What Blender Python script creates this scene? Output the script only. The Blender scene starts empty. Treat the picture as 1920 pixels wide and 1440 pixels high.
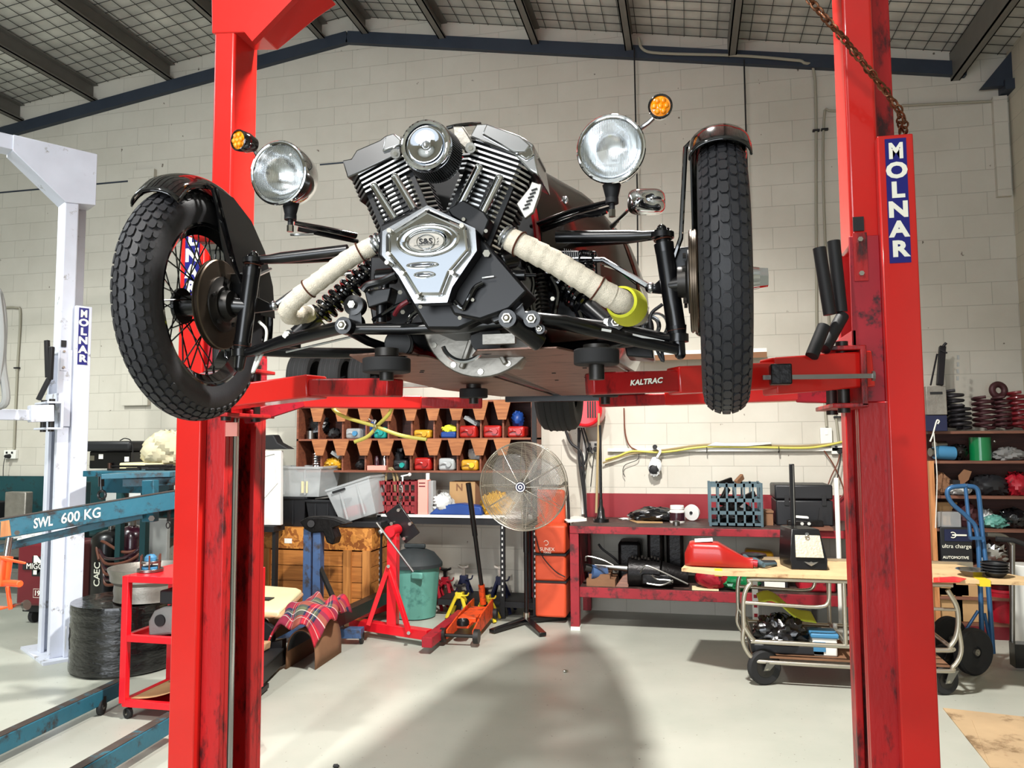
import bpy, math, random
from math import sin, cos, pi, radians as R
from mathutils import Vector as V, Matrix
random.seed(4)
scene = bpy.context.scene
# ---------------------------------------------------------------- camera
F, YAW, PITCH, ROLL, HC = 1464.8, .2202, .0728, -.0058, 1.592
cy, sy, cp, sp, cr, sr = cos(YAW), sin(YAW), cos(PITCH), sin(PITCH), cos(ROLL), sin(ROLL)
FW = V((-sy*cp, cy*cp, sp)); RT = V((cy, sy, 0)); UP = RT.cross(FW)
RT, UP = RT*cr + UP*sr, UP*cr - RT*sr
cam_data = bpy.data.cameras.new('camera'); cam = bpy.data.objects.new('camera', cam_data)
scene.collection.objects.link(cam); scene.camera = cam
cam_data.sensor_width = 36; cam_data.lens = F/1920*36; cam_data.clip_start = .05; cam_data.clip_end = 200
m = Matrix((RT, UP, -FW)).transposed().to_4x4(); m.translation = V((0, 0, HC)); cam.matrix_world = m
# ---------------------------------------------------------------- colour management
vs = scene.view_settings; vs.view_transform = 'Standard'; vs.look = 'None'; vs.gamma = 1; vs.use_curve_mapping = False
vs.exposure = .27
# ---------------------------------------------------------------- light
world = bpy.data.worlds.new('world'); scene.world = world; world.use_nodes = True
wb = world.node_tree.nodes['Background']; wb.inputs[0].default_value = (.80, .90, 1, 1); wb.inputs[1].default_value = 1.0
def lamp(name, kind, loc, power, color=(1, 1, 1), target=None, **kw):
    d = bpy.data.lights.new(name, kind); d.energy = power; d.color = color
    for k, v in kw.items(): setattr(d, k, v)
    o = bpy.data.objects.new(name, d); scene.collection.objects.link(o); o.location = loc
    if target is not None:
        o.rotation_euler = (V(target) - V(loc)).to_track_quat('-Z', 'Y').to_euler()
    return o
# high-bay lamps: one over the red lift, the rest assumed along the row
lamp('high_bay_light', 'SPOT', (-.20, 3.3, 4.7), 1450, (1, .975, .93), (-1.0, 4.9, 0), spot_size=R(122), spot_blend=.75, shadow_soft_size=.13)
lamp('high_bay_light', 'SPOT', (-1.9, -1.7, 5.2), 1000, (1, .98, .95), (-3.0, 6, .5), spot_size=R(78), spot_blend=.8, shadow_soft_size=.13)  # unseen lamp added behind the camera to brighten the low wall
lamp('high_bay_light', 'SPOT', (-6.4, 3.6, 5.2), 650, (.97, 1, .93), (-6.2, 4.2, 0), spot_size=R(128), spot_blend=.6, shadow_soft_size=.13)  # unseen lamp added to brighten the left bay
# daylight through the big roller door behind the photographer
lamp('door_daylight', 'AREA', (-2.2, -5.6, 1.7), 340, (.90, .95, 1), (-2.0, 6, 2.2), shape='RECTANGLE', size=5.6, size_y=3.0)
# unseen fill light added under the foil roof to lift the left bay
lamp('fill_left', 'AREA', (-6.5, 2.2, 5.1), 120, (.88, .95, 1), (-6.5, 4.2, 0), shape='RECTANGLE', size=2.2, size_y=4)
#lamp('fill_right', 'AREA', (.9, 3.6, 4.75), 110, (.93, .96, 1), (1.2, 4.6, 0), shape='RECTANGLE', size=1.6, size_y=2.5)
# ---------------------------------------------------------------- pixel -> world helpers (frame 1920x1440)
def ray(px, py): return FW*F + RT*(px-960) + UP*(720-py)
def W(px, py, Y):
    d = ray(px, py); P = d*(Y/d.y); P.z += HC; return P
def G(px, py, Z=0):
    d = ray(px, py); P = d*((Z-HC)/d.z); P.z += HC; return P
def K(px, py, X):
    d = ray(px, py); P = d*(X/d.x); P.z += HC; return P
# ---------------------------------------------------------------- materials
def lin(c):
    return tuple(((x/255)/12.92 if x/255 <= .04045 else ((x/255+.055)/1.055)**2.4) for x in c)
MATS = {}
def mat(name, rgb, rough=.5, metal=0, var=0, scale=6, bump=0, bscale=40, dirt=None, coat=0, alpha=1, trans=0, emit=0, ior=1.45, stretch=None):
    m = bpy.data.materials.new(name); m.use_nodes = True; n = m.node_tree.nodes; l = m.node_tree.links
    b = n['Principled BSDF']; c = lin(rgb)
    b.inputs['Base Color'].default_value = (*c, 1); b.inputs['Roughness'].default_value = rough
    b.inputs['Metallic'].default_value = metal; b.inputs['Coat Weight'].default_value = coat; b.inputs['Coat Roughness'].default_value = .05
    b.inputs['Alpha'].default_value = alpha; b.inputs['Transmission Weight'].default_value = trans; b.inputs['IOR'].default_value = ior
    if emit: b.inputs['Emission Color'].default_value = (*c, 1); b.inputs['Emission Strength'].default_value = emit
    if var or bump or dirt:
        tc = n.new('ShaderNodeTexCoord'); src = tc.outputs['Object']
        if stretch:
            mp = n.new('ShaderNodeMapping'); mp.inputs['Scale'].default_value = stretch; l.new(src, mp.inputs[0]); src = mp.outputs[0]
    col = None
    if var:
        t = n.new('ShaderNodeTexNoise'); t.inputs['Scale'].default_value = scale; t.inputs['Detail'].default_value = 6; l.new(src, t.inputs[0])
        rp = n.new('ShaderNodeValToRGB'); rp.color_ramp.elements[0].position = .3; rp.color_ramp.elements[1].position = .7
        rp.color_ramp.elements[0].color = (*[x*(1-var) for x in c], 1); rp.color_ramp.elements[1].color = (*[min(1, x*(1+var)) for x in c], 1)
        l.new(t.outputs[0], rp.inputs[0]); col = rp.outputs[0]; l.new(col, b.inputs['Base Color'])
    if dirt:
        dc, amt, ds = dirt
        t = n.new('ShaderNodeTexNoise'); t.inputs['Scale'].default_value = ds; t.inputs['Detail'].default_value = 9; t.inputs['Roughness'].default_value = .7; l.new(src, t.inputs[0])
        rp = n.new('ShaderNodeValToRGB'); rp.color_ramp.elements[0].position = .62-amt*.3; rp.color_ramp.elements[1].position = .70-amt*.2
        l.new(t.outputs[0], rp.inputs[0])
        mx = n.new('ShaderNodeMix'); mx.data_type = 'RGBA'; l.new(rp.outputs[0], mx.inputs[0])
        if col: l.new(col, mx.inputs[6])
        else: mx.inputs[6].default_value = (*c, 1)
        mx.inputs[7].default_value = (*lin(dc), 1); l.new(mx.outputs[2], b.inputs['Base Color'])
    if bump:
        t = n.new('ShaderNodeTexNoise'); t.inputs['Scale'].default_value = bscale; t.inputs['Detail'].default_value = 5; l.new(src, t.inputs[0])
        bp = n.new('ShaderNodeBump'); bp.inputs['Strength'].default_value = bump; bp.inputs['Distance'].default_value = .01
        l.new(t.outputs[0], bp.inputs['Height']); l.new(bp.outputs[0], b.inputs['Normal'])
    MATS[name] = m; return m
mat('red_paint', (200, 30, 24), .28, var=.06, scale=3, coat=.5, bump=.04, bscale=25)
mat('red_worn', (172, 24, 26), .38, var=.12, scale=4, dirt=((60, 16, 18), .32, 9), bump=.12, bscale=60, stretch=(1, 1, .35))
mat('red_dull', (158, 22, 38), .45, var=.1, dirt=((60, 20, 26), .25, 12))
mat('red_bench', (142, 30, 40), .55, var=.12, dirt=((70, 26, 28), .35, 8))
mat('red_bright', (214, 22, 36), .35, coat=.3, var=.05)
mat('orange', (216, 74, 22), .45, var=.1, dirt=((110, 46, 28), .35, 14))
mat('orange_bag', (204, 76, 40), .55, var=.05, bump=.25, bscale=7)
mat('orange_bright', (255, 92, 40), .35, coat=.3)
mat('black_gloss', (9, 9, 11), .09, coat=1)
mat('black_satin', (10, 10, 12), .30, coat=.2)
mat('black_matte', (24, 24, 26), .6, var=.12)
mat('black_plastic', (30, 31, 34), .45, var=.1)
mat('black_engine', (5, 5, 9), .38)
mat('rubber', (47, 47, 50), .55, var=.12, scale=30, bump=.06, bscale=200)
mat('rubber_side', (22, 22, 23), .40, var=.1)
mat('rubber_old', (30, 30, 31), .75, var=.15)
mat('chrome', (225, 227, 230), .045, 1)
mat('chrome_soft', (205, 207, 210), .2, 1, var=.06)
mat('aluminium', (178, 176, 170), .36, 1, var=.12, scale=14)
mat('cast_alu', (150, 146, 138), .5, .8, var=.18, scale=10, bump=.15, bscale=70)
mat('steel', (140, 138, 134), .32, 1, var=.1)
mat('steel_dark', (62, 60, 58), .45, .85, var=.15)
mat('tube_steel', (188, 182, 168), .3, .9, var=.06)
mat('brushed', (92, 70, 62), .32, .9, var=.22, scale=5, stretch=(1, 8, 1))
mat('body_bronze', (34, 29, 23), .3, .3, var=.12, coat=.4)
mat('cowl_red_reflection', (150, 16, 24), .2, coat=.8)  # stands in for red mirrored in the chrome cowl edge
mat('pan_copper', (126, 98, 86), .42, .75, var=.25, scale=4, dirt=((60, 40, 36), .3, 10), stretch=(1, 3, 1))
mat('wrap', (226, 216, 196), .92, var=.10, scale=90, bump=.45, bscale=420)
mat('clamp', (104, 62, 48), .4, .6)
mat('lens_glass', (245, 248, 250), .02, trans=1, ior=1.25)
mat('reflector', (235, 238, 240), .12, 1)
mat('amber', (255, 140, 4), .12, coat=1, var=.35, scale=70, emit=.12)
mat('bolt', (188, 184, 172), .28, 1)
mat('yellow_rag', (224, 226, 60), .75, bump=.35, bscale=25)
mat('disc_iron', (98, 86, 74), .35, .9, var=.2, scale=7)
mat('white_paint', (206, 210, 222), .42, var=.05, dirt=((120, 112, 100), .08, 7))
mat('white_plain', (230, 230, 226), .5)
mat('white_plastic', (222, 222, 214), .4)
mat('sign_blue', (22, 24, 112), .35)
mat('letter_white', (244, 242, 224), .5)
mat('teal', (34, 92, 110), .42, var=.12, dirt=((40, 34, 32), .34, 9), bump=.1)
mat('teal_dark', (16, 62, 66), .6, var=.15, dirt=((26, 28, 28), .3, 6))
mat('teal_edge', (62, 52, 46), .6, var=.25, dirt=((34, 90, 104), .25, 12))
mat('blue_paint', (66, 92, 132), .5, var=.15, dirt=((62, 56, 54), .38, 8))
mat('clear_blade', (150, 152, 155), .3, alpha=.22)
mat('rocker_dark', (112, 112, 112), .3, 1, var=.1)
mat('blue_truck', (50, 92, 134), .35, .3, var=.08)
mat('blue_plastic', (24, 62, 132), .45, var=.1)
mat('navy', (24, 30, 62), .5, var=.1)
mat('green_bin', (92, 150, 138), .5, var=.08, dirt=((66, 118, 110), .2, 6))
mat('grey_lid', (44, 50, 52), .6, var=.12)
mat('yellow', (222, 196, 44), .5, var=.08)
mat('yellow_hose', (196, 188, 84), .5, var=.06)
mat('gold_bottle', (204, 152, 40), .35, coat=.3)
mat('red_bottle', (164, 28, 22), .35, coat=.3, var=.1)
mat('grey_bottle', (168, 172, 172), .4)
mat('teal_bottle', (30, 146, 138), .35)
mat('green_can', (12, 112, 62), .3, coat=.5)
mat('maroon', (96, 20, 30), .4, coat=.2)
mat('maroon_bottle', (52, 22, 34), .25, coat=.6)
mat('cardboard', (178, 142, 98), .85, var=.08)
mat('card_dark', (126, 90, 64), .85, var=.12)
mat('board_deck', (206, 176, 132), .75, var=.12, dirt=((150, 112, 78), .25, 5))
mat('foam', (224, 212, 168), .85, var=.05, bump=.2)
mat('pink_box', (244, 160, 146), .5)
mat('paper', (236, 234, 226), .8)
mat('concrete_part', (120, 120, 118), .7, var=.2, bump=.3)
mat('clear_plastic', (200, 205, 206), .28, alpha=.42)
mat('wrap_film', (7, 7, 9), .13, coat=.6, bump=1, bscale=22, stretch=(1, 1, 2.2))
mat('bag_black', (14, 14, 16), .25, coat=.4, bump=.9, bscale=14)
mat('bag_clear', (196, 198, 196), .3, bump=.7, bscale=18)
mat('oily', (26, 24, 24), .38, .5, var=.4, scale=12, bump=.3)
mat('crate_blue', (74, 94, 102), .55, var=.1)
mat('crate_red', (136, 40, 44), .55, var=.1)
mat('cloth_beige', (206, 198, 166), .9, var=.06, bump=.6, bscale=10)
mat('cloth_yellow', (190, 200, 60), .85)
mat('spring_dark', (40, 38, 42), .5, .4, var=.2)
mat('spring_maroon', (66, 34, 38), .5, .3, var=.2)
mat('spring_red', (108, 18, 28), .35, .1, var=.12, coat=.3)
mat('wall_grey', (150, 152, 150), .8)
mat('rope', (150, 132, 96), .85)
mat('cable_brown', (108, 62, 46), .5)
mat('conduit', (150, 146, 130), .6)
mat('bag_orange_logo', (250, 236, 220), .6)
mat('paper_blue', (66, 128, 168), .5)
mat('seat_tan', (190, 150, 112), .8, var=.12, bump=.2)
mat('ply_mat', (176, 150, 116), .8, var=.14, scale=3, dirt=((120, 96, 68), .3, 4))
def wood(name, c1, c2, scale=3, rough=.6, osb=False, axis='X'):
    m = bpy.data.materials.new(name); m.use_nodes = True; n = m.node_tree.nodes; l = m.node_tree.links; b = n['Principled BSDF']
    tc = n.new('ShaderNodeTexCoord'); mp = n.new('ShaderNodeMapping'); l.new(tc.outputs['Object'], mp.inputs[0])
    mp.inputs['Scale'].default_value = (1, 1, 1) if osb else {'X': (.35, 3, 4), 'Z': (4, 3, .35)}[axis]
    if osb:
        t = n.new('ShaderNodeTexVoronoi'); t.inputs['Scale'].default_value = 26
        t2 = n.new('ShaderNodeTexNoise'); t2.inputs['Scale'].default_value = 9; t2.inputs['Detail'].default_value = 4
        l.new(mp.outputs[0], t2.inputs[0])
        mx0 = n.new('ShaderNodeMix'); mx0.data_type = 'VECTOR'; mx0.inputs[0].default_value = .25
        l.new(mp.outputs[0], mx0.inputs[4]); l.new(t2.outputs[1], mx0.inputs[5]); l.new(mx0.outputs[1], t.inputs[0]); out = t.outputs['Color']
    else:
        t = n.new('ShaderNodeTexNoise'); t.inputs['Scale'].default_value = scale*2; t.inputs['Detail'].default_value = 7; t.inputs['Distortion'].default_value = 1.2
        l.new(mp.outputs[0], t.inputs[0]); out = t.outputs[0]
    rp = n.new('ShaderNodeValToRGB'); rp.color_ramp.elements[0].position = .3; rp.color_ramp.elements[1].position = .7
    rp.color_ramp.elements[0].color = (*lin(c1), 1); rp.color_ramp.elements[1].color = (*lin(c2), 1)
    l.new(out, rp.inputs[0]); l.new(rp.outputs[0], b.inputs['Base Color']); b.inputs['Roughness'].default_value = rough
    MATS[name] = m; return m
wood('osb', (140, 78, 24), (206, 138, 62), osb=True)
wood('plank', (146, 88, 36), (192, 124, 58), 3, axis='X')
wood('batten', (150, 94, 42), (198, 134, 68), 3, axis='Z')
wood('rack_wood', (104, 56, 40), (142, 84, 58), 4, axis='X')
wood('rack_tab', (138, 82, 46), (176, 114, 68), 5, axis='X')
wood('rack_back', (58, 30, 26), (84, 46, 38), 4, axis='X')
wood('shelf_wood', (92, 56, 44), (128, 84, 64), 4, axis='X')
wood('post_wood', (166, 106, 60), (204, 142, 90), 4, axis='Z')
# plaid cloth
def plaid():
    m = bpy.data.materials.new('plaid'); m.use_nodes = True; n = m.node_tree.nodes; l = m.node_tree.links; b = n['Principled BSDF']
    uv = n.new('ShaderNodeTexCoord'); sx = n.new('ShaderNodeSeparateXYZ'); l.new(uv.outputs['UV'], sx.inputs[0])
    def ramp(o, stops):
        mm = n.new('ShaderNodeMath'); mm.operation = 'FRACT'; ml = n.new('ShaderNodeMath'); ml.operation = 'MULTIPLY'; ml.inputs[1].default_value = 3.2
        l.new(o, ml.inputs[0]); l.new(ml.outputs[0], mm.inputs[0]); r = n.new('ShaderNodeValToRGB'); r.color_ramp.interpolation = 'CONSTANT'
        e = r.color_ramp.elements
        while len(e) < len(stops): e.new(.5)
        for i, (p, c) in enumerate(stops): e[i].position = p; e[i].color = (*lin(c), 1)
        l.new(mm.outputs[0], r.inputs[0]); return r.outputs[0]
    S = [(0, (180, 30, 48)), (.32, (235, 225, 215)), (.36, (180, 30, 48)), (.5, (30, 34, 66)), (.72, (235, 225, 215)), (.75, (92, 98, 70)), (.88, (30, 34, 66))]
    a = ramp(sx.outputs[0], S); c = ramp(sx.outputs[1], S)
    mx = n.new('ShaderNodeMix'); mx.data_type = 'RGBA'; mx.inputs[0].default_value = .5; l.new(a, mx.inputs[6]); l.new(c, mx.inputs[7])
    l.new(mx.outputs[2], b.inputs['Base Color']); b.inputs['Roughness'].default_value = .9; MATS['plaid'] = m
plaid()
def M(x): return MATS[x] if isinstance(x, str) else x
# ---------------------------------------------------------------- mesh builder
def basis(axis, ref=None):
    a = V(axis).normalized(); r = V(ref) if ref is not None else (V((0, 0, 1)) if abs(a.z) < .9 else V((1, 0, 0)))
    x = r.cross(a).normalized(); return x, a.cross(x).normalized(), a
def cat(pts, k=5, closed=False):
    P = [V(p) for p in pts]; n = len(P); out = []
    rng = range(n if closed else n-1)
    for i in rng:
        p0 = P[(i-1) % n] if closed or i > 0 else P[0]*2-P[1]; p1 = P[i]; p2 = P[(i+1) % n]
        p3 = P[(i+2) % n] if closed or i+2 < n else P[-1]*2-P[-2]
        for j in range(k):
            t = j/k; out.append(.5*((2*p1)+(p2-p0)*t+(2*p0-5*p1+4*p2-p3)*t*t+(3*p1-p0-3*p2+p3)*t*t*t))
    if not closed: out.append(P[-1])
    return out
class MB:
    def __init__(s): s.v = []; s.f = []; s.m = []; s.mi = 0; s.uv = None
    def add(s, vs, fs):
        o = len(s.v); s.v += [V(v) for v in vs]; s.f += [tuple(i+o for i in f) for f in fs]; s.m += [s.mi]*len(fs); return s
    def box(s, x0, x1, y0, y1, z0, z1):
        return s.add([(x, y, z) for x in (x0, x1) for y in (y0, y1) for z in (z0, z1)],
                     [(0, 1, 3, 2), (4, 6, 7, 5), (0, 4, 5, 1), (2, 3, 7, 6), (0, 2, 6, 4), (1, 5, 7, 3)])
    def obox(s, c, ax, ay, az):   # half-axis vectors
        c, ax, ay, az = V(c), V(ax), V(ay), V(az)
        return s.add([c+ax*i+ay*j+az*k for i in (-1, 1) for j in (-1, 1) for k in (-1, 1)],
                     [(0, 1, 3, 2), (4, 6, 7, 5), (0, 4, 5, 1), (2, 3, 7, 6), (0, 2, 6, 4), (1, 5, 7, 3)])
    def beam(s, p0, p1, w, h, ref=(0, 0, 1)):   # h along ref-ish, w sideways
        p0, p1 = V(p0), V(p1); x, y, a = basis(p1-p0, ref); return s.obox((p0+p1)/2, x*w/2, y*h/2, (p1-p0)/2)
    def cyl(s, p0, p1, r0, r1=None, n=16, caps=True):
        p0, p1 = V(p0), V(p1); r1 = r0 if r1 is None else r1; x, y, a = basis(p1-p0)
        vs = [p+(x*cos(2*pi*i/n)+y*sin(2*pi*i/n))*r for p, r in ((p0, r0), (p1, r1)) for i in range(n)]
        fs = [(i, (i+1) % n, n+(i+1) % n, n+i) for i in range(n)]
        if caps: fs += [tuple(range(n-1, -1, -1)), tuple(range(n, 2*n))]
        return s.add(vs, fs)
    def tube(s, pts, r, n=8, closed=False, caps=True, flat=None):
        P = [V(p) for p in pts]; N = len(P); rr = r if isinstance(r, (list, tuple)) else [r]*N
        T = []
        for i in range(N):
            a = P[(i+1) % N] if closed or i < N-1 else P[i]; b = P[i-1] if closed or i > 0 else P[i]; T.append((a-b).normalized())
        x, y, _ = basis(T[0]); vs = []
        for i in range(N):
            x = (x-T[i]*x.dot(T[i])).normalized(); y = T[i].cross(x)
            vs += [P[i]+(x*cos(2*pi*j/n)+y*sin(2*pi*j/n)*(flat or 1))*rr[i] for j in range(n)]
        fs = [(i*n+j, i*n+(j+1) % n, ((i+1) % N)*n+(j+1) % n, ((i+1) % N)*n+j) for i in range(N if closed else N-1) for j in range(n)]
        if not closed and caps: fs += [tuple(range(n-1, -1, -1)), tuple((N-1)*n+j for j in range(n))]
        return s.add(vs, fs)
    def lathe(s, prof, o, axis, n=32, a0=0, a1=2*pi, ref=None):  # prof [(r, t)]
        o = V(o); x, y, a = basis(axis, ref); full = abs(a1-a0-2*pi) < 1e-6; N = n if full else n+1
        vs = [o+a*t+(x*cos(a0+(a1-a0)*i/n)+y*sin(a0+(a1-a0)*i/n))*r for i in range(N) for r, t in prof]
        k = len(prof)
        fs = [(i*k+j, ((i+1) % N)*k+j, ((i+1) % N)*k+j+1, i*k+j+1) for i in range(n) for j in range(k-1)]
        return s.add(vs, fs)
    def prism(s, poly, d, side_mi=None):
        P = [V(p) for p in poly]; d = V(d); n = len(P)
        s.add(P+[p+d for p in P], []); o = len(s.v)-2*n; m0 = s.mi
        s.f += [tuple(o+i for i in range(n)), tuple(o+2*n-1-i for i in range(n))]; s.m += [m0, m0]
        s.f += [(o+i, o+n+i, o+n+(i+1) % n, o+(i+1) % n) for i in range(n)]; s.m += [m0 if side_mi is None else side_mi]*n
        return s
    def ball(s, c, r, n=16, axis=None):
        r = r if isinstance(r, (list, tuple)) else (r, r, r); c = V(c); h = n//2
        vs = [c+V((r[0]*sin(pi*j/h)*cos(2*pi*i/n), r[1]*sin(pi*j/h)*sin(2*pi*i/n), r[2]*cos(pi*j/h))) for j in range(h+1) for i in range(n)]
        fs = [(j*n+i, j*n+n+i, j*n+n+(i+1) % n, j*n+(i+1) % n) for j in range(h) for i in range(n)]
        return s.add(vs, fs)
    def blob(s, c, r, n=22, amp=.18, seed=0, freq=3, floor=None):
        rnd = random.Random(seed); ph = [(rnd.uniform(0, 6.3), rnd.uniform(0, 6.3), rnd.uniform(.5, 1)) for _ in range(6)]
        c = V(c); h = n//2; vs = []
        for j in range(h+1):
            for i in range(n):
                a, b = 2*pi*i/n, pi*j/h
                k = 1+amp*sum(w*sin((q+1)*freq/2*a+p1)*sin((q+1.5)*freq/2*b+p2) for q, (p1, p2, w) in enumerate(ph))/2.2
                q = c+V((r[0]*sin(b)*cos(a)*k, r[1]*sin(b)*sin(a)*k, r[2]*cos(b)*k))
                if floor is not None and q.z < floor: q.z = floor
                vs.append(q)
        return s.add(vs, [(j*n+i, j*n+n+i, j*n+n+(i+1) % n, j*n+(i+1) % n) for j in range(h) for i in range(n)])
    def helix(s, p0, p1, Rr, r, turns, n=14, m=6):
        p0, p1 = V(p0), V(p1); x, y, a = basis(p1-p0); N = int(turns*n); L = (p1-p0)
        return s.tube([p0+L*(i/N)+(x*cos(2*pi*i/n)+y*sin(2*pi*i/n))*Rr for i in range(N+1)], r, m)
    def torus(s, c, axis, Rr, r, n=24, m=8, sx=1, a0=0, a1=2*pi, ref=None):
        x, y, a = basis(axis, ref); full = abs(a1-a0-2*pi) < 1e-6; c = V(c)
        return s.tube([c+(x*cos(a0+(a1-a0)*i/n)*sx+y*sin(a0+(a1-a0)*i/n))*Rr for i in range(n if full else n+1)], r, m, closed=full)
    def grid(s, fn, nu, nv, thick=0):
        vs = [fn(i/nu, j/nv) for i in range(nu+1) for j in range(nv+1)]
        s.add(vs, [(i*(nv+1)+j, (i+1)*(nv+1)+j, (i+1)*(nv+1)+j+1, i*(nv+1)+j+1) for i in range(nu) for j in range(nv)])
        return s
    def build(s, name, material, parent=None, bevel=0, smooth=35, label=None, cat_=None, group=None, kind=None, solid=0, uvfn=None, seg=2):
        me = bpy.data.meshes.new(name); me.from_pydata([tuple(v) for v in s.v], [], s.f); me.validate()
        for mm in (material if isinstance(material, (list, tuple)) else [material]): me.materials.append(M(mm))
        if len(me.polygons) == len(s.m): me.polygons.foreach_set('material_index', s.m)
        import bmesh
        bm = bmesh.new(); bm.from_mesh(me); bmesh.ops.recalc_face_normals(bm, faces=bm.faces); bm.to_mesh(me); bm.free()
        if smooth:
            me.polygons.foreach_set('use_smooth', [True]*len(me.polygons)); me.set_sharp_from_angle(angle=R(smooth))
        o = bpy.data.objects.new(name, me); scene.collection.objects.link(o)
        if parent is not None:
            o.parent = parent; o.matrix_parent_inverse = Matrix.Translation(-ORG.get(parent.name, V((0, 0, 0))))
        if solid:
            md = o.modifiers.new('s', 'SOLIDIFY'); md.thickness = solid; md.offset = 0
        if bevel:
            md = o.modifiers.new('b', 'BEVEL'); md.width = bevel; md.segments = seg; md.limit_method = 'ANGLE'; md.angle_limit = R(40); md.harden_normals = False
        if label: o['label'] = label
        if cat_: o['category'] = cat_
        if group: o['group'] = group
        if kind: o['kind'] = kind
        return o
ORG = {}
def thing(name, label, category, loc=(0, 0, 0), group=None):
    o = bpy.data.objects.new(name, None); scene.collection.objects.link(o); o.empty_display_size = .05; o.location = loc
    ORG[o.name] = V(loc); o['label'] = label; o['category'] = category
    if group: o['group'] = group
    return o
def dup(root, delta=None, rotz=0, label=None, loc=None):
    def kids(o): return [c for c in bpy.data.objects if c.parent == o]
    r = root.copy(); scene.collection.objects.link(r)
    if loc is not None: r.location = loc
    elif delta is not None: r.location = root.location + V(delta)
    r.rotation_euler.z = root.rotation_euler.z + rotz
    if label: r['label'] = label
    for ch in kids(root):
        c = ch.copy(); scene.collection.objects.link(c); c.parent = r
        for g in kids(ch):
            d = g.copy(); scene.collection.objects.link(d); d.parent = c
    return r
def text(body, c, right, up, size, material, parent=None, name='lettering', depth=.0015, bold=0, align='CENTER', sx=1):
    cu = bpy.data.curves.new(name, 'FONT'); cu.body = body; cu.size = size; cu.extrude = depth/2; cu.offset = bold; cu.align_x = align; cu.align_y = 'CENTER'; cu.resolution_u = 3
    t = bpy.data.objects.new(name, cu); scene.collection.objects.link(t)
    bpy.context.view_layer.update()
    me = bpy.data.meshes.new_from_object(t.evaluated_get(bpy.context.evaluated_depsgraph_get()))
    bpy.data.objects.remove(t); bpy.data.curves.remove(cu)
    r, u = V(right).normalized(), V(up).normalized(); nn = r.cross(u)
    mw = Matrix((r*sx, u, nn)).transposed().to_4x4(); mw.translation = V(c); me.transform(mw)
    me.materials.clear(); me.materials.append(M(material)); me.name = name
    o = bpy.data.objects.new(name, me); scene.collection.objects.link(o)
    if parent is not None:
        o.parent = parent; o.matrix_parent_inverse = Matrix.Translation(-ORG.get(parent.name, V((0, 0, 0))))
    return o
XR, ZU = V((1, 0, 0)), V((0, 0, 1))
# ================================================================ ROOM
WY, XL, XRW, YF = 7.47, -11.0, 2.815, -6.0
AX, AZ = -3.45, 6.14
def roofz(x): return AZ-.133*(AX-x) if x < AX else AZ-.185*(x-AX)
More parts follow.
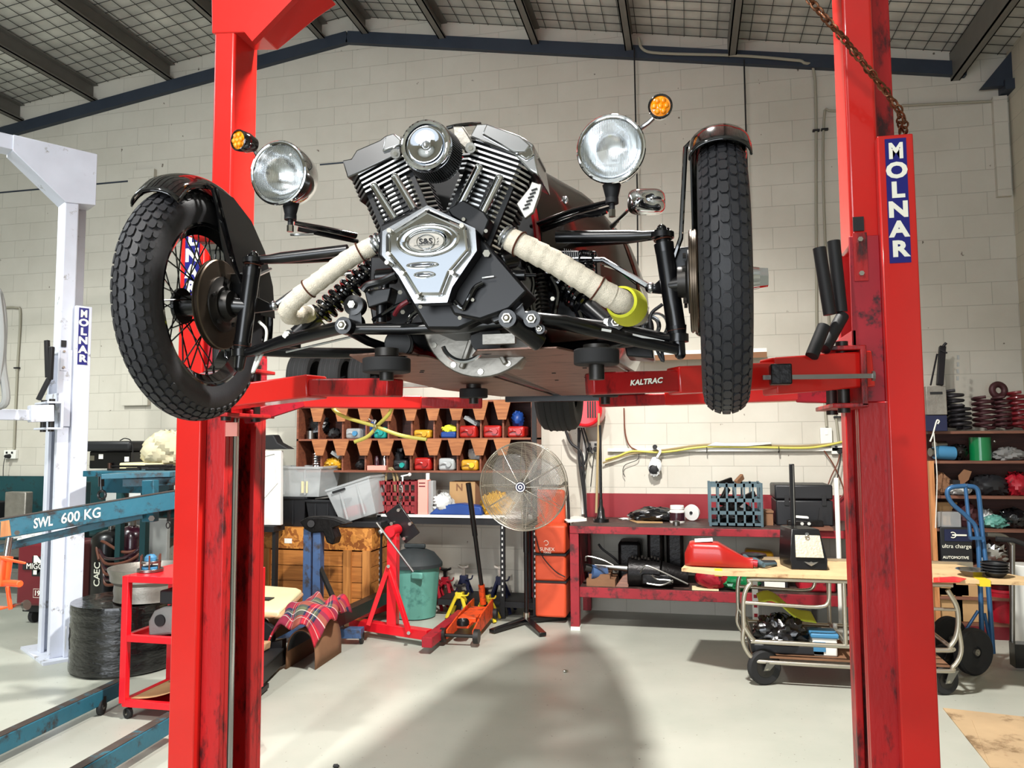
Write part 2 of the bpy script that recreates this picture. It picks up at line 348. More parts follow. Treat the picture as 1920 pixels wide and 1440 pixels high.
# masonry material
def masonry(name, c, c2, x0=-.1895, z0=.149, bw=.4, rough=.7, ax='X'):
    m = bpy.data.materials.new(name); m.use_nodes = True; n = m.node_tree.nodes; l = m.node_tree.links; b = n['Principled BSDF']
    tc = n.new('ShaderNodeTexCoord'); sx = n.new('ShaderNodeSeparateXYZ'); l.new(tc.outputs['Object'], sx.inputs[0])
    cb = n.new('ShaderNodeCombineXYZ')
    a = n.new('ShaderNodeMath'); a.inputs[1].default_value = -x0+40; l.new(sx.outputs['X' if ax == 'X' else 'Y'], a.inputs[0]); l.new(a.outputs[0], cb.inputs[0])
    a2 = n.new('ShaderNodeMath'); a2.inputs[1].default_value = -z0+40; l.new(sx.outputs['Z'], a2.inputs[0]); l.new(a2.outputs[0], cb.inputs[1])
    br = n.new('ShaderNodeTexBrick'); br.inputs['Scale'].default_value = 1; br.inputs['Brick Width'].default_value = bw; br.inputs['Row Height'].default_value = .2
    br.inputs['Mortar Size'].default_value = .003; br.inputs['Mortar Smooth'].default_value = .4; br.inputs['Bias'].default_value = 0; br.offset = .5
    br.inputs['Color1'].default_value = (*lin(c), 1); br.inputs['Color2'].default_value = (*lin(c2), 1); br.inputs['Mortar'].default_value = (*lin([x*.88 for x in c]), 1)
    l.new(cb.outputs[0], br.inputs[0])
    nz = n.new('ShaderNodeTexNoise'); nz.inputs['Scale'].default_value = 1.6; nz.inputs['Detail'].default_value = 8; nz.inputs['Roughness'].default_value = .65; l.new(tc.outputs['Object'], nz.inputs[0])
    rp = n.new('ShaderNodeValToRGB'); rp.color_ramp.elements[0].position = .25; rp.color_ramp.elements[1].position = .75
    rp.color_ramp.elements[0].color = (.86, .85, .83, 1); rp.color_ramp.elements[1].color = (1, 1, 1, 1); l.new(nz.outputs[0], rp.inputs[0])
    mu = n.new('ShaderNodeMix'); mu.data_type = 'RGBA'; mu.blend_type = 'MULTIPLY'; mu.inputs[0].default_value = 1
    l.new(br.outputs[0], mu.inputs[6]); l.new(rp.outputs[0], mu.inputs[7])
    # sparse scuffs
    n2 = n.new('ShaderNodeTexNoise'); n2.inputs['Scale'].default_value = 14; n2.inputs['Detail'].default_value = 3; l.new(tc.outputs['Object'], n2.inputs[0])
    r2 = n.new('ShaderNodeValToRGB'); r2.color_ramp.elements[0].position = .74; r2.color_ramp.elements[1].position = .78; l.new(n2.outputs[0], r2.inputs[0])
    m2 = n.new('ShaderNodeMix'); m2.data_type = 'RGBA'; l.new(r2.outputs[0], m2.inputs[0]); l.new(mu.outputs[2], m2.inputs[6]); m2.inputs[7].default_value = (*lin((96, 84, 74)), 1)
    l.new(m2.outputs[2], b.inputs['Base Color']); b.inputs['Roughness'].default_value = rough
    bp = n.new('ShaderNodeBump'); bp.inputs['Strength'].default_value = .5; bp.inputs['Distance'].default_value = .006; bp.invert = True
    l.new(br.outputs['Fac'], bp.inputs['Height'])
    n3 = n.new('ShaderNodeTexNoise'); n3.inputs['Scale'].default_value = 90; l.new(tc.outputs['Object'], n3.inputs[0])
    b2 = n.new('ShaderNodeBump'); b2.inputs['Strength'].default_value = .12; b2.inputs['Distance'].default_value = .004; l.new(n3.outputs[0], b2.inputs['Height']); l.new(bp.outputs[0], b2.inputs['Normal'])
    l.new(b2.outputs[0], b.inputs['Normal']); MATS[name] = m
masonry('block_wall', (198, 194, 182), (194, 190, 178))
masonry('block_side', (196, 190, 172), (190, 186, 168), x0=0, ax='Y')
def floor_mat():
    m = bpy.data.materials.new('floor_paint'); m.use_nodes = True; n = m.node_tree.nodes; l = m.node_tree.links; b = n['Principled BSDF']
    tc = n.new('ShaderNodeTexCoord')
    def nz(s, d, r, p0, p1, c0, c1):
        t = n.new('ShaderNodeTexNoise'); t.inputs['Scale'].default_value = s; t.inputs['Detail'].default_value = d; t.inputs['Roughness'].default_value = r; l.new(tc.outputs['Object'], t.inputs[0])
        q = n.new('ShaderNodeValToRGB'); q.color_ramp.elements[0].position = p0; q.color_ramp.elements[1].position = p1
        q.color_ramp.elements[0].color = c0; q.color_ramp.elements[1].color = c1; l.new(t.outputs[0], q.inputs[0]); return q.outputs[0]
    a = nz(.9, 8, .6, .3, .7, (*lin((160, 163, 152)), 1), (*lin((178, 178, 167)), 1))
    d = nz(7, 10, .75, .66, .72, (0, 0, 0, 1), (1, 1, 1, 1)); e = nz(46, 2, .5, .72, .74, (0, 0, 0, 1), (1, 1, 1, 1))
    mx = n.new('ShaderNodeMix'); mx.data_type = 'RGBA'; l.new(d, mx.inputs[0]); l.new(a, mx.inputs[6]); mx.inputs[7].default_value = (*lin((150, 142, 122)), 1)
    m2 = n.new('ShaderNodeMix'); m2.data_type = 'RGBA'; l.new(e, m2.inputs[0]); l.new(mx.outputs[2], m2.inputs[6]); m2.inputs[7].default_value = (*lin((110, 104, 94)), 1)
    l.new(m2.outputs[2], b.inputs['Base Color'])
    r = nz(2.2, 6, .6, .3, .7, (.30, .30, .30, 1), (.46, .46, .46, 1)); l.new(r, b.inputs['Roughness']); MATS['floor_paint'] = m
floor_mat()
MB().box(XL, XRW, YF, WY, -.1, 0).build('floor', 'floor_paint', smooth=0, kind='structure')
def wallpoly(y0, y1, name, hole=None):
    mb = MB()
    if not hole:
        P = [(XL, y0, 0), (XRW, y0, 0), (XRW, y0, roofz(XRW)), (AX, y0, AZ), (XL, y0, roofz(XL))]; mb.prism(P, (0, y1-y0, 0))
    else:
        a, b_, h = hole
        mb.prism([(XL, y0, 0), (a, y0, 0), (a, y0, roofz(a)), (XL, y0, roofz(XL))], (0, y1-y0, 0))
        mb.prism([(b_, y0, 0), (XRW, y0, 0), (XRW, y0, roofz(XRW)), (b_, y0, roofz(b_))], (0, y1-y0, 0))
        mb.prism([(a, y0, h), (b_, y0, h), (b_, y0, roofz(b_)), (AX, y0, AZ), (a, y0, roofz(a))], (0, y1-y0, 0))
    return mb.build(name, 'block_wall', smooth=0, kind='structure')
wallpoly(WY, WY+.2, 'wall_back')
wallpoly(YF-.2, YF, 'wall_front', (-5.2, .8, 4.1))
MB().box(XRW, XRW+.2, YF, WY, 0, roofz(XRW)).build('wall_right', 'block_side', smooth=0, kind='structure')
MB().box(XL-.2, XL, YF, WY, 0, roofz(XL)).build('wall_left', 'block_side', smooth=0, kind='structure')
# ceiling: silver foil blanket over wire mesh
def foil():
    m = bpy.data.materials.new('foil_blanket'); m.use_nodes = True; n = m.node_tree.nodes; l = m.node_tree.links; b = n['Principled BSDF']
    tc = n.new('ShaderNodeTexCoord'); t = n.new('ShaderNodeTexNoise'); t.inputs['Scale'].default_value = 2.5; t.inputs['Detail'].default_value = 7; l.new(tc.outputs['Object'], t.inputs[0])
    rp = n.new('ShaderNodeValToRGB'); rp.color_ramp.elements[0].position = .3; rp.color_ramp.elements[1].position = .7
    rp.color_ramp.elements[0].color = (*lin((170, 170, 164)), 1); rp.color_ramp.elements[1].color = (*lin((214, 214, 206)), 1)
    l.new(t.outputs[0], rp.inputs[0]); l.new(rp.outputs[0], b.inputs['Base Color']); b.inputs['Roughness'].default_value = .5; b.inputs['Metallic'].default_value = .2
    bp = n.new('ShaderNodeBump'); bp.inputs['Strength'].default_value = .6; bp.inputs['Distance'].default_value = .03; l.new(t.outputs[0], bp.inputs['Height']); l.new(bp.outputs[0], b.inputs['Normal']); MATS['foil'] = m
foil()
mb = MB()
for xa, xb in ((XL, AX), (AX, XRW)):
    mb.prism([(xa, YF, roofz(xa)), (xb, YF, roofz(xb)), (xb, YF, roofz(xb)+.12), (xa, YF, roofz(xa)+.12)], (0, WY-YF, 0))
mb.build('ceiling', 'foil', smooth=0, kind='structure')
mat('mesh_wire', (52, 52, 50), .6)
mb = MB()
x = -9.4
while x < XRW:
    mb.box(x-.0025, x+.0025, 1.5, WY, roofz(x)-.018, roofz(x)-.013); x += .15
y = 1.6
while y < WY:
    for xa, xb in ((-9.4, AX), (AX, XRW)): mb.beam((xa, y, roofz(xa)-.015), (xb, y, roofz(xb)-.015), .005, .005)
    y += .15
mb.build('trim_15', 'mesh_wire', smooth=0, kind='structure', label='wire mesh under the roof foil')
mat('purlin_steel', (112, 110, 104), .55, .3, var=.08)
mat('rake_steel', (46, 54, 66), .5, .2, var=.08)
# purlins running from the wall towards the camera (C section)
XS = [W(px, py, WY).x for px, py in ((40, 235), (178, 190), (322, 150), (480, 118))] + [-3.72, -3.22] + [W(px, py, WY).x for px, py in ((832, 70), (1005, 80), (1180, 92), (1372, 100), (1790, 130))]
for i, x in enumerate(XS):
    z = roofz(x)-.02; h = .2 if i < len(XS)-1 else .26; w = .075
    mb = MB(); mb.box(x-w/2, x-w/2+.012, 1.0, WY, z-h, z).box(x-w/2, x+w/2, 1.0, WY, z-h, z-h+.01).box(x-w/2, x+w/2, 1.0, WY, z-.01, z).box(x+w/2-.01, x+w/2, 1.0, WY, z-h, z-h+.03)
    mb.build(f'trim_{i+1}', 'purlin_steel', smooth=0, kind='structure')
# dark rake angle bolted to the wall, left and right of the ridge
aL, ap, aR = W(-40, 262, WY-.03), W(652, 71, WY-.03), W(1812, 131, WY-.03)
MB().beam(aL, ap, .06, .125).build('trim_12', 'rake_steel', kind='structure')
MB().beam(ap, aR, .06, .125).build('trim_13', 'rake_steel', kind='structure')
b0 = W(1880, 162, WY-.1); MB().box(b0.x, XRW, WY-.16, WY, b0.z-.05, b0.z+.04).prism([(XRW-.25, WY-.12, b0.z), (XRW, WY-.12, b0.z), (XRW, WY-.12, b0.z+.3)], (0, .06, 0)).build('trim_14', 'rake_steel', kind='structure')
mat('maroon_band', (128, 28, 36), .55, var=.06)
MB().box(W(1095, 950, WY).x, 1.5, WY-.012, WY, .84, W(1160, 925, WY).z).build('trim_16', 'maroon_band', kind='structure')
# bond-beam joint and conduits
mb = MB(); jz = W(210, 342, WY).z
mb.box(-9.5, W(245, 345, WY).x, WY-.006, WY, jz-.012, jz+.004); mb.box(W(600, 308, WY).x, W(660, 300, WY).x+.3, WY-.006, WY, W(640, 305, WY).z-.01, W(640, 305, WY).z+.005)
mb.build('trim_17', 'rake_steel', kind='structure')
px0, px1 = W(246, 330, WY), W(306, 800, WY)
MB().box(px0.x, px0.x+.33, WY-.05, WY, W(280, 760, WY).z, W(280, 320, WY).z).build('trim_18', 'block_wall', smooth=0, kind='structure')
mb = MB(); a = K(1900, 190, XRW); px = W(1700, 193, WY-.03)
q = W(1880, 180, WY-.04)
mb.box(q.x-.08, q.x+.03, WY-.05, WY, W(1890, 370, WY).z, q.z)
mb.build('trim_19', 'block_wall', kind='structure')
def conduit(name, pts, r, m_, label, k=4, cat_='conduit', clips=()):
    t = thing(name, label, cat_, pts[0]); MB().tube(cat(pts, k), r, 8).build('pipe', m_, t)
    for c in clips:
        p = V(c); MB().box(p.x-.03, p.x+.03, p.y-.02, p.y+.015, p.z-.008, p.z+.008).build('clip', 'black_matte', t)
    return t
Yc = WY-.02
conduit('electrical_conduit', [W(1197, 70, Yc-.1), W(1205, 92, Yc-.06), W(1240, 100, Yc-.06), W(1380, 104, Yc-.06), W(1480, 112, Yc-.06), W(1508, 118, Yc-.05), W(1528, 150, Yc), W(1530, 400, Yc), W(1533, 700, Yc), W(1544, 735, Yc), W(1550, 800, Yc)], .013, 'conduit', 'long grey conduit running along the dark roof angle and down the wall', clips=[W(1530, 245, Yc)])
conduit('electrical_conduit', [W(1640, 205, Yc), W(1562, 208, Yc), W(1545, 222, Yc), W(1545, 400, Yc), W(1560, 700, Yc), W(1574, 840, Yc)], .011, 'conduit', 'second conduit beside the long one, bending behind the right red lift column', clips=[W(1546, 243, Yc), W(1570, 782, Yc)])
conduit('electrical_conduit', [W(1690, 198, Yc), W(1890, 188, Yc)], .012, 'conduit', 'level conduit high on the wall between right red column and corner', k=2)
conduit('electrical_conduit', [W(2, 577, Yc), W(30, 577, Yc), W(38, 590, Yc), W(32, 700, Yc), W(26, 842, Yc)], .013, 'conduit', 'bent conduit down the wall to the socket at far left', clips=[W(32, 690, Yc)])
# roof-hung cords
for (x, y1, lb) in ((1189, 330, 'thin dark cord hanging down the wall behind right headlight'), (1395, 330, 'thin dark cord hanging down the wall above right front wheel')):
    a = W(x, 90 if x < 1300 else 112, WY-.12); b_ = W(x+8 if x < 1300 else x+10, 640 if x < 1300 else 620, WY-.14)
    MB().tube([a, (a+b_)/2+V((.01, 0, 0)), b_], .008, 6).build('pull_line', 'black_matte', label=lb, cat_='cord')
# ================================================================ LIFTS
def vertical_sign(parent, x0, x1, y, z0, z1, word, sub=None):
    p = MB().box(x0, x1, y-.002, y, z0, z1).build('brand_sign', 'sign_blue', parent, label='blue sign with white vertical lettering')
    n = len(word); h = (z1-z0)/(n+.35)
    for i, ch in enumerate(word):
        text(ch, ((x0+x1)/2, y-.003, z1-h*(i+.68)), XR, ZU, h*1.08, 'letter_white', p, name='letter', bold=.0035*h/.07, sx=(.80 if ch == 'M' else 1.08)*min(1.15, (x1-x0)/h*1.05))
    return p
def lift_column(s, xi, label, arms, Y0=2.9, ZT=3.95, mp={}):
    """s=+1: inner face looks to -X (right column); s=-1 mirrored"""
    X = lambda u: xi+s*u
    bx = lambda mb, u0, u1, y0, y1, z0, z1: mb.box(min(X(u0), X(u1)), max(X(u0), X(u1)), y0, y1, z0, z1)
    t = thing('lift_column', label, 'car lift', (xi, Y0, 0))
    D = Y0-2.9; mm = lambda k: mp.get(k, k)
    zc0, zc1 = 1.72, 2.32
    mb = MB()   # fixed channel, open towards the car
    bx(mb, .16, .20, Y0, D+3.22, .02, 2.6); bx(mb, .09, .2, D+3.09, D+3.22, 2.6, ZT); bx(mb, .0, .2, D+3.18, D+3.22, .02, zc1); bx(mb, .0, .025, D+3.13, D+3.19, .02, zc0)
    bx(mb, .0, .19, Y0, Y0+.03, .02, zc0); bx(mb, .0, .022, Y0+.03, Y0+.06, .02, zc0)
    mb.build('column', mm('red_worn'), t, bevel=.004)
    mb = MB(); bx(mb, -.003, .098, Y0+.005, D+3.09, zc1-.05, ZT)
    mb.build('mast', mm('red_paint'), t, bevel=.012, seg=3)
    mb = MB(); bx(mb, .098, .13, Y0+.14, D+3.09, zc1-.05, ZT); mb.build('rear_channel', mm('red_dull'), t, bevel=.003)
    mb = MB(); mb.cyl((X(.06), D+3.06, .05), (X(.06), D+3.06, zc0+.05), .022, n=20); mb.build('hydraulic_cylinder', 'chrome_soft', t)
    mb = MB(); mb.cyl((X(.035), D+3.0, .05), (X(.035), D+3.0, zc0+.05), .012, n=10); mb.build('guide_rod', 'steel_dark', t)
    mb = MB(); bx(mb, .085, .2, Y0-.045, Y0, .02, 2.64)
    cv = mb.build('cover_panel', mm('red_paint'), t, bevel=.005)
    sgx = sorted((X(.108), X(.176))); vertical_sign(t, sgx[0], sgx[1], Y0-.046, 2.19, 2.625, 'MOLNAR')
    # carriage
    mb = MB(); bx(mb, -.012, .085, Y0-.012, Y0, zc0, zc1-.02); bx(mb, -.012, 0, Y0-.012, D+3.2, zc0, zc1-.35)
    mb.build('carriage', mm('red_dull'), t, bevel=.002)
    mb = MB(); bx(mb, .0, .045, Y0-.018, Y0-.01, 2.14, 2.31); pl = mb.build('slider_plate', mm('red_worn'), t)
    for z in (2.165, 2.285): MB().cyl((X(.022), Y0-.03, z), (X(.022), Y0-.017, z), .009, n=6).build('bolt', 'bolt', pl)
    mb = MB(); bx(mb, .005, .04, Y0-.006, Y0+.001, 2.32, 2.37); mb.build('slider_block', 'black_matte', t)
    # arm pivot bracket
    zb = 1.80
    mb = MB(); bx(mb, -.11, -.0, Y0-.16, Y0+.2, zb-.105, zb-.09); bx(mb, -.11, -.0, Y0-.16, Y0+.2, zb+.085, zb+.1)
    bx(mb, -.02, .0, Y0-.16, Y0+.2, zb-.1, zb+.09); mb.build('arm_bracket', mm('red_worn'), t, bevel=.003)
    for k, y in enumerate((Y0-.1, Y0+.12)):
        MB().cyl((X(-.065), y, zb-.12), (X(-.065), y, zb+.12), .02, n=14).build('pivot_pin', 'steel_dark', t)
    MB().box(min(X(-.06), X(.3)), max(X(-.06), X(.3)), D+2.8, D+3.45, 0, .02).build('base_plate', mm('red_worn'), t)
    # foam-covered wheel guard arms
    for a, b_ in arms['guards']: MB().cyl(a, b_, .021, n=14).build('foam_guard', 'black_matte', t)
    if not arms['arms']: return t
    for segs, pad, lab in arms['arms']:
        root = None
        for (p0, p1, w, h, mt) in segs:
            mb = MB(); mb.beam(p0, p1, w, h)
            o = mb.build('arm' if root is None else 'arm_extension', mt, t if root is None else root, bevel=.006)
            if root is None: root = o
        px, ztop, pr = pad
        pd = MB().cyl((px.x, px.y, ztop-.036), (px.x, px.y, ztop), pr, n=28).build('lift_pad', 'rubber_old', root, bevel=.004)
        MB().cyl((px.x, px.y, segs[-1][1].z-.03), (px.x, px.y, ztop-.034), .018, n=14).cyl((px.x, px.y, segs[-1][1].z+.03), (px.x, px.y, segs[-1][1].z+.05), .03, n=14).build('pad_screw', 'steel_dark', root)
    MB().box(*(sorted((X(-.0), X(-.14)))), D+3.25, D+3.42, .02, .05).build('anchor_foot', mm('red_bright'), t, bevel=.006)
    return t
# right column arms
pR = G(1118, 655, 1.80); pL = G(725, 672, 1.80); pB = G(888, 729, 1.795); pBR = G(1135, 727, 1.795)
gr = [(W(1536, 465, 2.75), W(1556, 590, 2.75)), (W(1563, 452, 2.8), W(1577, 585, 2.8)), (W(1580, 592, 2.8), W(1545, 655, 2.72)), (W(1545, 612, 2.7), W(1522, 668, 2.66))]
armsR = dict(guards=gr, arms=[
    ([(W(1622, 693, 2.82), W(1440, 707, 2.66), .09, .12, 'red_paint'), (W(1455, 705, 2.67), W(1262, 714, 2.48), .08, .085, 'red_paint'), (W(1275, 715, 2.49), W(1104, 720, 2.32), .06, .066, 'red_worn')], (pR, 1.80, .052), ''),
    ([(W(1568, 738, 3.05), W(1502, 738, 3.12), .1, .07, 'red_dull'), (W(1515, 738, 3.1), W(1252, 748, 3.30), .08, .055, 'red_paint'), (W(1262, 748, 3.3), W(1128, 753, 3.42), .06, .048, 'red_worn')], (pBR, 1.795, .05), '')])
colR = lift_column(1, .579, 'right red lift column with rounded orange edge and chain hanging over it', armsR)
armsL = dict(guards=[(V((-1.80, 2.74, 1.9)), V((-1.76, 2.70, 2.25))), (V((-1.84, 2.8, 1.9)), V((-1.83, 2.78, 2.26)))], arms=[
    ([(V((-1.84, 2.8, 1.765)), W(595, 725, 2.66), .11, .085, 'red_paint'), (W(588, 727, 2.66), W(742, 727, 2.5), .08, .062, 'red_worn')], (pL, 1.80, .060), ''),
    ([(V((-1.84, 3.02, 1.70)), W(560, 752, 3.22), .09, .06, 'red_dull'), (W(528, 752, 3.2), W(790, 755, 3.42), .08, .06, 'red_paint'), (W(780, 755, 3.41), W(904, 756, 3.5), .06, .05, 'red_worn')], (pB, 1.795, .055), '')])
colL = lift_column(-1, -1.865, 'left red lift column behind the spoked wheel, its top under a corner gusset', armsL)
# arm lettering and restraint gear on the right front arm
aa = W(1212, 716, 2.33)
for dx, m_ in ((.0012, 'black_matte'), (0, 'letter_white')): text('KALTRAC', aa+V((dx, -.004 if dx == 0 else -.002, -dx)), (1, -.28, .05), (.18, 0, 1), .0225, m_, colR, name='lettering', bold=.0007)
MB().beam(W(1430, 708, 2.56), W(1635, 705, 2.6), .012, .014).cyl(W(1635, 705, 2.6), W(1640, 705, 2.6), .016, n=10).build('release_rod', 'steel', colR)
MB().box(W(1422, 0, 2.56).x, W(1460, 0, 2.56).x, 2.52, 2.58, W(1440, 722, 2.55).z, W(1440, 684, 2.55).z).build('arm_lock', 'oily', colR, bevel=.004)
# left top gusset and overhead beam
g0 = 2.9
MB().prism([W(397, 62, g0), W(396, -30, g0), W(600, -30, g0), W(560, -2, g0), W(485, 60, g0), W(458, 60, g0)], (0, .16, 0)).build('corner_gusset', 'red_paint', colL, bevel=.004)
MB().prism([W(480, 84, g0-.005), W(590, -30, g0-.005), W(520, -30, g0-.005), W(462, 62, g0-.005)], (0, -.03, 0)).build('gusset_flange', 'red_paint', colL)
MB().box(-2.05, .57, 2.96, 3.1, 3.72, 3.88).build('crossbeam', 'red_paint', colL)
MB().box(W(442, 0, 2.895).x, W(463, 0, 2.895).x, 2.885, 2.898, W(450, 818, 2.9).z, W(450, 792, 2.9).z).build('warning_label', 'pink_box', colL)
for q in (((446, 1400), (470, 1396), (486, 1382), (480, 1373), (446, 1378)), ((446, 1428), (482, 1424), (482, 1446), (446, 1450))): MB().prism([G(x, y, .06) for x, y in q], (0, 0, -.05)).build('base_foot', 'red_bright', colL, bevel=.004)
# chain slung over the right column
ch = thing('hanging_chain', 'rusty doubled chain slung diagonally across right red lift column', 'chain', W(1690, 240, 2.8))
path = cat([W(1490, -25, 2.66), W(1560, 55, 2.7), W(1610, 115, 2.75), W(1650, 165, 2.78), W(1672, 195, 2.80), (W(1686, 222, 2.84)), (W(1688, 250, 2.9))], 30)
def chain(mb, pts, L, r, off):
    acc = 0; k = 0; last = pts[0]
    for i in range(1, len(pts)):
        acc += (pts[i]-last).length; last = pts[i]
        if acc >= L*.72:
            acc = 0; k += 1; d = (pts[i]-pts[i-1]).normalized(); x, y, a = basis(d); n = x if k % 2 else y
            if off: n = (x*cos(k*1.1)+y*sin(k*1.1))
            w = d.cross(n); c = pts[i]+off
            mb.tube([c+(d*cos(q)*L*.5+w*sin(q)*L*.32) for q in [2*pi*j/10 for j in range(10)]], r, 5, closed=True)
mat('chain_rust', (120, 78, 54), .38, .85, var=.25, scale=30)
mb = MB(); chain(mb, path, .032, .0035, V((0, 0, .012))); chain(mb, path, .032, .0035, V((.012, -.012, -.012))); mb.build('chain_links', 'chain_rust', ch)

# ---------------- white lift at left, turned towards the door
wx, wy = -4.600, 4.967
WP = dict(red_worn='white_paint', red_paint='white_paint', red_dull='white_paint', red_bright='white_paint')
wl = lift_column(1, wx, 'white lift column at far left with white corner gusset on top', dict(guards=[], arms=[]), Y0=wy, ZT=3.86, mp=WP)
MB().prism([(wx+.21, wy-.01, 3.86), (wx+.21, wy-.01, 3.45), (wx, wy-.01, 3.43), (wx-.36, wy-.01, 3.74), (wx-.36, wy-.01, 3.86)], (0, .2, 0)).build('corner_gusset', 'white_paint', wl, bevel=.004)
MB().box(wx-2.2, wx-.3, wy, wy+.16, 3.75, 3.86).build('crossbeam', 'white_paint', wl, bevel=.004)
wl.rotation_euler.z = R(57)
inv = (Matrix.Translation(V((wx, wy, 0))) @ Matrix.Rotation(R(57), 4, 'Z')).inverted()
y0 = 4.9
for nm, m_, mb in (('arm', 'white_paint', MB().beam(W(98, 775, y0-.08), W(55, 776, y0-.2), .12, .12).beam(W(75, 779, y0-.15), W(-60, 776, y0-.4), .1, .075)),
                   ('foam_guard', 'black_matte', MB().beam(W(88, 638, y0-.1), W(90, 708, y0-.1), .03, .03).beam(W(97, 650, y0-.1), W(94, 712, y0-.1), .03, .03)),
                   ('foam_guard', 'black_matte', MB().beam(W(92, 710, y0-.1), W(72, 750, y0-.12), .03, .03))):
    o = mb.build(nm, m_, None, bevel=.004); o.parent = wl; o.matrix_parent_inverse = inv
MB().tube(cat([W(-30, 540, 4.4), W(-5, 545, 4.4), W(6, 600, 4.4), W(4, 680, 4.4), W(10, 755, 4.4), W(-30, 760, 4.4)], 6), .02, 8).grid(lambda u, v: W(-60+60*u+8*sin(v*4), 545+215*v, 4.42+.05*sin(u*5)), 6, 10).build('vehicle_panel', 'wall_grey', label='grey curved edge of a vehicle hanging in at far left edge', cat_='vehicle', solid=.01)
# ================================================================ THE THREE-WHEELER
car = thing('three_wheeler_car', 'black open-wheeled three-wheeler with chrome V-twin up front, raised on the red lift', 'car', (-.63, 2.4, 1.78))
XC = -.63
# ---------------- wheels
def wheel(cx, toe, side, lab):
    """side: +1 inboard is -X ; -1 inboard is +X"""
    c = V((cx, 1.97, 1.985)); ax = V((cos(toe), sin(toe), 0)); fy = V((-sin(toe), cos(toe), 0)); inb = ax*(-side)
    P = lambda x, r, a: c+ax*x+(fy*(-cos(a))+ZU*sin(a))*r
    w = MB(); n = 96
    prof = []
    for k in range(25):
        t = -2.15+4.3*k/24; prof.append((.272+.054*cos(t)*(1.0 if abs(t) > .9 else 1.0), .056*sin(t)))
    prof[0] = (.222, prof[0][1]*.9); prof[-1] = (.222, prof[-1][1]*.9)
    w.lathe(prof, c, ax, 96)
    # tread blocks wrapped on the crown
    N = 58
    def sec(t, up): return (.272+(.055+up)*cos(t), (.056+up)*sin(t))
    rows = [(0, .15, .86, 0), (.36, .13, .80, .5), (-.36, .13, .80, .5), (.70, .14, .78, 0), (-.70, .14, .78, 0), (1.0, .11, .6, .25), (-1.0, .11, .6, .25)]
    for tc, hw, fill, ph in rows:
        for i in range(N):
            a0 = 2*pi*(i+ph-fill/2)/N; a1 = 2*pi*(i+ph+fill/2)/N; am = (a0+a1)/2; e = (a1-a0)*.18; hi = .0045 if abs(tc) < .9 else .003
            ring = [(tc-hw, am-(am-a0)*.6), (tc-hw*.55, a0), (tc+hw*.55, a0), (tc+hw, am-(am-a0)*.6), (tc+hw, am+(a1-am)*.6), (tc+hw*.55, a1), (tc-hw*.55, a1), (tc-hw, am+(a1-am)*.6)]
            top = []; bot = []
            for t, a in ring:
                r, x = sec(t, hi); top.append(P(x, r, a))
                r, x = sec(t*1.02+(t-tc)*.08, -.001); bot.append(P(x, r, a))
            o = 8; w.add(top+bot, [tuple(range(7, -1, -1))]+[(j, (j+1) % 8, 8+(j+1) % 8, 8+j) for j in range(8)])
    ty = w.build('wheel', 'rubber', car, label=lab, smooth=30)
    # rim
    rp = [(.236, -.045), (.226, -.043), (.214, -.034), (.205, -.02), (.205, .02), (.214, .034), (.226, .043), (.236, .045), (.228, .047), (.219, .038), (.199, .022), (.199, -.022), (.219, -.038), (.228, -.047), (.236, -.045)]
    MB().lathe(rp, c, ax, 64).build('rim', 'black_gloss', ty)
    # hub + spokes
    h = MB(); h.cyl(c-ax*.05, c+ax*.05, .03, n=24)
    for s_ in (-1, 1): h.cyl(c+ax*s_*.042, c+ax*s_*.052, .052, n=24)
    h.build('hub', 'black_satin', ty)
    sp = MB()
    for i in range(40):
        a = 2*pi*i/40; s_ = 1 if i % 2 else -1; tw = (.42 if (i//2) % 2 else -.42)
        sp.cyl(P(s_*.046, .05, a), P(s_*.006, .201, a+tw*.62), .0022, n=5, caps=False)
    sp.build('spokes', 'black_gloss', ty)
    if side > 0: MB().cyl(c+ax*.05, c+ax*.085, .032, .026, n=24).cyl(c+ax*.085, c+ax*.105, .026, .024, n=6).build('hub_cap', 'chrome', ty)
    # brake disc inboard
    d = MB(); d.lathe([(.078, -.002), (.125, -.002), (.128, .001), (.128, .005), (.125, .006), (.125, .010), (.128, .011), (.128, .015), (.125, .018), (.078, .018), (.078, -.002)], c+inb*.062, inb, 64)
    d.build('brake_disc', 'disc_iron', car)
    bell = MB().lathe([(.0, .024), (.05, .024), (.055, .020), (.079, .018), (.081, .002), (.081, 0)], c+inb*.066, inb, 40)
    bell.cyl(c+inb*.085, c+inb*.11, .042, .038, n=24)
    for k in range(5):
        q = P(0, .066, 2*pi*k/5+.3)+inb*.088; bell.cyl(q, q+inb*.008, .007, n=6)
    bell.build('disc_bell', 'steel_dark', car)
    # caliper: behind the axle
    cc = c+inb*.1+fy*.075+ZU*.05
    MB().obox(cc, inb*.028, fy*.035, ZU*.05).obox(cc+inb*.03-ZU*.01, inb*.012, fy*.022, ZU*.03).build('brake_caliper', 'black_satin', car, bevel=.006)
    for dz in (-.03, -.005, .022): MB().cyl(cc+inb*.03+ZU*dz-fy*.02, cc+inb*.05+ZU*dz-fy*.02, .008, n=6).build('caliper_bolt', 'bolt', car)
    return P, c, ax, fy, inb
PL, cL, axL, fyL, inL = wheel(-1.366, R(3.0), -1, 'spoked wheel showing its inner side and brake disc')
PR, cR, axR, fyR, inR = wheel(.094, R(-1.5), 1, 'spoked wheel seen edge-on, chrome hub cap outboard')
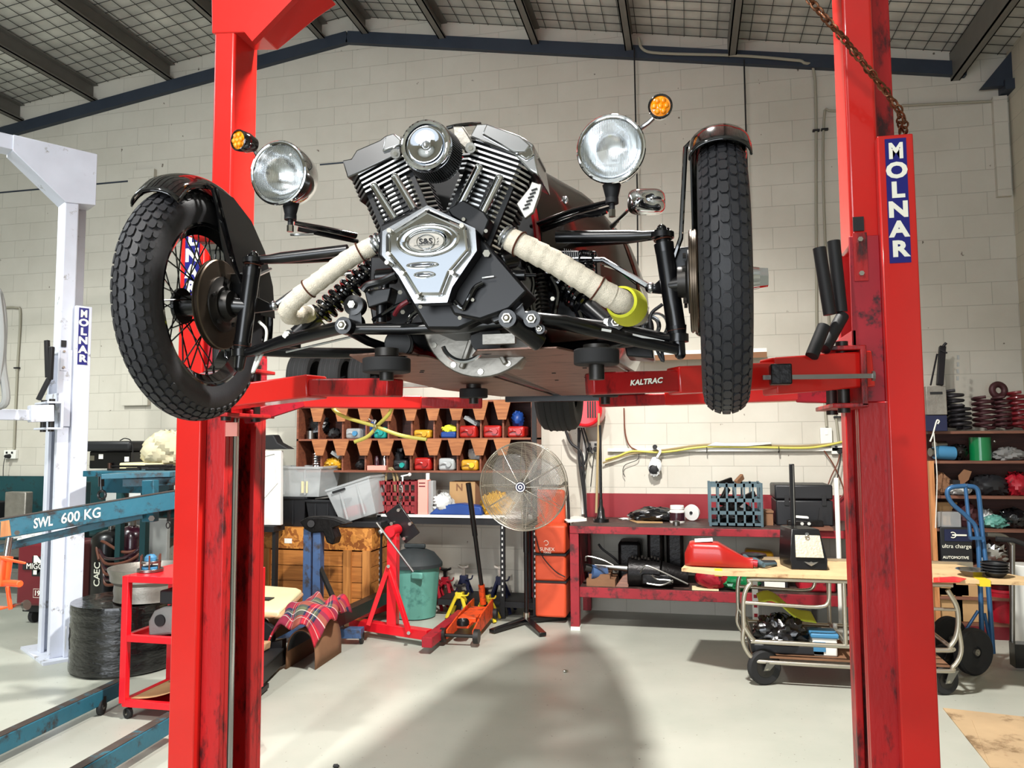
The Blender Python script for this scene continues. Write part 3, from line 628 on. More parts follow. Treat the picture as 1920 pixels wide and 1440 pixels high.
# ---------------- mudguards
def guard(P, name, off, a0, a1, inb, m_, lab):
    def fn(u, v):
        a = a0+(a1-a0)*u; t = -1.5+3.0*v; e = 1-.04*max(0, (.08-u)/.08)
        return P(off+.067*sin(t), (.322+.044*cos(t))*e, a)
    o = MB().grid(fn, 48, 16).build(name, m_, car, solid=.004, label=lab)
    # rolled beads along both edges
    for v in (0, 1): MB().tube([fn(i/48, v) for i in range(49)], .003, 6).build('edge_bead', m_, o)
    return fn
gl = guard(PL, 'mudguard', .0, R(48), R(196), inL, 'black_gloss', 'black curved mudguard')
grd = guard(PR, 'mudguard', -.004, R(50), R(196), inR, 'black_gloss', 'black curved mudguard with red-lit rim')
# inner valance plates and stays
xv = .069
def val(P, s, pts, th): return MB().prism([P(s*xv, r, R(a)) for r, a in pts], th)
val(PL, 1, [(.33, 82), (.335, 100), (.335, 120), (.335, 140), (.335, 160), (.333, 178), (.24, 178), (.20, 150), (.13, 128), (.12, 105), (.2, 88)], inL*.004).build('valance', 'black_satin', car)
val(PR, -1, [(.33, 80), (.335, 100), (.335, 120), (.335, 140), (.335, 160), (.333, 178), (.24, 178), (.20, 150), (.13, 128), (.12, 105), (.2, 88)], inR*.004).build('valance', 'black_satin', car)
for P, s, inb in ((PL, 1, inL), (PR, -1, inR)):
    for da in (0, .06):
        MB().tube([P(s*.068, .335, R(76)+da), P(s*.082, .325, R(77)+da), P(s*.1, .12, R(98)+da*1.5), P(s*.12, .07, R(112))], .0055, 6).build('mudguard_stay', 'black_gloss', car)
    MB().tube([P(s*.078, .33, R(150)), P(s*.1, .12, R(135))], .006, 6).build('mudguard_stay', 'chrome_soft', car)
# ---------------- front suspension
def susp(s):
    """s=-1 left in the photo, +1 right"""
    X = lambda x: XC+s*x
    top, bot = V((X(.578), 2.0, 2.118)), V((X(.612), 2.0, 1.842))
    ax = (bot-top).normalized()
    kp = MB().cyl(top, top+ax*.028, .018, .019, n=20).cyl(top+ax*.026, top+ax*.05, .025, .024, n=20).cyl(top+ax*.05, bot-ax*.035, .0235, n=24).cyl(bot-ax*.036, bot-ax*.014, .026, .022, n=20).cyl(bot-ax*.014, bot, .016, n=16)
    kp.build('kingpin_housing', 'black_satin', car)
    for q in (top+ax*.016, bot-ax*.026): MB().torus(q, ax, .0225, .002, 24, 6).build('spring_ring', 'clamp', car)
    MB().ball(top-ax*.012, .013, 14).cyl(top-ax*.01, top+ax*.006, .02, .022, n=16).build('ball_joint', 'black_gloss', car)
    MB().cyl(bot, bot+ax*.035, .017, .014, n=14).ball(bot+ax*.035, .014, 12).build('ball_joint', 'black_satin', car)
    # stub axle and steering arm
    w = V((X(.70), 1.975, 1.985)); MB().cyl(top.lerp(bot, .5), w, .024, .03, n=18).build('stub_axle', 'black_satin', car)
    mid = top.lerp(bot, .46)
    MB().prism([mid+V((-s*.0, .0, .03)), mid+V((-s*.05, .06, .0)), mid+V((-s*.05, .06, -.012)), mid+V((0, 0, -.03))], (0, .012, 0)).build('steering_arm', 'black_satin', car)
    # upper wishbone
    t0 = top+V((0, 0, -.006))
    e1, e2 = V((X(.30), 2.03, 2.135)), V((X(.26), 2.32, 2.19))
    ua = MB().tube([t0+V((s*.02, 0, .004)), t0+V((-s*.05, 0, .004)), t0.lerp(e1, .3), e1], [.011, .012, .0165, .0165], 14).tube([t0+V((-s*.03, .0, .0)), t0.lerp(e2, .3), e2], [.010, .014, .014], 12)
    ua.cyl(t0+V((0, 0, -.006)), t0+V((0, 0, .008)), .03, n=22); ua.build('upper_wishbone', 'black_satin', car)
    # lower wishbone
    b0 = bot+V((0, 0, .008)); f1, f2 = V((X(.2), 1.9, 1.905)), V((X(.2), 2.25, 1.86))
    la = MB().tube([b0+V((s*.015, 0, -.004)), b0+V((-s*.04, -.005, 0)), b0.lerp(f1, .35), f1], [.013, .014, .0185, .0185], 14).tube([b0+V((-s*.03, 0, 0)), b0.lerp(f2, .35), f2], [.011, .016, .016], 12)
    la.cyl(b0+V((0, 0, -.012)), b0+V((0, 0, .008)), .026, n=20)
    la.build('lower_wishbone', 'black_satin', car)
    # damper with coil spring
    d0 = V((X(.44), 1.985, 1.885)); d1 = V((X(.215), 2.06, 2.10)); dd = (d1-d0).normalized()
    lug = MB().cyl(d0+V((0, -.028, 0)), d0+V((0, .02, 0)), .017, n=18).build('damper_eye', 'black_satin', car)
    MB().cyl(d0+V((0, -.04, 0)), d0+V((0, -.028, 0)), .0135, n=6).cyl(d0+V((0, -.045, 0)), d0+V((0, -.04, 0)), .009, n=12).build('eye_bolt', 'bolt', lug)
    MB().beam(d0+V((-s*.0, 0, -.03)), d0+V((0, 0, .006)), .03, .03, (0, 1, 0)).build('damper_bracket', 'black_satin', car)
    MB().cyl(d0+dd*.01, d0+dd*.085, .0235, n=20).cyl(d0+dd*.085, d0+dd*.09, .031, n=20).cyl(d0+dd*.08, d1, .015, n=16).cyl(d1-dd*.012, d1, .03, n=18).build('damper', 'black_satin', car)
    sp = MB().helix(d0+dd*.09, d1-dd*.012, .0285, .0078, 10, 18, 8).build('coil_spring', 'black_gloss', car)
    if s > 0: pass
    # tie rod
    MB().tube([mid+V((-s*.05, .06, 0)), V((X(.42), 2.07, 2.075)), V((X(.2), 2.1, 2.09))], [.009, .007, .009], 10).build('tie_rod', 'chrome_soft', car)
    MB().ball(mid+V((-s*.05, .06, .0)), .015, 12).build('tie_rod_end', 'chrome_soft', car)
    # brake hose
    MB().tube(cat([mid+V((-s*.02, .03, -.05)), mid+V((-s*.05, .02, -.08)), mid+V((-s*.045, .01, -.14)), mid+V((-s*.02, .0, -.2)), b0+V((-s*.05, .02, .02))], 6), .0045, 8).build('brake_hose', 'rubber' if s > 0 else 'white_plastic', car)
susp(-1); susp(1)
# yellow sleeve marks removed; front subframe
Yf = 1.84
sf = MB().tube([W(648, 617, Yf), W(760, 617, Yf), W(860, 613, Yf), W(1000, 600, Yf)], [.0135, .015, .0165, .0175], 18).build('front_crossbar', 'black_satin', car)
def bush(px, py, Y, r, lab=None):
    c = W(px, py, Y)
    b_ = MB().lathe([(r*.55, -.012), (r, -.010), (r, .02), (r*.5, .02)], c, (0, 1, 0), 32).cyl(c+V((0, -.008, 0)), c+V((0, .02, 0)), r*.86, n=28).build('engine_mount_bush', 'black_satin', car)
    MB().torus(c+V((0, -.006, 0)), (0, 1, 0), r*.97, .0012, 40, 6).build('bush_ring', 'chrome_soft', b_)
    MB().cyl(c+V((0, -.022, 0)), c+V((0, -.008, 0)), r*.40, n=6).cyl(c+V((0, -.024, 0)), c+V((0, -.022, 0)), r*.27, n=14).build('bush_bolt', 'bolt', b_)
bush(665, 573, 1.85, .026); bush(962, 562, 1.80, .027)
MB().prism([W(655, 577, 1.845), W(676, 577, 1.845), W(679, 615, 1.845), W(653, 615, 1.845)], (0, .006, 0)).build('mount_plate', 'black_satin', car)
MB().prism([W(948, 560, 1.79), W(976, 560, 1.79), W(992, 610, 1.79), W(942, 610, 1.79)], (0, .008, 0)).build('mount_plate', 'black_satin', car)
for (a, b_, r) in (((950, 598, 1.765), (1012, 643, 1.83), .0225),): MB().cyl(W(*a), W(*b_), r*.92, r, n=22).build('mount_arm', 'black_satin', car, bevel=.002)
for px, py, Y, r in ((643, 610, 1.80, .0125), (951, 597, 1.74, .012), (997, 598, 1.77, .0115), (1012, 617, 1.8, .007), (1155, 604, 1.93, .012)):
    c = W(px, py, Y); o = MB().cyl(c, c+V((0, .03, 0)), r*1.75, n=20).build('pivot_boss', 'black_satin', car); MB().cyl(c+V((0, -.009, 0)), c, r, n=6).lathe([(0, -.013), (r*.35, -.013), (r*.7, -.009)], c, (0, 1, 0), 12).build('pivot_bolt', 'bolt', o)
MB().tube([W(1005, 598, 1.86), W(1060, 605, 1.88), W(1120, 620, 1.92), W(1200, 640, 1.96), W(1270, 655, 1.985)], [.0165, .019, .018, .016, .014], 16).build('lower_arm', 'black_satin', car)
MB().beam(W(1128, 618, 1.895), W(1146, 621, 1.9), .004, .006).build('arm_sticker', 'white_plain', car)
MB().beam(W(1186, 628, 1.94), W(1245, 641, 1.97), .004, .006).build('arm_sticker', 'white_plain', car)
MB().tube([W(520, 664, 2.05), W(640, 636, 2.05), W(700, 622, 2.05)], .0035, 6).build('brake_pipe', 'chrome_soft', car)
MB().tube([W(645, 615, 1.85), W(690, 640, 1.9), W(720, 650, 1.95)], [.013, .012, .012], 12).build('frame_stay', 'black_satin', car)
# ---------------- headlamps and indicators
def headlamp(c, face, r, stalk, lab):
    c = V(c); f = V(face).normalized()
    hl = MB().lathe([(r*.99, 0), (r*1.0, -.012), (r*.98, -.035), (r*.87, -.08), (r*.62, -.118), (r*.3, -.136), (0, -.14)], c, f, 48).build('headlamp', 'chrome', car, label=lab)
    MB().torus(c+f*.003, f, r*.965, .0065, 56, 10).build('headlamp_rim', 'chrome', hl)
    MB().lathe([(r*.93, -.003), (r*.8, -.03), (r*.5, -.055), (r*.2, -.066), (0, -.067)], c, f, 40).build('reflector', 'reflector', hl)
    MB().cyl(c-f*.06, c-f*.028, .011, .009, n=14).build('bulb', 'white_plain', hl)
    gl = MB(); x, y, a = basis(f)
    gl.lathe([(0, .015), (r*.3, .0135), (r*.6, .009), (r*.85, .001), (r*.93, -.003)], c, f, 48).build('lens', 'lamp_lens', hl)
    return hl
# fluted lens: thin glass with ribbed bump
def lens_mat():
    m = bpy.data.materials.new('lamp_lens'); m.use_nodes = True; n = m.node_tree.nodes; l = m.node_tree.links; b = n['Principled BSDF']
    b.inputs['Base Color'].default_value = (.97, .98, 1, 1); b.inputs['Roughness'].default_value = .04; b.inputs['Transmission Weight'].default_value = 1; b.inputs['IOR'].default_value = 1.18; b.inputs['Alpha'].default_value = .6
    b.inputs['Coat Weight'].default_value = 1; b.inputs['Coat Roughness'].default_value = .03
    tc = n.new('ShaderNodeTexCoord'); w = n.new('ShaderNodeTexWave'); w.inputs['Scale'].default_value = 75; w.bands_direction = 'X'; w.inputs['Distortion'].default_value = .6; l.new(tc.outputs['Object'], w.inputs[0])
    bp = n.new('ShaderNodeBump'); bp.inputs['Strength'].default_value = .55; bp.inputs['Distance'].default_value = .003; l.new(w.outputs[0], bp.inputs['Height']); l.new(bp.outputs[0], b.inputs['Normal']); MATS['lamp_lens'] = m
lens_mat()
hL = W(524, 325, 1.93); hR = W(1146, 280, 1.93)
fL = V((-.06, -1, -.10)); fR = V((-.03, -1, -.10))
headlamp(hL, fL, .086, None, 'chrome headlamp on a black stalk, orange indicator beside it')
headlamp(hR, fR, .084, None, 'chrome headlamp, larger in view, orange indicator above it')
for (p, Y) in (((545, 385), 1.98), ((1147, 352), 1.98)):
    a = W(p[0], p[1], Y); b_ = a-V((0, 0, .028)); o = MB().cyl(a+V((0, 0, .006)), b_, .024, .016, n=22).cyl(b_, b_-V((0, 0, .014)), .017, n=18).cyl(b_-V((0, 0, .014)), b_-V((0, 0, .045)), .0075, n=12).build('headlamp_mount', 'black_matte', car)
    MB().cyl(b_-V((0, 0, .030)), b_-V((0, 0, .048)), .0095, n=6).build('mount_nut', 'bolt', o)
# stalk arms to the body
for pts, rr in (([(552, 418, 1.98), (600, 428, 2.02), (665, 442, 2.12)], .0125), ([(1145, 378, 1.98), (1080, 395, 2.02), (1000, 425, 2.12)], .0125)):
    P3 = [W(*q) for q in pts]
    MB().tube(P3, [rr*.7, rr, rr*1.2], 14, flat=.7).build('headlamp_arm', 'black_gloss', car); MB().tube([p+V((0, .02, -.012)) for p in P3], rr*.55, 10).build('headlamp_arm_rib', 'black_satin', car)
MB().tube(cat([W(545, 440, 1.98), W(560, 440, 1.98), W(588, 439, 2.0)], 4), .0035, 8).build('lamp_wire', 'chrome_soft', car)
MB().tube(cat([W(1138, 398, 1.98), W(1120, 404, 1.99), W(1085, 405, 2.02)], 4), .004, 8).build('lamp_wire', 'black_gloss', car)
def indicator(px, py, Y, face, to, lab):
    c = W(px, py, Y); f = V(face).normalized(); r = .0285
    o = MB().lathe([(r, 0), (r*1.05, -.006), (r*1.0, -.03), (r*.7, -.055), (r*.2, -.064), (0, -.064)], c, f, 32).build('indicator', 'black_gloss', car, label=lab)
    MB().torus(c, f, r*.95, .003, 32, 8).build('indicator_rim', 'black_gloss', o)
    am = MB().lathe([(0, .004), (r*.5, .003), (r*.85, -.001)], c, f, 24)
    x, y, a = basis(f)
    for k in range(7):
        q = c+f*.002+((x*cos(k*pi/3)+y*sin(k*pi/3))*r*.5 if k else V((0, 0, 0))); am.ball(q, .0075, 10)
    am.build('amber_lens', 'amber', o)
    e = W(*to); MB().tube([c-f*.05, (c-f*.05).lerp(e, .5)+V((0, 0, -.004)), e], .006, 10).build('indicator_stem', 'chrome_soft', o)
indicator(447, 263, 1.90, (-.30, -1, -.1), (486, 296, 1.97), 'orange indicator left of its headlamp')
indicator(1238, 199, 1.90, (0.02, -1, -.18), (1195, 245, 1.97), 'orange indicator up right of its headlamp')
# mirror
mc = W(1212, 379, 2.28)
def mirr(u, v):
    a, b_ = 2*pi*u, pi*v/2; e = .55
    sx = math.copysign(abs(cos(a))**e, cos(a)); sz = math.copysign(abs(sin(a))**e, sin(a)); q = sin(b_)**.6
    return mc+V((.054*sx*q, -.035*cos(b_)+.01*sx, .038*sz*q))
MB().grid(mirr, 32, 8).build('door_mirror', 'chrome', car, solid=.002)
MB().tube([mc+V((-.02, -.02, .0)), W(1160, 412, 2.3), W(1148, 425, 2.35)], [.007, .0055, .009], 10).ball(mc+V((-.015, -.03, 0)), .012, 12).build('mirror_stem', 'chrome', car)
# ---------------- V-twin engine
eng_y = 1.80
def px_scale(Y, px): return (W(px+1, 400, Y)-W(px, 400, Y)).length
mat('fin_edge', (232, 232, 232), .28, 1)
mat('fin_black', (12, 12, 14), .35)
def cylinder_bank(base, top, wid, Y, dep, tilt_lab, pr, n_head=8, n_bar=17):
    """base/top pixel points of the cylinder axis on plane Y"""
    p0, p1 = W(*base, Y), W(*top, Y); L = (p1-p0).length; a = (p1-p0).normalized(); w = V((a.z, 0, -a.x)).normalized(); d = V((0, 1, 0))
    s_ = MB(); s_.obox(p0+a*L*.5+d*dep*.5, w*wid*.36, d*dep*.40, a*L*.5); root = s_.build('engine_cylinder', 'fin_black', car)
    fb, fe = MB(), MB(); pitch = L/(n_head+n_bar)
    for i in range(n_head+n_bar):
        c = p0+a*(pitch*(i+.5)); head = i >= n_bar; hw = wid*(.5 if head else .47-.03*((n_bar-i)/n_bar)**2); th = pitch*.26
        q = .03 if head else .04; y0, y1 = (0, dep) if head else (.008, dep-.005)
        ring = [(-hw, y0+q), (-hw+q, y0), (hw-q, y0), (hw, y0+q), (hw, y1-q), (hw-q, y1), (-hw+q, y1), (-hw, y1-q)]
        fb.prism([c+w*x+d*y-a*th for x, y in ring], a*2*th)
        ed = [(-hw-.0012, y0+q-.0005), (-hw+q, y0-.0012), (hw-q, y0-.0012), (hw+.0012, y0+q-.0005)]
        fr = [(-hw+.002, y0+q), (-hw+q, y0+.002), (hw-q, y0+.002), (hw-.002, y0+q)]
        pts = ed+fr[::-1]
        if head: fe.prism([c+w*x+d*y-a*th*.75 for x, y in pts], a*1.5*th)
        else:
            # barrel fin edges are broken by the push-rod recesses
            gaps = pr
            def seg(x0, x1):
                if x1-x0 > .004: fe.prism([c+w*x0+d*(y0-.0012), c+w*x1+d*(y0-.0012), c+w*x1+d*(y0+.003), c+w*x0+d*(y0+.003)], a*1.4*th)
            xs = [-hw+q]+[g for gg in gaps for g in gg]+[hw-q]
            for k in range(0, len(xs), 2): seg(xs[k], xs[k+1])
            for sgn in (-1, 1):
                fe.prism([c+w*(sgn*(hw+.0012))+d*(y0+q), c+w*(sgn*(hw-q))+d*(y0-.0012), c+w*(sgn*(hw-q))+d*(y0+.003), c+w*(sgn*(hw-.002))+d*(y0+q+.001)], a*1.4*th)
    fb.build('cooling_fins', 'fin_black', root, smooth=0); fe.build('fin_edges', 'fin_edge', root, smooth=0)
    return p0, p1, a, w, root
YLc, YRc = 1.86, 1.76
L0, L1, La, Lw, Lr = cylinder_bank((777, 460), (700, 277), .190, YLc, .15, 'left', [(-.042, -.016), (.006, .032)], 8, 14)
R0, R1, Ra, Rw, Rr = cylinder_bank((858, 470), (941, 262), .182, YRc, .16, 'right', [(-.046, -.022), (.006, .030)], 8, 15)
def rocker(polys, Y, dep, root, nm='rocker_cover'):
    for k, (poly, y, dp, m_) in enumerate(polys): MB().prism([W(*p, Y+y) for p in poly], (0, dp, 0)).build(nm, m_, root, bevel=.004)
rocker([([(641, 300), (651, 334), (752, 287), (750, 257), (738, 250), (722, 254), (712, 262), (668, 281), (658, 297)], -.006, .15, 'rocker_dark'),
        ([(722, 254), (738, 249), (752, 262), (751, 272), (716, 284)], -.014, .02, 'chrome_soft')], YLc, .15, Lr)
rocker([([(880, 256), (893, 232), (912, 231), (982, 258), (1000, 270), (1010, 329), (990, 318), (965, 290)], -.006, .16, 'chrome_soft'),
        ([(912, 231), (975, 254), (995, 272), (985, 286), (962, 285), (903, 252)], -.014, .03, 'chrome_soft'),
        ([(966, 288), (997, 272), (1002, 290), (986, 300)], -.012, .02, 'chrome')], YRc, .16, Rr)
# push-rod tubes
for a, b_, Y in (((702, 350), (741, 412), YLc-.014), ((741, 333), (777, 394), YLc-.014), ((897, 316), (864, 382), YRc-.016), ((936, 335), (903, 402), YRc-.016)):
    p, q = W(*a, Y), W(*b_, Y); o = MB().cyl(p, q, .0105, n=20).ball(p, .0108, 14).build('pushrod_tube', 'chrome', car)
    MB().cyl(q, q+(q-p).normalized()*.02, .014, n=18).build('pushrod_cup', 'black_satin', o)
# tappet blocks
MB().prism([W(*p, YRc-.03) for p in ((838, 392), (868, 374), (886, 384), (908, 397), (918, 412), (905, 445), (880, 425), (846, 405))], (0, .08, 0)).build('tappet_block', 'black_engine', car, bevel=.004)
MB().prism([W(*p, YLc-.03) for p in ((730, 412), (790, 388), (800, 402), (760, 425), (726, 436))], (0, .08, 0)).build('tappet_block', 'black_engine', car, bevel=.004)
for q in ((869, 411), (911, 433)): MB().cyl(W(*q, YRc-.038), W(*q, YRc-.03), .0045, n=8).build('cap_screw', 'bolt', car)
# finned lug, broken casting and timing tab on the right
MB().prism([W(*p, YRc+.01) for p in ((968, 382), (992, 352), (997, 340), (1016, 346), (1012, 364), (1000, 398), (984, 410))], (0, .012, 0)).build('slotted_bracket', 'aluminium', car, bevel=.002)
sl = MB()
for k in range(6):
    p = W(1001-k*3.2, 357+k*7, YRc+.008); sl.beam(p+V((-.006, 0, 0)), p+V((.008, 0, .004)), .003, .0035)
sl.build('bracket_slots', 'black_matte', car)
for q, Y in (((882, 277), YRc-.02), ((741, 288), YLc-.03)):
    MB().cyl(W(*q, Y), W(*q, Y+.03), .0125, n=20).build('head_boss', 'aluminium', car); MB().cyl(W(*q, Y-.006), W(*q, Y), .006, n=6).build('cap_screw', 'bolt', car)
MB().prism([W(*p, YRc-.01) for p in ((848, 236), (868, 236), (884, 262), (890, 282), (870, 278), (850, 260))], (0, .05, 0)).build('inlet_manifold', 'cast_alu', car, bevel=.004)
MB().tube(cat([W(838, 240, 1.8), W(855, 236, 1.8), W(880, 233, 1.82), W(900, 232, 1.85)], 5), .005, 8).build('fuel_pipe', 'black_gloss', car)
# air cleaner
ac, acb = W(798, 272, 1.62), W(817, 292, 1.70); af = (ac-acb).normalized()
o = MB().lathe([(0, .0), (.009, .0), (.011, -.003), (.016, -.002), (.038, .004), (.0405, .0035), (.0425, -.005), (.0450, -.005), (.0470, .003), (.052, .0065), (.0565, .003), (.059, -.008), (.0585, -.014), (.05, -.014)], ac, af, 64).build('air_cleaner_cover', 'chrome', car)
MB().ball(ac-af*.001, .0085, 16).build('cover_screw', 'chrome_soft', o)
flt = MB()
for i in range(72):
    a = 2*pi*i/72; x, y, z = basis(af); dd = x*cos(a)+y*sin(a); flt.beam(ac-af*.014+dd*.056, acb+dd*.0625, .0028, .006, dd)
flt.cyl(ac-af*.013, acb-af*.01, .0545, .061, n=40); flt.build('air_filter', 'black_matte', car, smooth=0)
MB().cyl(acb+af*.008, acb-af*.03, .065, .055, n=40).build('air_cleaner_back', 'black_satin', car)
# crankcase
MB().prism([W(*p, 1.78) for p in ((712, 420), (760, 400), (850, 392), (905, 430), (925, 470), (900, 600), (860, 618), (800, 618), (765, 560), (735, 505), (706, 480))], (0, .26, 0)).build('crankcase', 'black_engine', car, bevel=.008)
MB().prism([W(*p, 1.75) for p in ((889, 430), (925, 470), (990, 545), (955, 580), (900, 600), (850, 590), (835, 560), (893, 475))], (0, .12, 0)).build('primary_case', 'black_engine', car, bevel=.006)
MB().prism([W(*p, 2.0) for p in ((694, 480), (742, 480), (782, 560), (800, 620), (700, 620), (690, 560))], (0, .1, 0)).build('crankcase_side', 'black_engine', car, bevel=.006)
# gear cover: black backing plate with bright edge, chrome face in front
outer = [(801, 386), (890, 429), (893, 470), (847, 538), (838, 566), (778, 568), (748, 516), (717, 478), (718, 434)]
MB().prism([W(*p, 1.70) for p in outer], (0, .05, 0)).build('gear_case', 'black_engine', car, bevel=.004)
def poly_offset(poly, f, dx=0, dy=0):
    cx = sum(p[0] for p in poly)/len(poly); cy = sum(p[1] for p in poly)/len(poly); return [(cx+(x-cx)*f+dx, cy+(y-cy)*f+dy) for x, y in poly]
MB().prism([W(*p, 1.698) for p in poly_offset(outer, 1.012)], (0, .002, 0)).build('gasket_edge', 'chrome_soft', car)
face = [(801, 389), (878, 424), (884, 468), (845, 514), (828, 558), (782, 558), (754, 513), (723, 475), (723, 437)]
cy0, cy1 = 1.700, 1.676
f0 = [W(*p, cy0) for p in face]; f1 = [W(*p, cy1) for p in poly_offset(face, .93)]
mb = MB(); n = len(face); mb.add(f0+f1, [(i, (i+1) % n, n+(i+1) % n, n+i) for i in range(n)]+[tuple(range(n, 2*n))])
gc = mb.build('gear_cover', 'chrome', car, bevel=.006, smooth=30)
# raised oval dome, badge ring and lettering
oc = W(802, 450, cy1)
MB().lathe([(1, 0), (.97, -.0035), (.9, -.005), (.62, -.0065), (.6, -.004), (0, -.004)], (0, 0, 0), (0, 1, 0), 56, ref=(0, 0, 1)).build('oval_dome', 'chrome', gc)
od = [o for o in bpy.data.objects if o.name.startswith('oval_dome')][0]
od.data.transform(Matrix.Translation(oc) @ Matrix.Diagonal((.077, 1, .040, 1)))
ob = W(799, 453, cy1-.0062)
MB().tube([ob+V((.044*cos(a), -.001, .0235*sin(a))) for a in [2*pi*i/48 for i in range(48)]], .0022, 8, closed=True).build('badge_oval', 'chrome', gc)
MB().prism([ob+V((.042*cos(a), .001, .0215*sin(a))) for a in [2*pi*i/40 for i in range(40)]], (0, -.001, 0)).build('badge_field', 'cast_alu', gc)
MB().tube([ob+V((.0215*cos(a), -.002, .0165*sin(a))) for a in [2*pi*i/48 for i in range(48)]], .0013, 8, closed=True).build('badge_ring', 'chrome', gc)
MB().prism([ob+V((x, -.001, z)) for x, z in ((-.03, -.0075), (-.026, -.0035), (-.030, 0), (-.026, .0035), (-.03, .0075), (.03, .0075), (.026, .0035), (.03, 0), (.026, -.0035), (.03, -.0075))], (0, -.0012, 0)).build('badge_banner', 'cast_alu', gc)
text('S&S', ob+V((0, -.0038, -.0003)), XR, ZU, .0180, 'black_matte', gc, name='badge_lettering', bold=.0002, sx=1.2)
for px, py, wpx in ((792, 497, 52), (796, 515, 34)):
    c = W(px, py, cy1-.001); h = wpx*.00113/2
    MB().tube([c+V((h*1.25*cos(a), -.002, .0055*sin(a))) for a in [2*pi*i/24 for i in range(24)]], .002, 6, closed=True).box(c.x-h*.9, c.x+h*.9, c.y-.004, c.y, c.z-.0018, c.z+.0018).build('cover_slot', 'chrome', gc)
    MB().box(c.x-h*.85, c.x+h*.85, c.y-.0055, c.y, c.z-.0012, c.z+.0012).build('slot_opening', 'black_matte', gc)
for q in ((731, 433), (867, 424), (755, 513), (848, 512), (729, 477), (783, 557), (727, 493)):
    c = W(*q, cy1); MB().cyl(c+V((0, -.007, 0)), c+V((0, .02, 0)), .0055, n=14).build('cover_screw', 'bolt', gc)
for q, Y, r in (((912, 475), 1.735, .009), ((886, 562), 1.74, .0045), ((788, 575), 1.72, .005), ((862, 596), 1.73, .005)):
    MB().cyl(W(*q, Y), W(*q, Y+.02), r, n=6).build('case_bolt', 'bolt', car)
# hoses and linkage below the right cylinder
MB().tube(cat([W(905, 531, 1.74), W(890, 540, 1.735), W(878, 562, 1.735), W(868, 578, 1.74), W(858, 572, 1.74), W(852, 565, 1.74)], 6), .0058, 10).build('breather_hose', 'black_gloss', car)
MB().beam(W(904, 521, 1.74), W(926, 518, 1.74), .002, .003).build('bracket_edge', 'white_plain', car)
MB().prism([W(*p, 1.76) for p in ((904, 520), (945, 518), (955, 560), (912, 556))], (0, .04, 0)).build('regulator', 'black_engine', car, bevel=.004)
MB().cyl(W(935, 492, 1.80), W(965, 486, 1.84), .022, n=18).build('oil_filter', 'black_satin', car, bevel=.006)
MB().cyl(W(962, 517, 1.78), W(985, 516, 1.78), .013, n=16).cyl(W(985, 516, 1.78), W(1005, 516, 1.78), .004, n=8).build('rod_end', 'black_satin', car)
MB().cyl(W(955, 517, 1.78), W(962, 517, 1.78), .006, n=6).build('rod_nut', 'bolt', car)
MB().tube(cat([W(740, 590, 1.8), W(750, 575, 1.78), W(765, 565, 1.78)], 5), .006, 8).build('red_hose', 'maroon', car)
MB().tube(cat([W(680, 545, 1.82), W(690, 535, 1.82), W(715, 528, 1.82), W(745, 515, 1.8)], 5), .010, 10).build('coolant_hose', 'black_satin', car)
MB().prism([W(*p, 1.84) for p in ((682, 545), (735, 538), (728, 566), (690, 578))], (0, .05, 0)).build('mount_block', 'black_satin', car, bevel=.004)
MB().cyl(W(715, 560, 1.86), W(715, 605, 1.86), .014, n=14).build('starter_body', 'black_satin', car)
MB().prism([W(*p, 1.78) for p in ((895, 560), (910, 552), (940, 600), (925, 606))], (0, .03, 0)).prism([W(*p, 1.78) for p in ((885, 596), (893, 598), (915, 548), (908, 545))], (0, .03, 0)).build('case_web', 'black_satin', car, bevel=.003)
# radiator / oil cooler block at the right of the engine, with finned edges
rb = MB().prism([W(*p, 2.12) for p in ((985, 470), (1118, 470), (1122, 560), (1100, 610), (985, 610))], (0, .1, 0)).build('cooler_block', 'black_engine', car, bevel=.004)
fn = MB()
for k in range(16): fn.beam(W(1004, 500+k*6, 2.09), W(1022, 494+k*6, 2.09), .004, .0015)
for k in range(13): fn.beam(W(1058+k*4, 466+k*.6, 2.09), W(1060+k*4, 480+k*.4, 2.09), .003, .0015)
fn.build('cooler_fins', 'steel', rb)
mb = MB()
for k in range(9): mb.torus(W(1100, 474+k*8, 2.08), (.15, 0, 1), .02, .0035, 20, 6)
mb.build('finned_hose', 'black_gloss', rb)
# exhausts
def wrapped(pts, r, lab):
    P3 = cat([W(*p) for p in pts], 14); rr = []; acc = 0
    for i, p in enumerate(P3):
        if i: acc += (p-P3[i-1]).length
        rr.append(r+.0026*(((acc/.030) % 1)))
    return MB().tube(P3, rr, 20).build('exhaust_pipe', 'wrap', car, label=lab), P3
eL, pl = wrapped([(703, 459, 1.85), (655, 485, 1.84), (605, 522, 1.83), (562, 555, 1.83), (541, 578, 1.84), (545, 592, 1.88), (570, 590, 1.95), (600, 585, 2.05)], .0225, 'cream wrapped pipe curling down and back')
eR, pr_ = wrapped([(955, 448, 1.72), (990, 466, 1.72), (1040, 492, 1.73), (1090, 522, 1.74), (1140, 553, 1.76), (1172, 570, 1.80), (1195, 590, 1.95)], .0265, 'cream wrapped pipe running straight down, yellow rag at its end')
for (a, b_, Y, r, e) in (((718, 452), (700, 462), 1.85, .024, eL), ((944, 441), (958, 450), 1.72, .025, eR)):
    p, q = W(*a, Y), W(*b_, Y); MB().cyl(p, q, r*.96, r, n=28).torus(p.lerp(q, .3), q-p, r*1.02, .004, 28, 8).torus(p.lerp(q, .75), q-p, r*1.04, .0035, 28, 8).build('pipe_collar', 'chrome_soft', e)
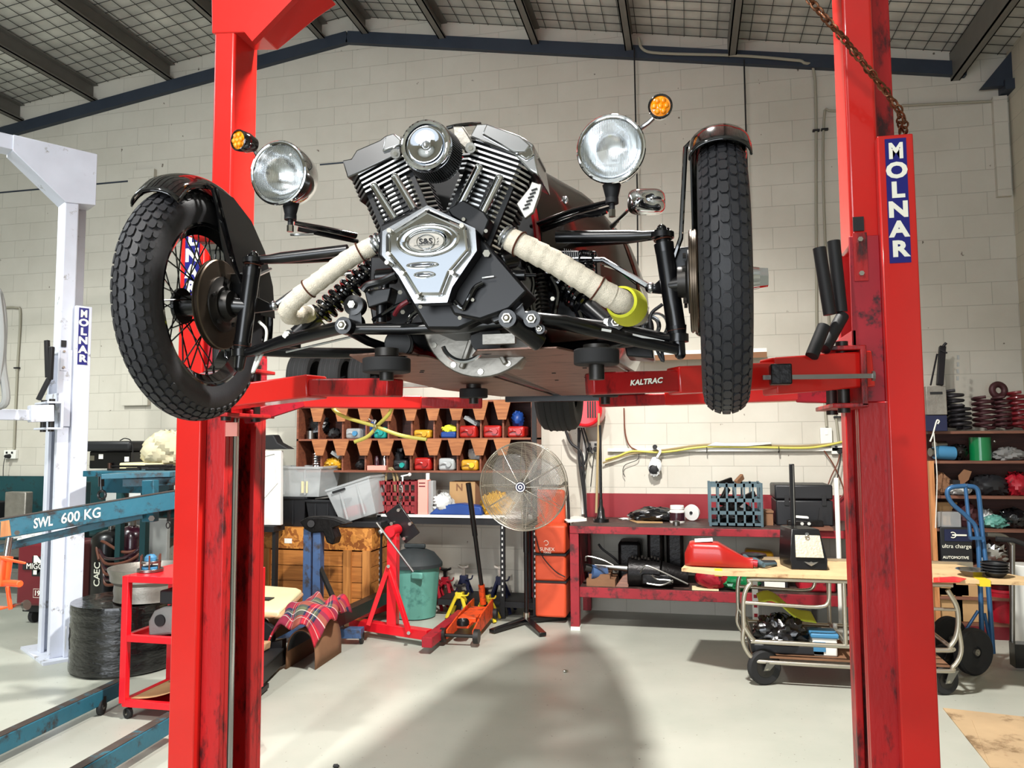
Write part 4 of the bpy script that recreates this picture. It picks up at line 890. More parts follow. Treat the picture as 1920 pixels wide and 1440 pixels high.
for P3, idxs, r, e in ((pl, (8, 36), .0245, eL), (pr_, (8, 50), .0285, eR)):
    for i in idxs: MB().torus(P3[i], P3[i+1]-P3[i-1], r+.0012, .0022, 32, 6, ).build('hose_clamp', 'clamp', e)
k = len(pr_)-16; ring = MB()
a, b_ = pr_[k-3], pr_[k+13]; d_ = (b_-a).normalized()
ring.lathe([(.031, 0), (.037, .004), (.040, .02), (.043, .05), (.046, .075), (.040, .075), (.032, .04)], a, d_, 28).build('yellow_rag', 'yellow_rag', car)
MB().prism([W(*p, 1.97) for p in ((598, 612), (640, 605), (640, 610), (612, 620), (604, 616))], (0, .03, 0)).build('yellow_rag', 'yellow_rag', car)
c = W(1228, 612, 2.15); MB().torus(c, (-.4, -1, .1), .036, .004, 32, 8).torus(c+V((-.015, .01, .0)), (-.4, -1, .1), .028, .006, 32, 8).cyl(c+V((-.05, .02, .0)), c+V((-.02, 0, 0)), .022, .03, n=20).build('exhaust_end', 'chrome_soft', car)
MB().prism([W(*p, 2.2) for p in ((1168, 632), (1222, 640), (1226, 672), (1175, 668))], (0, .12, 0)).build('rear_light_bracket', 'black_satin', car, bevel=.004)
# transmission bell housing under the crossbar
tb = W(905, 622, 2.02)
MB().lathe([(.165, .0), (.165, .02), (.15, .06), (.11, .1), (.06, .14)], tb+V((0, -.02, .04)), V((0, 1, 0)), 40, ref=(0, 0, 1)).build('bell_housing', 'cast_alu', car)
MB().cyl(tb+V((0, -.02, .04)), tb+V((0, 0, .04)), .165, n=40).build('bell_flange', 'cast_alu', car, bevel=.003)
for a in (-150, -120, -90, -60, -30):
    q = tb+V((.150*cos(R(a)), -.024, .04+.150*sin(R(a)))); MB().cyl(q, q+V((0, .01, 0)), .008, n=8).build('flange_bolt', 'bolt', car)
for a in (-110, -62): MB().beam(tb+V((.05*cos(R(a)), -.028, .04+.05*sin(R(a)))), tb+V((.15*cos(R(a)), -.028, .04+.15*sin(R(a)))), .014, .018, (0, 1, 0)).build('housing_rib', 'cast_alu', car, bevel=.004)
MB().cyl(W(912, 636, 1.9), W(912, 636, 2.0), .04, n=24).build('pulley', 'black_satin', car)
MB().torus(W(870, 634, 1.93), (0, 1, 0), .06, .006, 32, 8, a0=R(200), a1=R(340)).build('flywheel_edge', 'chrome_soft', car)
MB().cyl(W(748, 645, 1.9), W(752, 650, 2.02), .036, n=24).torus(W(748, 645, 1.9), (0, 1, 0), .036, .005, 28, 8).build('air_duct', 'black_satin', car)
MB().prism([W(*p, 2.05) for p in ((935, 650), (975, 640), (985, 665), (972, 690), (940, 688))], (0, .06, 0)).build('gearbox_lug', 'cast_alu', car, bevel=.006)
# ---------------- underside and body
Z0 = 1.812
def pan(pts, m_, nm, lab=None, th=.006): return MB().prism([V((x, y, Z0)) for x, y in pts], (0, 0, th)).build(nm, m_, car, label=lab, bevel=.002)
Lp = [(-.845, 1.86), (-.72, 1.84), (-.66, 1.95), (-.64, 3.78), (-.9, 3.78), (-1.02, 3.2), (-1.0, 2.5)]
Rp = [(-.545, 1.96), (-.50, 1.84), (-.30, 1.84), (-.22, 2.1), (-.19, 2.6), (-.24, 3.2), (-.36, 3.78), (-.60, 3.78)]
pan(Lp, 'pan_copper', 'floor_pan', 'coppery bare metal floor pan'); pan(Rp, 'pan_copper', 'floor_pan', 'coppery bare metal floor pan')
hh = MB()
for x, y in ((-.93, 2.25), (-.90, 2.28), (-.86, 2.22), (-.82, 2.35), (-.80, 2.30), (-.42, 2.5), (-.34, 2.7), (-.46, 2.8), (-.30, 2.35)): hh.cyl((x, y, Z0-.002), (x, y, Z0+.001), .007, n=10)
hh.build('pan_holes', 'black_matte', car)
MB().box(-.66, -.56, 2.1, 3.8, Z0+.008, Z0+.05).build('centre_tunnel', 'black_satin', car)
MB().cyl((-.61, 2.2, Z0+.03), (-.61, 3.7, Z0+.03), .028, n=16).build('propeller_shaft', 'steel_dark', car)
MB().tube([(-.20, 2.0, Z0-.004), (-.165, 2.5, Z0-.004), (-.19, 3.0, Z0-.004), (-.3, 3.6, Z0-.004)], .006, 8).build('edge_tube', 'cast_alu', car)
MB().box(-.48, -.40, 1.82, 1.84, 1.826, 1.85).build('foil_tape', 'cast_alu', car)
MB().prism([W(*p, 1.95) for p in ((1048, 596), (1120, 600), (1150, 625), (1060, 612))], (0, .03, 0)).build('white_tray', 'white_paint', car)
q1_, q2_ = W(745, 727, 3.3), W(880, 716, 3.3)
MB().box(q1_.x, q2_.x, 3.28, 3.32, q1_.z, q2_.z).build('rear_crossmember', 'cast_alu', car)
MB().box(-.9, -.2, 3.86, 3.92, 1.79, 1.84).build('rear_crossmember', 'black_satin', car)
# torpedo body lofted from sections (hw, zbottom, ztop)
secs = [(2.10, .215, 1.83, 2.40), (2.22, .29, 1.82, 2.44), (2.5, .40, 1.82, 2.46), (2.8, .455, 1.82, 2.45), (3.1, .47, 1.82, 2.41), (3.6, .42, 1.82, 2.34), (4.1, .36, 1.84, 2.30), (4.7, .22, 1.9, 2.22), (5.1, .05, 2.0, 2.12)]
def bodyf(u, v):
    t = u*(len(secs)-1); i = min(int(t), len(secs)-2); f = t-i; a, b_ = secs[i], secs[i+1]; Y, hw, zb, zt = [a[k]+(b_[k]-a[k])*f for k in range(4)]
    q = 2*pi*v-pi/2; e = .62; cx = math.copysign(abs(cos(q))**e, cos(q)); cz = math.copysign(abs(sin(q))**(e if sin(q) < 0 else .95), sin(q))
    return V((XC+.02+hw*cx, Y, (zb+zt)/2+(zt-zb)/2*cz))
bd = MB().grid(bodyf, 48, 40).build('body_shell', 'body_bronze', car, solid=.004)
MB().tube([bodyf(0, i/48) for i in range(48)], .010, 8, closed=True).build('cowl_ring', 'cowl_red_reflection', bd)  # red reflection on the cowl edge, put into the ring's colour
MB().prism([bodyf(0, i/48)+V((0, .01, 0)) for i in range(48)], (0, .01, 0)).build('firewall', 'black_matte', bd)
MB().tube([bodyf(i/40, .0+.25) for i in range(8, 30)], .004, 6).build('bonnet_hinge', 'chrome', bd)
st = [bodyf(i/40, .245) for i in range(4, 20)]
cq = min((bodyf(i/60, j/80) for i in range(30) for j in range(80)), key=lambda p: abs((p-V((0, 0, HC))).normalized().dot(ray(1061, 382).normalized())-1)+.00002*p.y)
MB().torus(cq, (-.3, -1, .2), .010, .004, 12, 6).ball(cq, .009, 8).build('bonnet_catch', 'chrome_soft', bd)
MB().tube(cat([W(1165, 440, 2.3), W(1180, 480, 2.4), W(1195, 530, 2.5), W(1198, 590, 2.6)], 6), .006, 8).build('side_exhaust_stay', 'brushed', car)
# rear wheel
rc = V((-.70, 4.36, 1.935)); w = MB()
w.lathe([(.16, -.085), (.2, -.105), (.255, -.105), (.28, -.085), (.287, -.04), (.289, 0), (.287, .04), (.28, .085), (.255, .105), (.2, .105), (.16, .085)], rc, (1, 0, 0), 56)
for x in (-.05, -.017, .017, .05): w.torus(rc+V((x, 0, 0)), (1, 0, 0), .2885, .003, 56, 5)
rw = w.build('wheel', 'rubber_old', car, label='wide car tyre at the tail')
MB().cyl(rc-V((.07, 0, 0)), rc+V((.07, 0, 0)), .16, n=32).build('rim', 'steel_dark', rw)

# small clutter either side of the engine cases
MB().cyl(W(722, 598, 1.88), W(722, 545, 1.90), .017, n=16).cyl(W(722, 545, 1.90), W(722, 532, 1.90), .011, n=12).build('starter_solenoid', 'black_satin', car)
MB().cyl(W(706, 520, 1.93), W(742, 517, 1.93), .022, n=18).build('pump_body', 'black_satin', car, bevel=.004)
for k, (x, y) in enumerate(((716, 578), (750, 548), (755, 585), (770, 600), (705, 540))): MB().cyl(W(x, y, 1.86), W(x, y, 1.88), .006, n=6).build('small_bolt', 'bolt', car)
MB().tube(cat([W(700, 600, 1.86), W(725, 585, 1.84), W(748, 572, 1.83), W(772, 566, 1.82)], 5), .006, 8).build('black_cable', 'black_gloss', car)
MB().tube(cat([W(760, 612, 1.85), W(775, 590, 1.82), W(790, 580, 1.80)], 5), .007, 8).build('black_cable', 'black_gloss', car)
for k, pts in enumerate(([(990, 500), (1000, 530), (995, 570), (1002, 600)], [(1032, 520), (1045, 550), (1040, 590), (1052, 612)], [(1062, 540), (1078, 570), (1090, 600)])): MB().tube(cat([W(x, y, 2.0) for x, y in pts], 6), .006+.002*k, 8).build('wiring_loom', 'black_gloss', car)
MB().helix(W(1012, 515, 2.02), W(1018, 585, 2.0), .016, .003, 9, 14, 6).build('coiled_spring_hose', 'steel_dark', car)
for x, y in ((1036, 560), (1024, 500), (1060, 598)): MB().cyl(W(x, y, 1.99), W(x, y, 2.03), .006, n=6).build('small_bolt', 'bolt', car)
MB().cyl(W(940, 560, 1.9), W(900, 585, 1.9), .03, n=20).build('alternator', 'black_satin', car, bevel=.005)
# ================================================================ LEFT SIDE OF THE WORKSHOP
def bolt_label(*a): pass
# ---- engine crane (teal)
Yc1 = 4.05
crane = thing('engine_crane', 'worn teal workshop crane with long boom reading 600 KG', 'crane', (-3.0, 3.95, 0))
bA, bB = W(-60, 1002, 3.55), W(330, 937, 4.12)
bm = MB().beam(bA, bB, .07, .105).build('boom', 'teal', crane, bevel=.005)
MB().beam(bA+V((0, -.002, .056)), bB+V((0, -.002, .056)), .072, .006).build('boom_cap', 'teal_edge', crane)
d_ = (bB-bA).normalized(); x_ = V((d_.x, d_.y, d_.z)); nrm = x_.cross(ZU).normalized()
def boomp(px): t = (W(px, 960, 3.8)-bA).dot(d_); return bA+d_*t
o = boomp(86)+nrm*.037; text('SWL', o+V((0, 0, -.002)), d_, ZU, .076, 'letter_white', bm, name='boom_lettering', bold=.0015, sx=.62)
o = boomp(150)+nrm*.037; text('600 KG', o, d_, ZU, .080, 'letter_white', bm, name='boom_lettering', bold=.001, sx=.80)
MB().beam(boomp(-40)+nrm*.036, boomp(33)+nrm*.036, .004, .085).build('extension_bar', 'post_wood', crane)
MB().beam(W(-50, 1040, 3.6), W(268, 965, 4.05), .04, .042).build('lower_link', 'teal', crane, bevel=.003)
MB().beam(W(282, 900, 4.1), W(282, 978, 4.1), .05, .08, (1, 0, 0)).build('upright_bracket', 'teal', crane, bevel=.004)
for q in ((283, 936), (284, 972)): MB().cyl(W(*q, 4.03), W(*q, 4.08), .018, n=6).build('pivot_bolt', 'steel', crane)
MB().box(W(16, 0, 3.62).x-.01, W(46, 0, 3.62).x, 3.57, 3.67, W(30, 1010, 3.62).z, W(30, 978, 3.62).z).build('ram_bracket', 'teal', crane, bevel=.004)
MB().cyl(W(32, 999, 3.54), W(32, 999, 3.6), .014, n=6).build('pivot_bolt', 'steel', crane)
MB().beam(W(205, 892, 4.2), W(330, 888, 4.35), .3, .03).beam(W(232, 905, 4.2), W(330, 902, 4.3), .05, .05).build('mast_head', 'teal', crane, bevel=.003)
mb = MB().cyl(W(18, 1008, 3.6), W(12, 1045, 3.58), .018, n=16); mb.build('ram_rod', 'chrome_soft', crane)
MB().cyl(W(10, 1043, 3.58), W(0, 1100, 3.55), .038, .042, n=24).cyl(W(-8, 1045, 3.56), W(48, 1056, 3.52), .012, .006, n=12).cyl(W(5, 1092, 3.55), W(38, 1095, 3.5), .018, n=18).box(W(-20, 0, 3.55).x, W(42, 0, 3.55).x, 3.5, 3.62, W(0, 1146, 3.55).z, W(0, 1142, 3.55).z).beam(W(14, 1100, 3.5), W(20, 1143, 3.5), .015, .02).build('hydraulic_ram', 'orange_bright', crane, bevel=.004)
MB().cyl(W(27, 1136, 3.52), W(50, 1134, 3.5), .013, n=14).cyl(W(47, 1135, 3.5), W(51, 1134, 3.5), .026, n=20).build('release_valve', 'steel', crane)
for (a, b_) in (((-60, 1422), (224, 1288)), ((90, 1490), (322, 1352))):
    p, q = G(*a, .10), G(*b_, .10); MB().beam(p, q, .07, .085).build('floor_leg', 'teal', crane, bevel=.004); MB().beam(p+V((0, 0, .044)), q+V((0, 0, .044)), .055, .004).build('leg_wear_strip', 'teal_edge', crane)
def caster(parent, c, r, m_='black_matte', ax=(1, .3, 0), fork=None):
    c = V(c); a = V(ax).normalized()
    w = MB().cyl(c-a*.012, c+a*.012, r, n=20).build('caster', m_, parent)
    MB().cyl(c-a*.014, c+a*.014, r*.35, n=12).build('caster_hub', 'steel', w)
    if fork: MB().beam(c+a*.017, c+a*.017+V((0, 0, fork)), .02, .003, (1, 0, 0)).beam(c-a*.017, c-a*.017+V((0, 0, fork)), .02, .003, (1, 0, 0)).build('caster_fork', 'steel_dark', w)
p = G(190, 1340, 0); caster(crane, (p.x, p.y, .045), .045, fork=.06)
# ---- tool tray with parts on the crane
tt = thing('parts_tray', 'flat teal tray loaded with dark tools beside the drill press', 'tray', (-3.5, 5.2, 1.2))
a, b_ = W(155, 886, 4.9), W(338, 884, 4.9)
MB().box(a.x, b_.x, 4.9, 5.5, a.z-.03, a.z+.012).build('tray', 'teal', tt, bevel=.004)
rnd = random.Random(3)
for k in range(16):
    x = rnd.uniform(a.x+.1, b_.x-.05); y = rnd.uniform(4.95, 5.35); l_ = rnd.uniform(.12, .3); an = rnd.uniform(-.5, .5)
    MB().beam((x-l_/2*cos(an), y-l_/2*sin(an), a.z+.02+.01*(k % 3)), (x+l_/2*cos(an), y+l_/2*sin(an), a.z+.022+.01*(k % 3)), .022, .014).build('bar_tool', 'oily' if k % 3 else 'steel_dark', tt)
MB().box(W(225, 0, 5.3).x, W(320, 0, 5.3).x, 5.25, 5.5, a.z-.17, a.z-.03).build('tray_frame', 'teal', tt)
for x in (a.x+.1, b_.x-.1): MB().box(x, x+.05, 5.4, 5.45, 0, a.z-.03).build('leg', 'teal_dark', tt)
hk = W(190, 905, 4.95); ho = thing('lifting_hook', 'black lifting hook hanging under the teal tray', 'hook', hk)
MB().cyl(W(190, 893, 4.95), W(190, 912, 4.95), .02, n=14).torus(W(191, 928, 4.95), (0, 1, 0), .03, .010, 20, 8).cyl(W(190, 912, 4.95), W(190, 920, 4.95), .008, n=8).build('hook', 'black_satin', ho)
# ---- drill press
Yd = 6.5; z = lambda y: W(215, y, Yd).z; x = lambda px: W(px, 850, Yd).x
dp = thing('drill_press', 'black pedestal drill press behind the white lift column', 'drill press', (x(215), Yd, 0))
MB().box(x(173), x(264), Yd-.15, Yd+.35, z(846), z(827)).build('belt_cover', 'black_plastic', dp, bevel=.03, seg=3)
MB().box(x(182), x(258), Yd-.1, Yd+.3, z(878), z(846)).build('head', 'black_satin', dp, bevel=.01)
for q in ((188, 858), (204, 855), (252, 860)): MB().box(x(q[0]-4), x(q[0]+4), Yd-.104, Yd-.099, z(q[1]+5), z(q[1]-4)).build('control_panel', 'paper' if q[0] > 200 else 'bolt', dp)
MB().tube(cat([W(225, 826, Yd-.05), W(235, 822, Yd-.05), W(247, 830, Yd-.12), W(250, 868, Yd-.13)], 5), .005, 6).build('power_lead', 'black_matte', dp)
MB().cyl((x(221), Yd+.1, .05), (x(221), Yd+.1, z(870)), .045, n=20).build('pillar', 'steel_dark', dp)
MB().box(x(190), x(255), Yd-.1, Yd+.3, 0, .06).build('base', 'black_matte', dp)
MB().cyl(W(206, 868, Yd-.12), W(206, 884, Yd-.12), .02, n=12).build('chuck', 'brushed', dp)
# ---- far workbench, dark green
wbn = thing('workbench', 'dark green workbench along the left wall, cluttered top', 'workbench', (-6.6, 7.1, 0))
zt = W(100, 958, 6.8).z; zb = W(100, 893, 7.4).z
MB().box(-9.6, W(330, 900, 7.3).x, 6.75, 7.42, zt-.3, zt-.24).build('worktop', 'teal_dark', wbn)
MB().box(-9.6, W(330, 900, 7.3).x, 7.38, 7.44, zt-.3, zb).build('backboard', 'teal_dark', wbn)
for xx in (-9.4, -8.0, -6.6, -5.4): MB().box(xx, xx+.07, 6.8, 6.87, 0, zt-.3).build('leg', 'teal_dark', wbn)
MB().box(-9.5, -5.3, 6.9, 7.35, .3, .34).build('lower_shelf', 'teal_dark', wbn)
zt -= .24
vs_ = thing('bench_vice', 'dark iron vice on the green workbench', 'vice', W(75, 930, 6.9)); c = W(80, 945, 6.85); c.z = zt
MB().box(c.x-.12, c.x+.12, 6.8, 7.0, zt, zt+.16).box(c.x+.02, c.x+.2, 6.75, 6.95, zt+.1, zt+.24).build('vice_body', 'oily', vs_, bevel=.015)
MB().cyl((c.x-.25, 6.85, zt+.12), (c.x+.0, 6.85, zt+.12), .016, n=10).build('vice_screw', 'steel_dark', vs_)
c = W(28, 938, 6.9); MB().box(c.x-.13, c.x+.13, 6.9, 7.0, zt, zt+.42).build('metal_tin', 'cast_alu', label='square unpainted metal tin on the green workbench', cat_='tin', bevel=.01)
for k, (px, w_, h_, m_, lb) in enumerate(((-20, .3, .3, 'black_matte', 'dark box at far left end of green bench'), (118, .16, .22, 'oily', 'greasy bracket leaning on green bench backboard'), (300, .2, .15, 'black_plastic', 'low black case at right end of green bench'))):
    c = W(px, 930, 7.1); MB().box(c.x-w_/2, c.x+w_/2, 7.0, 7.25, zt, zt+h_).build(['storage_box', 'metal_bracket', 'storage_box'][k], m_, label=lb, cat_='box' if k != 1 else 'bracket', bevel=.012)
# socket
def socket(px, py, Y, w_, h_, lab, plugs=1, horiz=True):
    c = W(px, py, Y); t = thing('power_socket', lab, 'socket', c)
    MB().box(c.x-w_/2, c.x+w_/2, WY-.045, WY, c.z-h_/2, c.z+h_/2).build('socket_box', 'white_plastic', t, bevel=.006)
    n = 2 if horiz else 1
    for k in range(n):
        xx = c.x+(k-.5*(n-1))*w_*.45
        MB().box(xx-.011, xx+.011, WY-.051, WY-.044, c.z+h_*.1, c.z+h_*.32).build('switch', 'black_plastic' if horiz else 'white_plain', t)
    for k in range(plugs):
        xx = c.x+(k-.5*(plugs-1))*w_*.45; zz = c.z-h_*.2
        MB().cyl((xx, WY-.045, zz), (xx, WY-.10, zz), .026, .018, n=14).build('plug', 'black_matte', t)
        MB().tube(cat([(xx, WY-.1, zz), (xx-.02, WY-.1, zz-.12), (xx-.05, WY-.06, zz-.35)], 6), .004, 6).build('plug_lead', 'black_matte', t)
    return t
socket(24, 852, WY, .16, .1, 'white double socket with black plug at far left wall')
# ---- MIG welder
Yw = 5.9; x = lambda px: W(px, 1080, Yw).x; z = lambda y: W(60, y, Yw).z
mg = thing('mig_welder', 'maroon welding machine with white lettering behind the white lift column', 'welder', (x(60), Yw+.3, 0))
MB().box(x(30), x(128), Yw, Yw+.45, z(1137), z(1018)).build('casing', 'maroon', mg, bevel=.03, seg=3)
MB().box(x(60), x(100), Yw-.004, Yw, z(1080), z(1043)).build('logo_panel', 'black_matte', mg)
text('M', (x(80), Yw-.007, z(1061)), XR, ZU, .23, 'letter_white', mg, name='logo_letter', bold=.004, sx=1.2)
MB().box(x(44), x(104), Yw-.013, Yw-.008, z(1068), z(1055)).build('name_strip', 'black_matte', mg)
text('MIGOMAG', (x(51), Yw-.016, z(1061.5)), XR, ZU, .07, 'letter_white', mg, name='name_lettering', align='LEFT')
text('190', (x(74), Yw-.004, z(1112)), XR, ZU, .062, 'letter_white', mg, name='model_number', bold=.001)
c_ = [(x(64), Yw-.002, z(1120)), (x(84), Yw-.002, z(1120)), (x(84), Yw-.002, z(1104)), (x(64), Yw-.002, z(1104))]
MB().tube(c_, .002, 4, closed=True).build('number_frame', 'letter_white', mg)
MB().box(x(36), x(125), Yw+.05, Yw+.42, z(1150), z(1137)).build('chassis', 'black_matte', mg)
for px in (48, 112): MB().cyl((x(px)-.02, Yw+.12, .06), (x(px)+.02, Yw+.12, .06), .06, n=20).build('caster', 'rubber_old', mg)
MB().box(x(75), x(88), Yw-.003, Yw+.001, z(1032), z(1029)).build('vent_slot', 'black_matte', mg)
bgx = thing('crumpled_bag', 'crumpled silver-grey bag lying on the maroon welder', 'bag', W(60, 1000, 6.1))
MB().blob(W(60, 1008, 6.2), (.19, .16, .09), 26, .35, 5, 5, floor=z(1018)).build('bag', 'bag_clear', bgx)
# blue cloth behind
# ---- gas cylinders
def gas(px, py_top, w_, Y, m_, lab, txt):
    c = W(px, py_top, Y); t = thing('gas_cylinder', lab, 'gas cylinder', (c.x, Y, 0)); r = w_/2; H_ = c.z
    MB().lathe([(0, 0), (r*.95, 0), (r, .02), (r, H_-.12), (r*.93, H_-.06), (r*.7, H_-.02), (r*.3, H_), (0, H_)], (c.x, Y, .0), (0, 0, 1), 36, ref=(1, 0, 0)).build('cylinder_body', m_, t)
    MB().cyl((c.x, Y, H_-.01), (c.x, Y, H_+.07), .025, n=14).torus((c.x, Y, H_+.05), (0, 0, 1), r*.45, .008, 20, 6).build('valve', 'steel', t)
    for k, w in enumerate(txt): text(w, (c.x+.01, Y-r-.003, .42-k*.10+.1), (.3, 0, 1) if k == 9 else ZU, (-1, 0, 0), .085, 'letter_white', t, name='stencil', bold=.001)
    return t
gas(209, 993, .33, 6.05, 'black_satin', 'black gas cylinder, pale stencil lettering, hoses looped round', ['EC', 'CA'])
gas(250, 985, .25, 5.95, 'maroon_bottle', 'dark purple gas cylinder right of the black one', ['CA'])
hs = thing('coiled_hose', 'brown hose coiled around the two gas cylinders', 'hose', W(230, 1060, 5.7))
for k in range(6):
    yy = 1035+k*9; mb = MB().tube(cat([W(186+k*2, yy-4, 5.78), W(200, yy+12+k, 5.72), W(235, yy+10, 5.68), W(262, yy-8+k*2, 5.7), W(268, yy-26, 5.78)], 7), .0125, 8); mb.build('hose_loop', 'cable_brown' if k % 2 else 'maroon_bottle', hs)
MB().tube(cat([W(186, 1050, 5.8), W(182, 1025, 5.9), W(192, 1015, 5.9), W(230, 1035, 5.72), W(268, 1030, 5.8)], 7), .0125, 8).build('hose_loop', 'cable_brown', hs)
MB().box(W(160, 0, 6.6).x, W(188, 0, 6.6).x, 6.3, 6.7, 0, W(170, 905, 6.5).z).build('tool_cabinet', 'teal_dark', label='narrow dark teal cabinet beside the gas cylinders', cat_='cabinet', bevel=.01)
# regulator clutter above bottles
rg = thing('gas_regulator', 'brass and steel regulator set above the black gas cylinder', 'regulator', W(225, 975, 6.0))
MB().cyl(W(205, 975, 6.0), W(246, 971, 5.95), .016, n=10).cyl(W(214, 972, 5.9), W(214, 986, 5.9), .03, n=14).cyl(W(238, 968, 5.85), W(238, 980, 5.85), .028, n=14).tube([W(225, 972, 5.95), W(222, 985, 6.0), W(212, 994, 6.05)], .012, 8).tube([W(240, 972, 5.95), W(248, 980, 5.95), W(250, 988, 5.95)], .012, 8).build('regulator_body', 'steel', rg)
# grey door panel behind
MB().box(W(272, 0, 6.9).x, W(345, 0, 6.9).x, 6.85, 6.9, .05, W(300, 972, 6.9).z).build('metal_sheet', 'wall_grey', label='plain grey metal sheet standing behind the gas cylinders', cat_='panel', bevel=.005)
MB().box(W(228, 0, 7.3).x, W(350, 0, 7.3).x, 7.3, 7.36, .9, W(300, 896, 7.3).z).build('white_board', 'white_plain', label='white board behind the teal tray near left column', cat_='board')
# white cabinet + folded cloth on top
clo = thing('canvas_heap', 'heap of beige canvas on a pale box behind the left column', 'cloth', W(310, 850, 5.9))
c = W(313, 850, 5.9); MB().blob(W(318, 846, 5.95), (.22, .22, .17), 40, .16, 8, 6, floor=W(300, 867, 5.9).z).build('cloth', 'cloth_beige', clo)
bz = W(300, 867, 5.9).z
MB().box(W(272, 0, 5.9).x, W(345, 0, 5.9).x, 5.75, 6.15, 1.32, bz).build('lidded_tub', 'foam', label='pale flat tub under the beige canvas', cat_='tub', bevel=.01)
MB().box(W(268, 0, 5.9).x, W(350, 0, 5.9).x+.1, 5.65, 6.2, 1.27, 1.32).box(W(276, 0, 5.9).x, W(276, 0, 5.9).x+.05, 5.7, 5.75, 0, 1.27).box(W(345, 0, 5.9).x, W(345, 0, 5.9).x+.05, 6.1, 6.15, 0, 1.27).build('side_table', 'teal_dark', label='tall dark teal stand carrying the pale tub', cat_='table')
rl = thing('winch_reel', 'black winch reel with wire loop at end of the teal boom', 'winch', W(322, 930, 4.4))
MB().cyl(W(322, 932, 4.33), W(322, 932, 4.42), .045, n=24).torus(W(322, 932, 4.33), (0, 1, 0), .045, .006, 24, 6).torus(W(315, 985, 4.35), (0, 1, 0), .018, .0035, 16, 6, sx=.7).beam(W(318, 940, 4.35), W(316, 978, 4.35), .012, .02, (0, 1, 0)).build('reel', 'black_matte', rl)
# ---- stack of wrapped wheels with bare rims on top
ws = W(225, 1200, 4.95); wd = thing('wrapped_tyre_stack', 'tall stack bound in shiny black film, barcode label on its side', 'wrapped stack', (ws.x, 5.0, 0))
rw_ = (W(312, 1200, 4.95).x-W(145, 1200, 4.95).x)/2; cxw = (W(312, 1200, 4.95).x+W(145, 1200, 4.95).x)/2; ztw = W(225, 1140, 4.7).z
prof = [(0, 0), (rw_*.92, 0)]
for k in range(24): prof.append((rw_*(.992+.004*sin(k*1.3)+.004*sin(k*2.9)), .02+ztw*(k/24)))
prof += [(rw_*.85, ztw), (0, ztw+.01)]
MB().lathe(prof, (cxw, 5.0, 0), (0, 0, 1), 44, ref=(1, 0, 0)).build('film_wrap', 'wrap_film', wd)
lb = W(149, 1200, 4.98); q = V((cxw-rw_*.78, 5.0-rw_*.66, 0)); MB().obox((q.x-.004, q.y-.004, W(150, 1203, 4.7).z), V((.035, -.04, 0))*.8, (.001, .001, 0), (0, 0, .075)).build('barcode_label', 'paper', wd)
def rim(cx, cy_, z0, r, h, lab):
    t = thing('bare_wheel_rim', lab, 'wheel rim', (cx, cy_, z0))
    p = [(r*.55, h*.25), (r*.8, h*.1), (r*.84, 0), (r*.88, .0), (r*.86, h*.12), (r*.88, h*.3), (r*.86, h*.5), (r*.97, h*.62), (r*.98, h*.8), (r*1.03, h*.93), (r*1.04, h), (r*.99, h), (r*.93, h*.82), (r*.92, h*.62), (r*.82, h*.52), (r*.8, h*.2)]
    MB().lathe(p, (cx, cy_, z0), (0, 0, 1), 56, ref=(1, 0, 0)).build('rim_barrel', 'cast_alu', t)
    MB().lathe([(0, h*.55), (r*.3, h*.6), (r*.6, h*.5), (r*.85, h*.55)], (cx, cy_, z0), (0, 0, 1), 40, ref=(1, 0, 0)).build('rim_face', 'white_paint', t)
rr_ = (W(309, 1085, 4.8).x-W(183, 1085, 4.8).x)/2
rim((W(309, 1085, 4.8).x+W(183, 1085, 4.8).x)/2, 5.0, ztw+.012, rr_, W(240, 1078, 4.7).z-ztw, 'bare silver wheel rim on top of the black wrapped stack')
# ---- red tool cart
ct = thing('tool_cart', 'open red steel cart on casters beside the left column', 'cart', (-3.0, 4.3, 0))
p0 = G(232, 1326, .06); x0, y0c = p0.x, p0.y; x1 = x0+.62; y1 = y0c+.42
zz = [W(240, yy, y0c).z for yy in (1085, 1196, 1318)]
for k, z_ in enumerate(zz):
    a = [(x0, y0c), (x1, y0c), (x1, y1), (x0, y1)]
    f_ = MB()
    for i in range(4):
        j = (i+1) % 4; f_.beam((*a[i], z_), (*a[j], z_), .034, .038)
    f_.build('shelf_frame', 'red_bright', ct, bevel=.002)
    if k: MB().box(x0, x1, y0c, y1, z_-.012, z_-.006).build('shelf', 'red_bright', ct)
for (xx, yy) in ((x0, y0c), (x1, y0c), (x1, y1), (x0, y1)): MB().box(xx-.02, xx+.02, yy-.02, yy+.02, zz[2], zz[0]+.018).build('post', 'red_bright', ct, bevel=.002)
for (xx, yy) in ((x0+.03, y0c), (x1-.03, y0c), (x0+.03, y1), (x1-.03, y1)): caster(ct, (xx, yy+.0, .03), .03, 'rubber_old', (.3, 1, 0), .03)
df = thing('blue_pump_part', 'blue and steel flanged pump part on top of the red cart', 'machine part', W(282, 1072, y0c+.2))
c = W(282, 1066, y0c+.15); c.z = zz[0]+.02
MB().cyl(c, c+V((0, 0, .018)), .075, n=28).cyl(c+V((0, 0, .05)), c+V((0, 0, .065)), .06, n=28).build('flange', 'steel', df, bevel=.002)
MB().cyl(c+V((0, 0, .018)), c+V((0, 0, .03)), .05, n=28).lathe([(.035, .065), (.034, .085), (.022, .1), (0, .104)], c, (0, 0, 1), 24, ref=(1, 0, 0)).build('dome', 'paper_blue', df)
for k in range(6): q = c+V((.058*cos(k*1.05), .058*sin(k*1.05), 0)); MB().cyl(q+V((0, 0, .015)), q+V((0, 0, .1)), .005, n=8).build('stud', 'clamp', df)
MB().box(x0, x1, y0c, y1, zz[0]-.01, zz[0]+.018).build('top_board', 'red_bright', ct)
